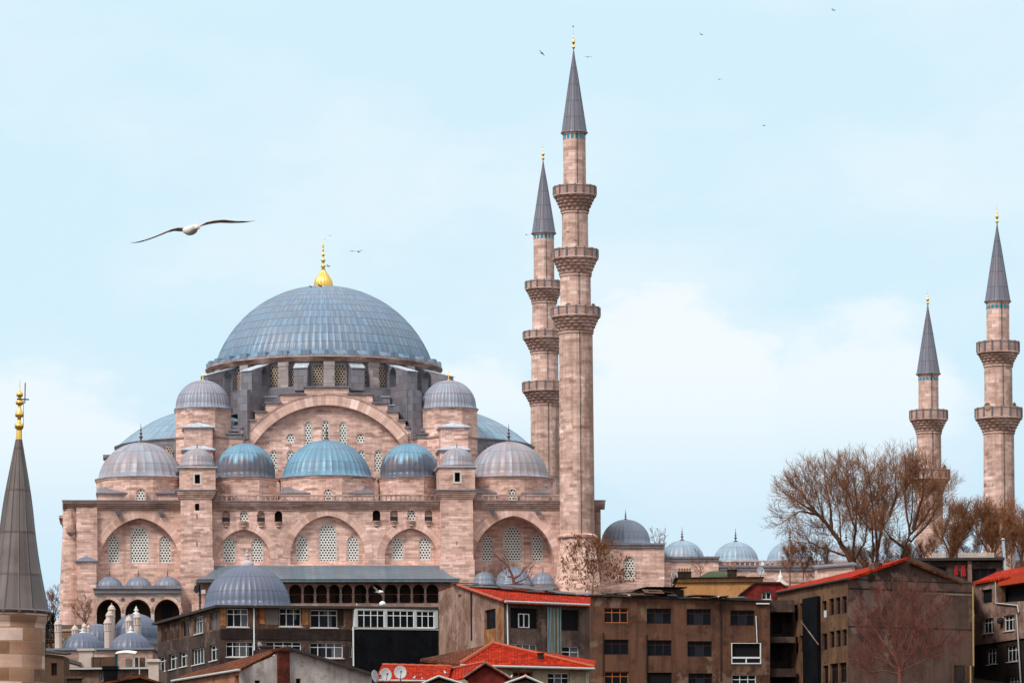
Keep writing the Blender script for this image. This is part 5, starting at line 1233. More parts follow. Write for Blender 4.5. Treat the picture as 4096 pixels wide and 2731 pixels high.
# ------------------------------------------------------------------ brown four storey block
def brown_block():
    loc = hull(2700, 2600, 381); root = thing('brown_apartment_block', 'flat brown four storey block with dark broken windows and a battered sheet roof', 'apartment building', loc)
    f = face2(P(2362, 2390, 378), P(3081, 2402, 381), loc)
    wn = [(2416, 2430, 2513, 2490, 'o3t'), (2587, 2432, 2685, 2494, 'd3tb'), (2747, 2434, 2845, 2499, 'd3tb'), (2922, 2440, 3019, 2501, 'd3tb'),
          (2416, 2556, 2515, 2617, 'd3t'), (2589, 2559, 2687, 2622, 'd3t'), (2750, 2563, 2848, 2625, 'd3tb'),
          (2418, 2684, 2515, 2750, 'o3t'), (2588, 2688, 2688, 2760, 'v3'), (2754, 2691, 2850, 2760, 'd3tb'), (2928, 2697, 3025, 2760, 'w3t')]
    bal = (2925, 2570, 3044, 2654)
    wallpx(f, root, [(2362, 2380), (2362, 2850), (3080, 2850), (3080, 2404), (2900, 2396)], [w[:4] for w in wn]+[bal], 'pl_tan', thick=12, reveal=.25)
    for w in wn: hwin(f, root, w, w[4], 0, .25)
    # loggia opening with a white frame
    s0, s1, z0, z1 = f.rect(*bal); b = MB(f); b.box(s0, s1, .2, .24, z0, z1); o = b.build('loggia', M['dark'], root)
    zm = z0+(z1-z0)*.30; t = .1; b = MB(f)
    for a, q, c, e in ((s0, s1, z0, z0+t), (s0, s1, zm-t*.8, zm+t*.8), (s0, s0+t*.7, z0+t, z1), (s1-t*.9, s1, z0+t, z1), (s0+t, s1-t, z1-.05, z1-.004), ((s0+s1)/2-t/2, (s0+s1)/2+t/2, z0+t, zm-t*.8)): b.box(a, q, -.07, .10, c, e)
    b.build('loggia_frame', M['white'], o)
    b = MB(f); b.box(s0+t, s1-t, .11, .19, z0+t, zm-t*.8); b.build('loggia_panel', M['glass_b'], o)
    s, z0 = f.L(3029, 2570, -.1); _, z1 = f.L(3024, 2462, -.1); b = MB(f); b.tube([(s, -.1, z0), (s-.1, -.1, z1)], .045, 6, raw=False); b.build('drain_pipe', M['white'], root)
    s0, s1, z0, z1 = f.rect(3025, 2411, 3078, 2415, -.2); b = MB(f); b.box(s0, s1, -.25, -.02, z0, z1+.02); b.build('gutter', M['white'], root)
    # shaft at the right with stacked balconies
    wallpx(f, root, [(3081, 2402), (3081, 2850), (3230, 2850), (3230, 2404)], [], 'pl_dark', 3.0, .2, 6, 'recess_wall')
    for (y0, y1, xr) in ((2399, 2446, 3178), (2545, 2569, 3182), (2672, 2705, 3184)):
        s0, s1, z0, z1 = f.rect(3082, y0, xr, y1, .6); b = MB(f); b.box(s0, s1, .6, 3.0, z0, z1); b.build('balcony', M['pl_brown'], root)
    for (x0, y0, x1, y1) in ((3092, 2582, 3130, 2640), (3140, 2455, 3165, 2490), (3095, 2450, 3128, 2530)):
        s0, s1, z0, z1 = f.rect(x0, y0, x1, y1, 2.9); b = MB(f); b.box(s0, s1, 2.9, 2.99, z0, z1); b.build('recess_window', M['glass'], root)
    for x, y0, y1 in ((2413, 2528, 2700), (2587, 2535, 2712), (2884, 2410, 2720)):
        s, z0 = f.L(x, y1, -.08); _, z1 = f.L(x, y0, -.08); b = MB(f); b.tube([(s, -.08, z0), (s+.02, -.08, z1)], .055, 6, raw=False); b.build('drain_pipe', M['pl_dark'], root)
    # flat roof and torn sheets
    s0, s1 = f.L(2358, 2390)[0], f.L(3082, 2390)[0]; zz = [f.L(x, y)[1] for x, y in ((2362, 2380), (3080, 2404))]
    b = MB(f); b.slab([f.pt(s0, -.3, zz[0]+.06), f.pt(s1, -.3, zz[1]+.12), f.pt(s1, 12.2, zz[1]+.12), f.pt(s0, 12.2, zz[0]+.06)], .12); b.build('roof', M['felt'], root)
    rnd = random.Random(8); zr = lambda s: zz[0]+(zz[1]-zz[0])*s/(s1-s0)
    for i in range(26):
        s = rnd.uniform(.2, s1-2.2); w, dd = rnd.uniform(.8, 2.6), rnd.uniform(.6, 1.6); a, t = rnd.uniform(-.10, .10), rnd.uniform(-.1, .3); d0 = rnd.uniform(-.3, 2.2); z = zr(s)+.18+rnd.uniform(0, .22)
        if 2546 < 2362+s/(s1-s0)*718 < 2740: z += rnd.uniform(.1, .5)
        q = [f.pt(s+sx*w/2, d0+sy*dd/2, z+sx*a*w/2+sy*dd/2*t) for sx, sy in ((-1, -1), (1, -1), (1, 1), (-1, 1))]; b = MB(); b.slab(q, .05); b.build('roof_sheet', M[('felt', 'sheet', 'wood_w', 'felt')[i % 4]], root)
    s0, s1, z0, z1 = f.rect(2552, 2352, 2735, 2384, 1.2); b = MB(f); b.box(s0, s1, 1.2, 4.5, zz[0]-.3, z1-.1); hut = b.build('roof_hut', M['pl_dark'], root)
    n = 24; rows = [[f.pt(s0-.3+(s1-s0+.6)*i/n, dd, z1+.03*(i % 2)+.22*min(1, i/5)+(-.03 if dd > 2 else -.12)) for i in range(n+1)] for dd in (.7, 4.8)]
    b = MB(); b.grid(rows); b.grid([[p-Vector((0, 0, .06)) for p in r] for r in rows]); b.build('corrugated_sheet', M['felt'], hut)
brown_block()

# ------------------------------------------------------------------ concrete gabled block at right
def concrete_block():
    loc = hull(3640, 2500, 373); root = thing('concrete_gabled_block', 'tall grey block with blank concrete gable wall and red tiled roof behind the leafless tree', 'apartment building', loc)
    fl, fg = face2(P(3110, 2368, 388), P(3391, 2313, 370), loc), face2(P(3391, 2313, 370), P(3894, 2331, 377), loc)
    v = lambda x, y, Y: V3(root, x, y, Y)
    wn = [(3172, 2418, 3190, 2482, 'd1'), (3199, 2411, 3220, 2477, 'd1'), (3288, 2402, 3306, 2468, 'd1'), (3316, 2392, 3336, 2459, 'd1t'), (3342, 2388, 3361, 2456, 'd1t'), (3367, 2383, 3387, 2452, 'd1t'),
          (3176, 2545, 3192, 2612, 'd1'), (3199, 2540, 3221, 2606, 'd1'), (3288, 2532, 3309, 2599, 'd1'), (3318, 2523, 3338, 2589, 'd1t'), (3343, 2519, 3363, 2586, 'd1t'), (3368, 2515, 3387, 2582, 'd1t'),
          (3292, 2660, 3313, 2740, 'd1'), (3320, 2652, 3352, 2732, 'd2t'), (3356, 2648, 3386, 2728, 'd2t')]
    wallpx(fl, root, [(3110, 2370), (3110, 2860), (3391, 2860), (3391, 2316)], [w[:4] for w in wn], plaster('brown ochre render', (.20, .105, .058), (.09, .046, .028), .65, .3, streak=.5))
    for w in wn: hwin(fl, root, w, w[4])
    s0, s1, z0, z1 = fl.rect(3225, 2388, 3284, 2840); b = MB(fl); b.box(s0, s1, -.35, .02, z0, z1); b.build('stair_shaft', M['black'], root)
    for (a, y0, c, y1) in ((3207, 2447, 3217, 2476), (3292, 2440, 3303, 2467)):
        s0, s1, z0, z1 = fl.rect(a, y0, c, y1); b = MB(fl); b.box(s0, s1, .08, .11, z0, z1); b.build('curtain', M['curtain'], root)
    b = MB(); b.tube([v(3206, 2485, 380.5), v(3274, 2577, 376)], .05, 5); b.build('loose_rail', M['pl_pinkgrey'], root)
    wallpx(fg, root, [(3391, 2860), (3391, 2314), (3632, 2230), (3655, 2230), (3894, 2331), (3894, 2860)], [], 'pl_conc', name='gable_wall')
    e0, e1 = v(3894, 2331, 377), v(3880, 2345, 395); b = MB(); b.add([e0, e1, Vector((e1.x, e1.y, -20)), Vector((e0.x, e0.y, -20))], raw=True); b.build('side_wall', M['pl_conc'], root)
    # string lines and patches in the concrete
    for (x0, y0, x1, y1, m) in ((3396, 2322, 3890, 2326, 'pl_dark'), (3396, 2358, 3890, 2364, 'pl_dark'), (3700, 2372, 3888, 2378, 'pl_pinkgrey'), (3396, 2508, 3890, 2513, 'pl_dark')):
        s0, s1, z0, z1 = fg.rect(x0, y0, x1, y1); b = MB(fg); b.box(s0, s1, -.02, .01, z0, z1); b.build('string_line', M[m], root)
    s0, s1, z0, z1 = fg.rect(3815, 2660, 3860, 2800); b = MB(fg); b.box(s0, s1, -.03, .01, z0, z1); o = b.build('blocked_door', M['pl_dark'], root)
    b = MB(fg)
    for a, q, c, e in ((s0-.15, s0-.01, z0, z1), (s1+.01, s1+.15, z0, z1), (s0-.15, s1+.15, z1+.005, z1+.15)): b.box(a, q, -.06, .01, c, e)
    b.build('door_frame', M['pl_tan'], o)
    R0, R1 = v(3640, 2226, 372.5), v(3112, 2355, 414)
    b = MB(); b.slab([v(3393, 2310, 369.3), R0, R1, v(3100, 2367, 388.5)], .22); b.build('roof_slope', M['tile_red'], root)
    dz_ = Vector((0, 0, -.42)); b = MB(); b.slab([R0+dz_+Vector((.3, .3, 0)), v(3896, 2330, 377.2)+dz_, v(3880, 2345, 395)+dz_, R1+dz_+Vector((.3, 0, 0))], .22); b.build('roof_slope', M['tile_dk'], root)
    b = MB(); b.tube([v(3393, 2313, 369.2), v(3100, 2370, 388)], .12, 6); b.build('gutter', M['felt'], root)
    s0, s1, z0, z1 = fg.rect(3497, 2249, 3530, 2275, .1); b = MB(fg); b.box(s0, s1, .1, .9, z0, z1); b.build('chimney', M['pl_conc'], root)
    s, z0 = fg.L(3894, 2662, -.1); _, z1 = fg.L(3898, 2345, -.1); s2, z2 = fg.L(3882, 2662, -.1)
    b = MB(fg); b.tube([(s2, -.1, z2-3), (s2, -.1, z2), (s, -.1, z0), (s, -.1, z1)], .08, 6, raw=False); b.build('drain_pipe', plain('yellowish pipe', (.42, .27, .10), .7), root)
concrete_block()

# ------------------------------------------------------------------ pink house on the right edge
def edge_house():
    loc = hull(4000, 2450, 388); root = thing('pink_corner_house', 'pinkish house at the right edge with white windows and orange red terrace', 'house', loc)
    f = face2(P(3897, 2325, 393), P(4130, 2295, 382), loc); v = lambda x, y, Y: V3(root, x, y, Y)
    wn = [(3926, 2356, 3968, 2410, 'v1'), (3931, 2471, 3974, 2531, 'w3t'), (4014, 2459, 4058, 2521, 'w3t')]
    wd = [(3947, 2592, 3988, 2655, 'w3t'), (4026, 2580, 4071, 2644, 'w3t'), (4034, 2708, 4076, 2760, 'w3t')]
    wallpx(f, root, [(3897, 2328), (3897, 2580), (4130, 2546), (4130, 2400), (3990, 2410), (3990, 2312)], [w[:4] for w in wn], 'pl_pinkgrey', thick=7)
    wallpx(f, root, [(3897, 2580), (3897, 2860), (4130, 2860), (4130, 2546)], [w[:4] for w in wd], 'pl_dark', .15, .2, 7)
    for w in wn: hwin(f, root, w, w[4])
    for w in wd: hwin(f, root, w, w[4], .15)
    # terrace recess with dark room behind and orange red parapet hood
    s0, s1, z0, z1 = f.rect(3991, 2330, 4130, 2404, .9); b = MB(f); b.box(s0, s1, .9, 3, z0-.5, z1+.3); b.build('terrace_room', M['dark'], root)
    s0, s1, z0, z1 = f.rect(3992, 2302, 4130, 2333, -.1); b = MB(f); b.box(s0, s1, -.12, 2.5, z0, z1); b.build('roof_hood', plain('orange red boards', (.50, .055, .015), .7, .2, 0, .4, 1), root)
    s0, s1, z0, z1 = f.rect(3993, 2333, 4006, 2404, .1); b = MB(f); b.box(s0, s1, .1, .5, z0-.3, z1); b.build('terrace_post', M['pl_tan'], root)
    b = MB(); b.slab([v(3893, 2328, 392.6), v(3990, 2312, 388), v(4130, 2290, 382.2), v(4130, 2258, 392), v(3985, 2286, 396)], .2); b.build('roof', M['tile_red'], root)
    pts = [(3982, 2314), (3984, 2411), (4070, 2420), (4075, 2446), (4067, 2454), (4073, 2558), (4083, 2731)]
    b = MB(f); b.tube([(f.L(x, y, -.12)[0], -.12, f.L(x, y, -.12)[1]) for x, y in pts], .07, 6, raw=False); b.build('drain_pipe', M['gutter'], root)
    s, z = f.L(4002, 2482, -.2); b = MB(f); b.lathe((s, -.2), [(.02, z-.3), (.3, z-.2), (.34, z), (.3, z+.25), (.02, z+.35)], 10); b.build('lamp_housing', M['iron'], root)
edge_house()
def flat_house():
    Y = 424; loc, f = frontal(3850, 2280, Y); root = thing('flat_roofed_house', 'grey flat roofed house with roof terrace behind the concrete gable', 'house', loc)
    wn = [(3745, 2266, 3785, 2300, 'd2'), (3890, 2272, 3985, 2322, 'd3')]
    wallpx(f, root, [(3640, 2240), (3640, 2420), (4012, 2420), (4012, 2246)], [w[:4] for w in wn], 'pl_brown', thick=9)
    for w in wn: hwin(f, root, w, w[4])
    (s0, z0), (s1, z1) = f.L(3616, 2231), f.L(4016, 2238); b = MB(f); b.box(s0, s1, -.6, 9, z1-.05, z1+.22); b.build('roof', M['felt'], root)
    s, _ = f.L(3878, 2300); b = MB(f); b.box(s-.2, s+.2, -.3, 0, f.L(3878, 2330)[1], z1-.06); b.build('pillar', M['pl_pinkgrey'], root)
    s, z = f.L(4020, 2285, -.3); s2, z2 = f.L(4012, 2160, -.3); b = MB(f); b.tube([(s, -.3, z-1), (s, -.3, z), (s2, -.3, z2)], .15, 10, raw=False); b.lathe((s2, -.3), [(.2, z2-.05), (.24, z2+.1), (.02, z2+.25)], 10); b.build('flue', M['steel'], root)
    zt = z1+.22
    for (x0, x1, y0, n) in ((3833, 3978, 2213, 26), (3727, 3786, 2217, 10)):
        a, b0 = f.L(x0, 2225, -.4)[0], f.L(x1, 2225, -.4)[0]; h = f.L(x0, y0, -.4)[1]
        loc2 = Vector(root.location)+Vector(((a+b0)/2, -.4, zt)); fr = thing('terrace_fence', 'longer white slatted fence on the flat roof near the steel flue' if n > 20 else 'shorter white slatted fence on the flat roof left of the longer one', 'fence', loc2, 'white fences on the flat roof')
        L = b0-a; hh = max(h-zt, .5)
        for z in (hh*.25, hh*.8): b = MB(); b.box(-L/2, L/2, .03, .07, z-.04, z+.04); b.build('rail', M['gutter'], fr)
        b = MB()
        for i in range(n): b.box(-L/2+L*i/n, -L/2+L*(i+.72)/n, -.02, .03, 0, hh*(1+.03*((i*7) % 3)))
        b.build('slats', M['white_m'], fr)
    for x0, x1, yb, lb in ((3817, 3833, 2298, 'narrower red garment drying under the flat roof eave'), (3843, 3864, 2303, 'wider red garment drying under the flat roof eave')):
        s0, s1, z0, z1_ = f.rect(x0, 2262, x1, yb, -.4); l2 = Vector(root.location)+Vector(((s0+s1)/2, -.4, z0)); w = (s1-s0)/2; h = z1_-z0
        b = MB(); rows = [[Vector((-w*(.6+.4*t)+2*w*(.6+.4*t)*i/8, .05*sin(i*1.7+t*3), h*(1-t))) for i in range(9)] for t in [j/6 for j in range(7)]]
        b.grid(rows); b.grid([[p+Vector((0, .04, 0)) for p in r] for r in rows])
        b.box(-w*1.1, w*1.1, -.01, .01, h-.01, h+.02)
        o = b.build('garment', M['cloth_r'], None, True); o.location = l2; tag(o, lb, 'laundry', 'laundry under the flat roof')
flat_house()
def ochre_house():
    Y = 446; loc, f = frontal(2880, 2340, Y); root = thing('ochre_house', 'low ochre yellow building with mossy green hipped roof in front of the courtyard wall', 'house', loc)
    s0, s1, z0, z1 = f.rect(2705, 2311, 3053, 2480); zm = f.L(2880, 2329)[1]
    b = MB(f); b.box(s0, s1, 0, 8, z0, zm); b.build('wall', M['pl_ochre'], root)
    b = MB(f); b.box(s0+.2, s1, .25, 8, zm+.06, z1); b.build('attic_wall', M['pl_ochre'], root)
    b = MB(f); b.box(s0-.15, s1+.15, -.2, 8.1, zm+.003, zm+.058); b.box(s0-.1, s1+.1, -.1, 8.1, z1+.003, z1+.12); b.build('cornice', M['pl_dark'], root)
    a, c = f.L(2785, 2310, 2)[0], f.L(2950, 2310, 2)[0]; zt = f.L(2855, 2283, 4)[1]; m0, m1 = f.L(2840, 2283, 4)[0], f.L(2880, 2283, 4)[0]; z1 += .12
    q = [f.pt(a, 1, z1), f.pt(c, 1, z1), f.pt(c, 7, z1), f.pt(a, 7, z1)]; r0, r1 = f.pt(m0, 4, zt), f.pt(m1, 4, zt)
    b = MB()
    for t in ([q[0], q[1], r1, r0], [q[1], q[2], r1], [q[2], q[3], r0, r1], [q[3], q[0], r0]): b.add(t, raw=True)
    b.build('roof', M['green'], root)
    for (x0, x1, y0, y1, n) in ((2712, 2765, 2288, 2309, 5), (2910, 2947, 2279, 2300, 2)):
        s0, s1, za, zb = f.rect(x0, y0, x1, y1, .8); b = MB(f); b.box(s0, s1, .8, 1.6, za-.4, zb); b.box(s0-.08, s1+.08, .72, 1.68, zb, zb+.08); o = b.build('chimney', M['pl_dark'], root)
        for i in range(n):
            c = s0+(s1-s0)*(i+.5)/n; b = MB(f); b.lathe((c, 1.2), [(.10, zb+.08), (.085, zb+.45), (.11, zb+.48), (.02, zb+.49)], 8); b.build('chimney_pot', M['pipe_r'], o)
    b = MB(f); b.box(*f.rect(2950, 2303, 2982, 2310, 1)[:2], 1, 2, z1-.1, z1+.18); b.build('roof_light', M['pl_brown'], root)
ochre_house()
def red_cottage():
    Y = 402; loc, f = frontal(3080, 2360, Y); root = thing('red_cottage', 'small dark red walled dwelling with a white window behind the brown block roof', 'house', loc)
    wallpx(f, root, [(2966, 2480), (2966, 2372), (3020, 2331), (3118, 2331), (3150, 2352), (3150, 2480)], [(3047, 2367, 3084, 2396)], 'pl_red', thick=5, name='gable_wall'); hwin(f, root, (3047, 2367, 3084, 2396), 'w2')
    for (xa, ya, xb, yb) in ((2958, 2374, 3020, 2326), (3019, 2326, 3122, 2326), (3120, 2326, 3156, 2352)):
        (s0, z0), (s1, z1) = f.L(xa, ya), f.L(xb, yb); b = MB(f); b.slab([f.pt(s0, -.25, z0), f.pt(s1, -.25, z1), f.pt(s1, 5.2, z1), f.pt(s0, 5.2, z0)], .14); b.build('roof_slope', M['sheet'] if 0 else M['felt'], root)
    Y = 410; loc, f = frontal(3122, 2330, Y); root = thing('white_turret', 'small white pointed cupola with ball finial beside the red cottage', 'cupola', loc)
    b = MB(f); k = Y/FPX; Z = lambda y: f.L(3122, y)[1]
    b.lathe((0, 0), [(30*k, -4), (30*k, Z(2345)), (36*k, Z(2343)), (36*k, Z(2339)), (20*k, Z(2326)), (10*k, Z(2316)), (8*k, Z(2313))], 10); b.build('roof', M['white_m'], root)
    b = MB(f); b.lathe((0, 0), [(8*k, Z(2314)), (9*k, Z(2308)), (7*k, Z(2302)), (3*k, Z(2299)), (4.5*k, Z(2294)), (2.5*k, Z(2290)), (1.5*k, Z(2284)), (.4*k, Z(2276))], 10); b.build('finial', M['white'], root, True)
    Y = 418; loc, f = frontal(3330, 2290, Y); root = thing('stone_outbuilding', 'little pink stone outbuilding with bent lead sheet roof at the foot of the big tree', 'outbuilding', loc)
    wallpx(f, root, [(3270, 2272), (3270, 2420), (3420, 2420), (3420, 2258)], [], 'stone', thick=4)
    (s0, z0), (s1, z1) = f.L(3262, 2268), f.L(3428, 2254); b = MB(f); b.slab([f.pt(s0, -.3, z0), f.pt(s1, -.3, z1), f.pt(s1, 4.2, z1+.5), f.pt(s0, 4.2, z0+.5)], .15); b.build('roof', M['lead_dark'], root)
red_cottage()

# ------------------------------------------------------------------ satellite dishes
def dish(x, y, r, Y, label, az=.35, el=.45, mast=.9):
    c = P(x, y, Y); k = Y/FPX; R = r*k; root = thing('satellite_dish', label, 'satellite dish', c-Vector((0, 0, mast)), 'satellite dishes on the roofs')
    n = Vector((sin(az)*cos(el), -cos(az)*cos(el), sin(el))); a = n.cross(Vector((0, 0, 1))).normalized(); u = a.cross(n)
    f = lambda q: Vector((0, 0, mast))+a*q[0]+u*q[1]+n*q[2]
    b = MB(); rows = [[f((R*t*cos(2*pi*i/28), R*1.06*t*sin(2*pi*i/28), .22*R*t*t)) for i in range(28)] for t in (.02, .25, .5, .75, .9, 1.0)]
    rows += [[p-n*.03 for p in r_] for r_ in rows[::-1]]; b.grid(rows, closed=True); b.build('reflector', M['dishm'], root, True)
    b = MB(); b.tube([f((0, -R*.95, .18*R)), f((0, -R*.35, R*1.0)), f((0, -R*.10, R*1.05))], .025, 5); b.build('feed_arm', M['dishb'], root)
    b = MB(); p = f((0, -R*.06, R*1.05)); b.tube([p-n*.10, p+n*.10], [.05, .07], 8); b.build('feed_horn', M['dishb'], root)
    b = MB(); b.tube([Vector((0, .12, -.3)), Vector((0, .12, mast-.05)), f((0, 0, -.02))], .045, 6); b.build('mast', M['dishb'], root)
dish(1497, 2704, 24, 286.3, 'leftmost of three satellite dishes, turned almost edge on', 1.05, .15, 1.6)
dish(1542, 2698, 25, 286.3, 'middle of three satellite dishes at the edge of the low red roof', .30, .12, 1.6)
dish(1601, 2688, 25, 286.3, 'rightmost of three satellite dishes at the edge of the low red roof', .15, .12, 1.6)
dish(3042, 2284, 16, 445, 'round white satellite dish on the ochre building', .3, .2, 1.0)
dish(2687, 2306, 15, 445, 'thin edge on satellite dish left of the ochre building chimney', 1.35, .2, 1.0)
dish(1038, 2583, 17, 330, 'tilted satellite dish on the dark roof of the white gabled house', 1.15, .25, .8)

# ------------------------------------------------------------------ the near minaret at the left edge
def near_minaret():
    Y = 130.0; k = Y/FPX; loc = P(63, 2441, Y); loc.x -= tan(radians(1.5))*(loc.z-ground(Y)); loc.z = ground(Y); f = Face(Vector((0, 0, 0)), Vector((1, 0, 0)), Vector((0, 1, 0)), loc)
    root = thing('minaret', 'close stumpy minaret at the left edge with dark lead cone and gilded bulb finial', 'minaret', loc)
    Z = lambda y: f.L(85, y)[1]; zc, zt = Z(2441), Z(1756)
    b = MB(f); b.lathe((0, 0), [(121*k, 0), (119*k, Z(2500)), (121*k, Z(2492)), (132*k, Z(2475)), (140*k, Z(2462)), (142*k, Z(2455)), (60*k, Z(2452))], 48); b.build('shaft', M['stone_near'], root, False)
    b = MB(f); R = 131*k; H = zt-zc; rt = 12.5*k; bell = lambda t: (R+(rt-R)*t)-8*k*sin(pi*min(1, t*1.6)) if t < .625 else R+(rt-R)*t
    b.lathe((0, 0), [(144*k, zc-.10), (144*k, zc-.03), (137*k, zc+.02)]+[(bell(i/12), zc+H*i/12) for i in range(13)], 56, rib=.022, nrib=14, uvk=(14, 4.0/H)); b.lathe((0, 0), [(144*k, zc-.1), (110*k, zc-.14)], 56)
    sp = b.build('spire', M['lead_near'], root)
    b = MB(f); b.lathe((0, 0), [(144.5*k, zc-.09), (145.5*k, zc-.06), (144.5*k, zc-.02)], 40); b.build('eave_rim', M['iron'], sp)
    fin = [(12.5, 1756), (11, 1722), (10, 1716), (16, 1712), (18.5, 1704), (18, 1695), (12, 1690), (7.5, 1688), (7.5, 1668), (15, 1666), (18, 1658), (15, 1648), (9, 1636), (6, 1624), (6.5, 1620), (14, 1616), (16, 1609), (13.5, 1600), (6.5, 1596), (6.5, 1587), (12, 1584), (14, 1577), (12, 1569), (5, 1563), (2.5, 1557), (1.2, 1535), (.4, 1513)]
    b = MB(f); b.lathe((0, 0), [(r*k, Z(y)) for r, y in fin], 20); b.build('finial', M['gold'], sp, True)
    b = MB(f); x = 22*k; b.tube([(x, -.05, Z(1612)), (x, -.05, Z(1530))], .018, 6, raw=False); b.tube([(-9*k, -.12, Z(1596)), (38*k, -.02, Z(1596))], .022, 6, raw=False); b.build('lightning_rod', M['iron'], sp)
    pts = [(17*k, -.05, Z(1600)), (18*k, -.08, Z(1700)), (12*k, -.12, Z(1720))]+[((R+(rt-R)*t)*.62, -(R+(rt-R)*t)*.8, zc+H*t) for t in (.9, .6, .3, 0)]
    b = MB(f); b.tube(pts, .008, 4, raw=False); b.build('cable', M['iron'], sp)
    b = MB(f); b.tube([(134*k, -.3, Z(2460)), (127*k, -.3, Z(2520)), (126*k, -.3, Z(2640))], .012, 5, raw=False); b.lathe((134*k, -.15), [(.02, Z(2545)), (.07, Z(2540)), (.06, Z(2520)), (.02, Z(2515))], 8); b.build('lamp_cable', M['iron'], root); root.rotation_euler[1] = radians(1.5)
near_minaret()
# ------------------------------------------------------------------ garden wall and floodlight
def garden():
    Y = 432; loc, f = frontal(250, 2560, Y); root = thing('garden_wall', 'low rough brown stone wall behind the bath house chimneys at left', 'wall', loc)
    s0, s1, z0, z1 = f.rect(150, 2522, 700, 2700); b = MB(f); b.box(s0, s1, 0, 1.0, z0, z1); b.build('wall', M['rubble'], root)
    b = MB(f); b.box(s0-.1, s1+.1, -.12, 1.12, z1+.004, z1+.22); b.build('coping', M['stone_d'], root)
    Y = 408; x, y = 789, 2330; loc = P(x, 2440, Y); loc.z = P(x, 2440, Y).z-3; root = thing('floodlight_pole', 'dark floodlight on a thin pole under the left end of the gallery eave', 'floodlight', loc)
    f = Face(Vector((0, 0, 0)), Vector((1, 0, 0)), Vector((0, 1, 0)), loc); (s, z0), (_, z1) = f.L(800, 2440), f.L(800, 2330)
    b = MB(f); b.tube([(s, 0, 0), (s, 0, z1)], .09, 8, raw=False); b.build('pole', M['iron'], root)
    b = MB(f); r = f.rect(776, 2335, 796, 2372); b.panel([(r[0], r[2]+.25), (r[0]+.1, r[3]-.2), (r[1], r[3]), (r[1], r[2]+.2), (r[0]+.2, r[2])], (), -.5, .1, .7); b.build('lamp_head', M['iron'], root)
    b = MB(f); r = f.rect(806, 2358, 822, 2374); b.box(r[0], r[1], -.3, .2, r[2], r[3]); b.box(r[0]-.3, r[0], -.05, .05, r[2]+.15, r[2]+.25); b.build('control_box', M['gutter'], root)
    Y = 366; loc = P(1530, 2428, Y); k = Y/FPX; root = thing('roof_vent', 'white ball shaped ventilator on the long brown house roof', 'roof vent', loc)
    b = MB(); b.lathe((0, 0), [(.16, -.2), (.16, .10)], 12); b.build('stem', M['gutter'], root)
    b = MB(); b.lathe((0, 0), [(.16, .10), (.27, .18), (.30, .32), (.24, .46), (.12, .54), (.01, .57)], 18); b.build('ball', M['white'], root, True)
M['rubble'] = stone('rubble stone', (.26, .15, .10), w=.45, h=.28, dark=.4, light=1.5, amount=.6, mort=.03)
garden()

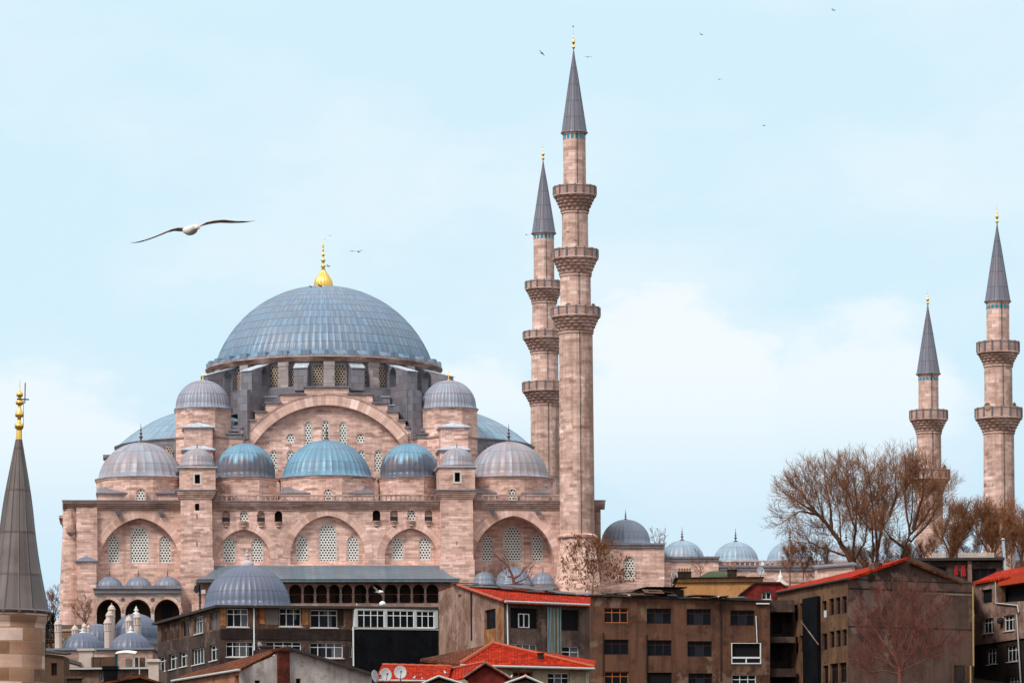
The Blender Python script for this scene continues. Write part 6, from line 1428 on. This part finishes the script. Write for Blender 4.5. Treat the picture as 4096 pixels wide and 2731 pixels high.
# ------------------------------------------------------------------ bare trees
M['bark'] = plain('brown bark', (.135, .062, .036), .95, .1, 0, .6, 2.5, (.06, .028, .018))
M['twig'] = plain('reddish twigs', (.29, .128, .062), .95, .1, 0, .5, 1.2, (.13, .058, .034))
M['twig_g'] = plain('grey brown twigs', (.20, .085, .06), .95, .1, 0, .5, 1.2, (.11, .045, .035))
M['twig_r'] = plain('dull red brown twigs', (.20, .075, .058), .95, .1, 0, .4, 1.2, (.10, .038, .03))
M['pod'] = plain('dry brown pods', (.27, .115, .045), .95, .1, 0, .6, 1.5, (.14, .06, .026))
M['conifer'] = plain('dark conifer needles', (.012, .022, .014), .95, .1, 0, .5, 3)
def bare_tree(name, label, stems, Y, r0, seed, mats=('bark', 'twig'), lens=(3.2, 1.7, .8), nb=(11, 7, 6), up=.35, tw=.024, spread=3.0, group=None, droop=0.0, pods=0, rs=.62, rooty=None, kf=.30):
    rnd = random.Random(seed); x0, y0 = stems[0][0]
    loc = P(x0, y0, Y); zb = min(ground(Y), loc.z-.5); loc.z = zb; root = thing(name, label, 'tree', loc, group)
    tr, cr, pd = MB(), MB(), MB()
    def rv(): return Vector((rnd.gauss(0, 1), rnd.gauss(0, 1), rnd.gauss(0, 1))).normalized()
    def path(p, d, L, n, wig, upb):
        pts = [p.copy()]
        for i in range(n):
            d = (d+rv()*wig+Vector((0, 0, upb))).normalized(); p = p+d*(L/n); pts.append(p.copy())
        return pts
    def along(pts, t):
        f = t*(len(pts)-1); i = min(int(f), len(pts)-2); return pts[i].lerp(pts[i+1], f-i), (pts[i+1]-pts[i]).normalized()
    def twigs(pts, lev, r):
        n = nb[lev]; L = lens[lev]
        for k in range(n):
            t = (.25 if lev == 0 else .12)+(.88-.12*0)*(k+rnd.random())/n*.86
            p, d = along(pts, min(t, 1)); l = L*rnd.uniform(.55, 1.15)*(1.15-.55*t)
            s = rv(); s = (s-d*s.dot(d)).normalized(); ang = rnd.uniform(.45, .95)
            dd = (d*cos(ang)+s*sin(ang)).normalized()
            q = path(p, dd, l, 3 if lev < 2 else 2, .22, (up-droop)*.5 if lev < 2 else up*.35)
            rr = max(r*(.55 if lev < 2 else .6), tw)
            (tr if lev == 0 else cr).tube(q, [rr*(1-.6*i/(len(q)-1)) for i in range(len(q))], 4 if lev == 0 else 3, cap=False)
            if lev < 2: twigs(q, lev+1, rr*.6)
            elif pods and rnd.random() < pods:
                e = q[-1]; a = rv(); a.z = -abs(a.z)-.6; a.normalize(); w = a.cross(rv()).normalized()*.07
                pd.add([e-w, e+w, e+a*.32+w*.6, e+a*.32-w*.6], raw=True); w2 = a.cross(w).normalized()*.05; pd.add([e-w2, e+w2, e+a*.3+w2, e+a*.3-w2], raw=True)
    known = []
    for i, st in enumerate(stems):
        dz = rnd.uniform(-spread, spread) if i else 0; n = len(st); pts = []; Ys = Y
        if i and not (rooty and st[0][1] > rooty):      # springs from an earlier stem: start at its depth
            kx, ky, Ys = min(known, key=lambda q: (q[0]-st[0][0])**2+(q[1]-st[0][1])**2)
            if (kx-st[0][0])**2+(ky-st[0][1])**2 > 16: st = [(kx, ky)]+list(st); n += 1
        for j, (x, y) in enumerate(st):
            yy = Ys+dz*(j/(n-1))**.8; pts.append(P(x, y, yy)-loc); known.append((x, y, yy))
            if j:
                for q in (.25, .5, .75): known.append((px_+(x-px_)*q, py_+(y-py_)*q, yp_+(yy-yp_)*q))
            px_, py_, yp_ = x, y, yy
        fine = []
        for a, c in zip(pts, pts[1:]):
            m = 4
            for q in range(m): fine.append(a.lerp(c, q/m)+rv()*.05*(q > 0)*r0/.3)
        fine.append(pts[-1])
        ra = r0*(1.0 if i == 0 else rs*rnd.uniform(.8, 1.2)); N = len(fine)
        if i and rooty and st[0][1] > rooty: q = pts[0]; fine = [Vector((q.x*.55, q.y*.3, -.5)), Vector((q.x*.8, q.y*.6, q.z*.5))]+fine; N += 2
        if i == 0 and (pts[0].z > .2): fine = [Vector((pts[0].x, pts[0].y, -.5))]+fine; N += 1
        tr.tube(fine, [ra*(1-.82*k/(N-1)) for k in range(N)], 7, cap=True)
        twigs(fine, 0, ra*kf)
        q = path(fine[-1], (fine[-1]-fine[-2]).normalized(), lens[0]*.6, 3, .2, up*.3); tr.tube(q, [ra*.18, ra*.13, tw, tw*.6], 4, cap=False); twigs(q, 1, ra*.2)
    tr.build('trunk', M[mats[0]], root, True); cr.build('crown', M[mats[1]], root)
    if pods: pd.build('seed_pods', M['pod'], root)
    return root
def zz(l, ox=3000, oy=1700, k=.466): return [(ox+x*k, oy+y*k) for x, y in l]
big = [zz(l) for l in (
    [(890, 1200), (760, 980), (640, 820), (520, 720), (350, 620)], [(885, 1080), (910, 850), (920, 650), (885, 420)], [(1090, 1120), (1140, 850), (1160, 700), (1085, 470)],
    [(1060, 1060), (1045, 820), (985, 660), (960, 420)], [(1310, 1120), (1370, 930), (1395, 700), (1400, 380)], [(1370, 940), (1500, 800), (1590, 650)], [(1130, 900), (1220, 740), (1310, 480)],
    [(860, 1130), (600, 1050), (480, 980)], [(700, 900), (690, 700), (640, 450)], [(780, 1000), (770, 800), (740, 560)], [(640, 830), (590, 640), (530, 470)], [(560, 760), (420, 740), (330, 800)], [(1330, 1060), (1200, 960), (1160, 900)],
    [(1040, 900), (880, 700), (790, 420)], [(1200, 760), (1260, 600), (1240, 380)], [(1400, 900), (1480, 620), (1490, 420)], [(900, 1150), (990, 1000), (1000, 820)], [(1095, 1110), (1075, 850), (1040, 620), (1020, 420)], [(1380, 1000), (1540, 830), (1640, 620), (1660, 540)], [(640, 830), (480, 640), (440, 540)], [(1140, 880), (1090, 640), (1110, 430)], [(910, 900), (830, 680), (830, 480)], [(1370, 930), (1330, 650), (1340, 420)])]
bare_tree('bare_tree', 'huge spreading leafless tree hiding part of the short looking minaret', big, 436, .32, 5, lens=(4.0, 2.2, 1.1), nb=(13, 8, 6), spread=4.5, rooty=2175, rs=.50, kf=.22, tw=.0155)
for i, (st, lb, sd) in enumerate((
    ([[(3800, 2270), (3820, 2150), (3850, 2070)], [(3806, 2240), (3770, 2150), (3795, 2070)], [(3815, 2200), (3880, 2120), (3905, 2060)], [(3806, 2220), (3850, 2150), (3865, 2080)]], 'bushy leafless tree between the two right hand minarets', 21),
    ([[(3965, 2275), (3975, 2150), (3960, 2070)], [(3968, 2240), (3920, 2150), (3925, 2080)], [(3970, 2220), (4020, 2130), (4030, 2065)], [(3970, 2250), (3995, 2160), (3990, 2090)]], 'bushy leafless tree in front of the rightmost minaret foot', 22),
    ([[(4085, 2275), (4092, 2180), (4085, 2110)], [(4086, 2240), (4060, 2170), (4050, 2120)], [(4088, 2220), (4125, 2150), (4130, 2090)]], 'leafless tree cut off by the right edge beside the steel flue', 23))):
    bare_tree('bare_tree', lb, st, 446, .20, sd, lens=(3.0, 1.7, .85), nb=(16, 9, 6), spread=3.0, kf=.22, rooty=2200, tw=.017, group='bare trees behind the flat roofed house')
gt = [zz(l, 3300, 2100, .4025) for l in ([(745, 1640), (740, 1430), (690, 1300), (560, 1140), (480, 1020), (400, 900)], [(745, 1450), (720, 1250), (690, 1050), (560, 920), (530, 780)], [(750, 1440), (800, 1250), (780, 1000), (760, 780)],
    [(755, 1450), (850, 1180), (880, 980), (920, 760)], [(800, 1350), (950, 1200), (1050, 1080), (1150, 900)], [(740, 1440), (560, 1330), (420, 1300)], [(700, 1300), (640, 1000), (640, 760)], [(930, 1560), (930, 1380), (990, 1200), (1180, 1180)], [(860, 1150), (1000, 1000), (1040, 800)], [(690, 1420), (500, 1200), (330, 1000)], [(780, 1200), (850, 950), (840, 720)], [(745, 1480), (600, 1440), (420, 1460)], [(800, 1430), (1000, 1330), (1250, 1250)])]
bare_tree('bare_tree', 'fine twigged leafless tree growing before the blank concrete gable', gt, 352, .24, 31, mats=('twig_r', 'twig_r'), lens=(2.6, 1.5, .75), nb=(10, 7, 5), spread=2.0, tw=.012, rs=.34, kf=.22, up=.6)
pt = [zz(l, 1700, 1650, .478) for l in ([(1400, 1500), (1410, 1380), (1390, 1250), (1400, 1150)], [(1405, 1430), (1330, 1330), (1240, 1220)], [(1405, 1400), (1480, 1290), (1540, 1190)], [(1400, 1350), (1320, 1200), (1300, 1140)], [(1400, 1450), (1290, 1420), (1220, 1330)], [(1410, 1440), (1520, 1380), (1590, 1300)], [(1410, 1380), (1450, 1220), (1470, 1150)], [(1405, 1460), (1560, 1440), (1640, 1400)])]
bare_tree('bare_tree', 'brownish tree hung with dry seed pods at the tallest minaret foot', pt, 472, .085, 41, mats=('twig', 'twig'), lens=(2.5, 1.4, .6), nb=(8, 5, 3), spread=1.5, pods=.6, tw=.012, kf=.3)
bt = [zz(l, 1700, 1650, .478) for l in ([(745, 1430), (735, 1370), (700, 1290), (640, 1230), (600, 1200)], [(740, 1390), (790, 1360), (830, 1310), (880, 1270)], [(735, 1370), (690, 1370), (670, 1340)], [(700, 1290), (690, 1240), (660, 1190)], [(770, 1420), (840, 1390), (870, 1350)])]
bare_tree('bare_tree', 'lopped tree with few thick crooked branches above the red roof ridge', bt, 440, .19, 43, mats=('twig_g', 'twig_g'), lens=(1.5, .7, .3), nb=(4, 3, 2), spread=1.2, tw=.018)
bare_tree('bare_tree', 'small pale leafless tree by the left portico arches', [[(340, 2560), (341, 2500), (335, 2450), (320, 2415)], [(341, 2500), (355, 2460), (362, 2420)], [(340, 2490), (318, 2460), (300, 2440)], [(342, 2480), (345, 2430), (343, 2400)]], 470, .11, 51, mats=('twig_g', 'twig_g'), lens=(1.2, .6, .35), nb=(6, 5, 3), spread=.8, tw=.016)
bare_tree('bare_tree', 'leafless tree seen against the sky left of the mosque corner', [[(205, 2600), (212, 2500), (215, 2440), (210, 2390)], [(212, 2480), (228, 2430), (232, 2380)], [(212, 2490), (198, 2440), (196, 2400)]], 560, .18, 52, mats=('twig_g', 'twig_g'), lens=(2.0, 1.1, .6), nb=(8, 6, 4), spread=1.5, tw=.022)
bare_tree('bare_tree', 'thin leafless sapling behind the ochre building chimney', [[(2800, 2330), (2801, 2280), (2795, 2240), (2788, 2215)], [(2800, 2300), (2812, 2270), (2822, 2245)], [(2800, 2290), (2782, 2262), (2775, 2245)]], 462, .06, 53, mats=('twig_g', 'twig_g'), lens=(1.0, .5, .3), nb=(5, 4, 2), spread=.6, tw=.014)
bare_tree('bare_tree', 'leafless tree top peeping over the courtyard wall beside the first courtyard dome', [[(2645, 2300), (2640, 2180), (2636, 2140)], [(2643, 2220), (2655, 2170), (2660, 2140)], [(2643, 2220), (2620, 2170), (2612, 2135)]], 540, .10, 54, mats=('twig_g', 'twig_g'), lens=(1.4, .7, .4), nb=(6, 4, 3), spread=.8, tw=.016)
def conifer():
    Y = 424; loc = P(204, 2600, Y); loc.z = ground(Y); root = thing('conifer', 'narrow dark evergreen between the near minaret and the garden wall', 'tree', loc)
    k = Y/FPX; H = P(204, 2452, Y).z-loc.z; rnd = random.Random(3)
    b = MB(); b.tube([Vector((0, 0, -.3)), Vector((0, 0, H*.9))], [.16, .03], 6); b.build('trunk', M['bark'], root)
    b = MB()
    for i in range(1500):
        t = rnd.random()**.8; r = .95*(1-t)**.7*rnd.random()**.5+.03; a = rnd.uniform(0, 2*pi); p = Vector((r*cos(a), r*sin(a), H*(.12+.88*t))); d = Vector((cos(a), sin(a), rnd.uniform(-.2, .7))).normalized()*rnd.uniform(.15, .35); w = d.cross(Vector((rnd.gauss(0, 1), rnd.gauss(0, 1), rnd.gauss(0, 1)))).normalized()*.06
        b.add([p-w, p+w, p+d], raw=True)
    b.build('crown', M['conifer'], root)
conifer()
for (xs, lb, sd) in (((3160, 3215, 3270, 3320), 'low tangle of brown brush before the courtyard wall, left of the big tree trunk', 61), ((3440, 3500, 3550, 3600), 'low tangle of brown brush between the big tree stems', 62), ((3650, 3700, 3745, 3785), 'low tangle of brown brush right of the big tree, by the flat roof', 63), ((3815, 3850, 3890, 3925), 'tall brush behind the white slatted fences', 64), ((3975, 4010, 4050, 4090), 'tall brush behind the steel flue at the right edge', 65)):
    rr = random.Random(sd); st = [[(x, 2330), (x+rr.uniform(-12, 12), 2260 if sd < 64 else 2220), (x+rr.uniform(-25, 25), rr.uniform(2195, 2225) if sd < 64 else rr.uniform(2095, 2140))] for x in xs]
    bare_tree('bare_shrub', lb, st, 441, .07, sd, lens=(2.0, 1.2, .6), nb=(12, 8, 6), spread=1.5, tw=.018, rs=1.0, kf=.5, group='bare brush under the big tree')

# ------------------------------------------------------------------ birds
M['feather_w'] = plain('white feathers', (.74, .72, .70), .8, .2, 0, .15, 6)
M['feather_b'] = plain('shade toned underside feathers', (.44, .34, .30), .85, .15, 0, .35, 9)  # shadow side of the wings put into the feather colour
M['feather_g'] = plain('grey wing feathers', (.33, .27, .27), .85, .15, 0, .3, 6)
M['feather_k'] = plain('black wing tips', (.025, .018, .022), .8, .2)
M['feather_d'] = plain('dark pigeon feathers', (.045, .04, .045), .8, .2, 0, .4, 8)
M['feather_r'] = plain('brown gull feathers', (.17, .085, .06), .8, .2, 0, .4, 8)
M['beak'] = plain('orange beak', (.75, .19, .04), .5)
def ring(c, ax, up, ra, rb, n=14):
    """ellipse round c, perpendicular to ax"""
    ax = ax.normalized(); s = ax.cross(up).normalized(); u = s.cross(ax).normalized()
    return [c+s*(ra*cos(2*pi*i/n))+u*(rb*sin(2*pi*i/n)) for i in range(n)]
def wing(b, pts, chords, fwd, th, mats, flip=1):
    """pts leading edge polyline root to tip"""
    rows = []
    for p, c in zip(pts, chords):
        bk = -fwd*c; u = Vector((0, 0, 1))
        rows.append([p, p+bk*.12+u*th*c*1.0, p+bk*.45+u*th*c*1.1, p+bk, p+bk*.5-u*th*c*.15, p+bk*.12-u*th*c*.55])
    for i in range(len(rows)-1): b.grid([rows[i], rows[i+1]], m=mats[i], closed=True)
    b.add(rows[-1], raw=True, m=mats[-1]); b.add(rows[0], raw=True, m=mats[0])
def big_gull():
    Y = 43.0; c = P(772, 930, Y); root = thing('gull', 'big gull gliding with wide spread dark tipped wings left of the gilded finial', 'gull', c)
    v = lambda x, y: P(500+x*.23385, 840+y*.23385, Y)-c
    h = Vector((.34, -.93, -.09)).normalized(); up = Vector((0, 0, 1))
    b = MB()
    # trunk, neck and head as one loft from tail to bill
    tail, head = v(1000, 352), v(1296, 428)
    ax = (head-tail); rings = []
    for t, ra, rb, dz in ((-.10, .045, .004, .004), (0, .05, .008, .004), (.14, .030, .016, .0), (.28, .052, .040, -.008), (.42, .058, .050, -.014), (.56, .055, .050, -.014), (.68, .052, .048, -.010), (.78, .042, .040, -.002), (.86, .033, .033, .006), (.93, .029, .031, .008), (.985, .020, .022, .004), (1.02, .008, .010, .002)):
        rings.append(ring(tail+h*(t*.52)+Vector((ax.x-h.x*.52, 0, ax.z-h.z*.52))*t+up*dz, h, up, ra, rb, 16))
    b.grid(rings[:4], m=0, closed=True); b.grid(rings[3:9], m=0, closed=True); b.grid(rings[8:], m=0, closed=True); b.add(rings[0], raw=True); b.add(rings[-1], raw=True)
    off = h*.0
    def lead(pl): return [v(x, y)+h*.0 for x, y in pl]
    Lw = [(1060, 330), (990, 322), (850, 318), (735, 346), (620, 395), (510, 443), (400, 488), (300, 522), (220, 545), (150, 558), (85, 568)]
    Rw = [(1190, 300), (1240, 282), (1330, 228), (1450, 200), (1560, 188), (1640, 183), (1760, 192), (1850, 197), (1960, 199), (2060, 200), (2140, 195), (2225, 183)]
    def chords(n): return [.165, .175, .175, .165, .155, .145, .125, .105, .085, .06, .03, .008][-n:]
    for pl in (Lw, Rw):
        p = lead(pl); n = len(p); p = [q+h*(.10+.05*sin(pi*min(1, i/(n*.55)))-.16*max(0, (i/(n-1)-.5)) ) for i, q in enumerate(p)]
        # keep the outline where the photo has it: shift along the view only
        mt = [0 if i < 1 else (1 if i < n*.62 else 2) for i in range(n-1)]
        wing(b, p, chords(n), Vector((h.x, h.y, .06)), .05, mt)
    o = b.build('body', [M['feather_w'], M['feather_b'], M['feather_k']], root, True)
    b = MB(); hd = tail+h*(1.0*.52)+Vector((ax.x-h.x*.52, 0, ax.z-h.z*.52)); bd = (h+Vector((.25, 0, -.25))).normalized()
    rr = [ring(hd+bd*t, bd, up, r, r*1.2, 8) for t, r in ((-.01, .012), (.02, .010), (.045, .008), (.06, .002))]; b.grid(rr, closed=True); b.add(rr[-1], raw=True); b.build('beak', M['beak'], root, True)
    b = MB()
    for sx in (-1, 1):
        e = hd-h*.05+h.cross(up).normalized()*sx*.030+up*.014; b.grid([ring(e+h.cross(up)*sx*t, h.cross(up), up, r, r, 8) for t, r in ((-.006, .006), (.002, .005), (.005, .001))], closed=True)
    b.build('eyes', M['feather_k'], root)
big_gull()
def small_bird(x, y, Y, span, label, mat='feather_d', dih=.35, az=0.0, bank=0.0, tip=None, group='birds wheeling over the mosque', cat='bird', fold=.0):
    k = Y/FPX; c = P(x, y, Y); s = span*k/2; b = MB(); h = Vector((sin(az), -cos(az), -.05)).normalized(); up = Vector((0, 0, 1)); sd = h.cross(up).normalized()
    L = s*.62
    b.grid([ring(h*(L*t), h, up, s*ra, s*rb, 8) for t, ra, rb in ((-1.05, .16, .02), (-.8, .13, .03), (-.4, .12, .11), (0, .16, .16), (.35, .15, .15), (.6, .10, .11), (.78, .10, .10), (.95, .04, .05), (1.1, .008, .01))], closed=True)
    for g in (-1, 1):
        a = dih+bank*g; e = a-fold
        p0 = sd*g*s*.08; p1 = p0+(sd*g*cos(a)+up*sin(a))*s*.45+h*s*.10; p2 = p1+(sd*g*cos(e)+up*sin(e))*s*.5-h*s*.12
        wing(b, [p0+h*s*.18, p1, (p1+p2)/2, p2], [s*.42, s*.38, s*.26, s*.03], h, .07, [0, 0, 1])
    o = b.build('flying_bird', [M[mat], M[tip or mat]], None, True); o.location = c; tag(o, label, cat, group); return o
small_bird(1320, 943, 480, 14, 'tiny dark bird above and right of the gilded finial tip', dih=.5, az=.4)
small_bird(1314, 1065, 478, 26, 'dark pigeon flying just right of the gilded finial stem', dih=.2, az=1.0, bank=.3)
small_bird(1243, 1146, 468, 22, 'dark bird skimming the dome crown, left of its companion', dih=.1, az=1.1, bank=.4)
small_bird(1281, 1144, 470, 30, 'darker larger bird skimming the dome crown right of its companion', dih=.15, az=1.0, bank=.45)
small_bird(1409, 1005, 470, 30, 'left bird of the close pair flying right of the gilded finial', mat='feather_g', dih=.25, az=.3, fold=.3)
small_bird(1434, 1007, 470, 36, 'right bird of the close pair flying right of the gilded finial', mat='feather_d', dih=.4, az=-.3)
small_bird(1300, 957, 476, 10, 'tiny bird hovering at the very tip of the gilded finial', dih=.3, az=.8)
small_bird(2168, 214, 470, 34, 'dark gull banking steeply left of the tallest spire', mat='feather_d', dih=.15, az=.5, bank=.8)
small_bird(2352, 228, 470, 40, 'faint white gull right of the tallest spire', mat='feather_w', dih=.15, az=.2, fold=.4, tip='feather_g', cat='gull')
small_bird(2105, 938, 480, 36, 'faint pale gull left of the hidden minaret spire', mat='feather_w', dih=.2, az=-.3, bank=.25, tip='feather_g', cat='gull')
small_bird(2806, 139, 470, 22, 'small dark gull high in the sky right of the tallest minaret', mat='feather_r', dih=.3, az=.6, bank=.4)
small_bird(2878, 318, 470, 26, 'small pale gull in the upper right sky', mat='feather_g', dih=.15, az=.2, fold=.3, cat='gull')
small_bird(3056, 503, 470, 22, 'small brown bird highest above the big bare tree', mat='feather_r', dih=.05, az=.9)
small_bird(3335, 42, 470, 26, 'reddish brown gull near the top right of the sky', mat='feather_r', dih=.3, az=.7, bank=.3)
small_bird(2272, 928, 480, 24, 'dark pigeon against the tallest minaret shaft, the higher one', dih=.1, az=1.2)
small_bird(2302, 962, 480, 22, 'dark pigeon against the tallest minaret shaft, the lower one', dih=.2, az=1.0, bank=.3)
small_bird(1518, 2366, 392, 84, 'white gull flying before the dark gallery arches', mat='feather_w', dih=.0, az=.6, bank=.75, tip='feather_r', cat='gull')
def perched(x, y, hpx, Y, label, mat='feather_w', wingm='feather_g', face=1, group='gulls resting on the roofs', cat='gull'):
    k = Y/FPX; H = hpx*k; c = P(x, y, Y); b = MB(); up = Vector((0, 0, 1)); fx = Vector((face, -.2, 0)).normalized()
    P_ = [(-.42, .42, .03, .02), (-.30, .46, .07, .05), (-.12, .50, .14, .14), (.05, .54, .17, .19), (.17, .64, .13, .16), (.22, .76, .085, .09), (.25, .86, .09, .10), (.29, .93, .085, .075), (.30, .985, .03, .03)]
    rs = []
    for i, (t, z, ra, rb) in enumerate(P_):
        j0, j1 = P_[max(i-1, 0)], P_[min(i+1, len(P_)-1)]; ax = fx*(j1[0]-j0[0])+up*(j1[1]-j0[1]); ax.normalize(); s = fx.cross(up); u = s.cross(ax)
        rs.append([fx*t*H+up*z*H+s*(ra*H*cos(2*pi*q/10))+u*(rb*H*sin(2*pi*q/10)) for q in range(10)])
    b.grid(rs[:4], m=1, closed=True); b.grid(rs[3:], m=0, closed=True); b.add(rs[0], raw=True, m=1); b.add(rs[-1], raw=True)
    q = fx*.32*H+up*.86*H; b.grid([ring(q+fx*H*t, fx, up, r*H, r*H, 6) for t, r in ((0, .03), (.08, .022), (.14, .004))], m=2, closed=True)
    for g in (-1, 1): b.tube([fx*.02*H+fx.cross(up)*g*.05*H+up*.40*H, fx*.03*H+fx.cross(up)*g*.05*H], .018*H, 5, m=2)
    o = b.build('perched_bird', [M[mat], M[wingm], M['beak'] if mat == 'feather_w' else M[mat]], None, True); o.location = c; tag(o, label, cat, group)
perched(1655, 2722, 22, 287.5, 'white gull on the low roof edge nearest the satellite dishes', face=1)
perched(1690, 2720, 13, 287.5, 'smallest white gull on the low red roof edge between two larger gulls', face=-1)
perched(1783, 2702, 24, 285, 'white gull on the red tiles left of the dark red gable', face=-1)
perched(2043, 2718, 22, 284, 'white gull at the right foot of the dark red gable', face=1)
perched(1038, 2414, 13, 359, 'tiny white gull on the roof edge below the blue dome', face=1)
perched(1429, 2426, 14, 362, 'tiny white gull on the roof edge above the glazed bay', face=-1)
perched(2873, 2394, 14, 379, 'tiny white gull on the brown block roof edge', face=1)
perched(2224, 1001, 10, mosque_y(2310, -3.5), 'dark pigeon perched leftmost on the middle balcony rail', 'feather_d', 'feather_d', 1, 'pigeons on the balcony rail', 'pigeon')
perched(2250, 1001, 10, mosque_y(2310, -3.5), 'dark pigeon perched second from left on the middle balcony rail', 'feather_d', 'feather_d', -1, 'pigeons on the balcony rail', 'pigeon')
perched(2277, 1001, 9, mosque_y(2310, -3.5), 'dark pigeon perched rightmost on the middle balcony rail', 'feather_d', 'feather_d', 1, 'pigeons on the balcony rail', 'pigeon')
perched(2292, 113, 11, mosque_y(2310, -.6), 'dark bird perched on the tip of the tallest minaret', 'feather_d', 'feather_d', 1, None, 'bird')

# ------------------------------------------------------------------ loudspeakers on the balconies
def speaker(x, y, Y, az, label):
    k = Y/FPX; c = P(x, y, Y); n = Vector((sin(az), -cos(az), 0)); b = MB(); up = Vector((0, 0, 1))
    rs = [ring(n*t, n, up, r, r, 14) for t, r in ((-.5, .08), (-.25, .10), (-.05, .22), (.12, .42), (.14, .44), (.10, .38), (-.05, .16))]; b.grid(rs, closed=True); b.add(rs[0], raw=True); b.add(rs[-1], raw=True)
    b.tube([Vector((0, 0, -.75)), Vector((0, 0, -.05))], .05, 5)
    o = b.build('loudspeaker', plain('tan loudspeaker horn', (.36, .27, .20), .7), None, True); o.location = c; tag(o, label, 'loudspeaker', 'loudspeakers on the minaret balconies')
yf = mosque_y(2310, -.6)
speaker(2275, 1226, yf-2.4, -.5, 'horn loudspeaker over the lowest balcony of the tallest minaret, left one')
speaker(2370, 1228, yf-1.6, .9, 'horn loudspeaker over the lowest balcony of the tallest minaret, right one')
yr = mosque_y(3990, 0)
speaker(3951, 1624, yr-2.3, -.5, 'horn loudspeaker over the lower balcony of the right edge minaret, left one')
speaker(4054, 1623, yr-1.4, .9, 'horn loudspeaker over the lower balcony of the right edge minaret, right one')
speaker(3775, 1871, mosque_y(3710, 42)-1.2, .9, 'horn loudspeaker above the balcony beside the big bare tree')
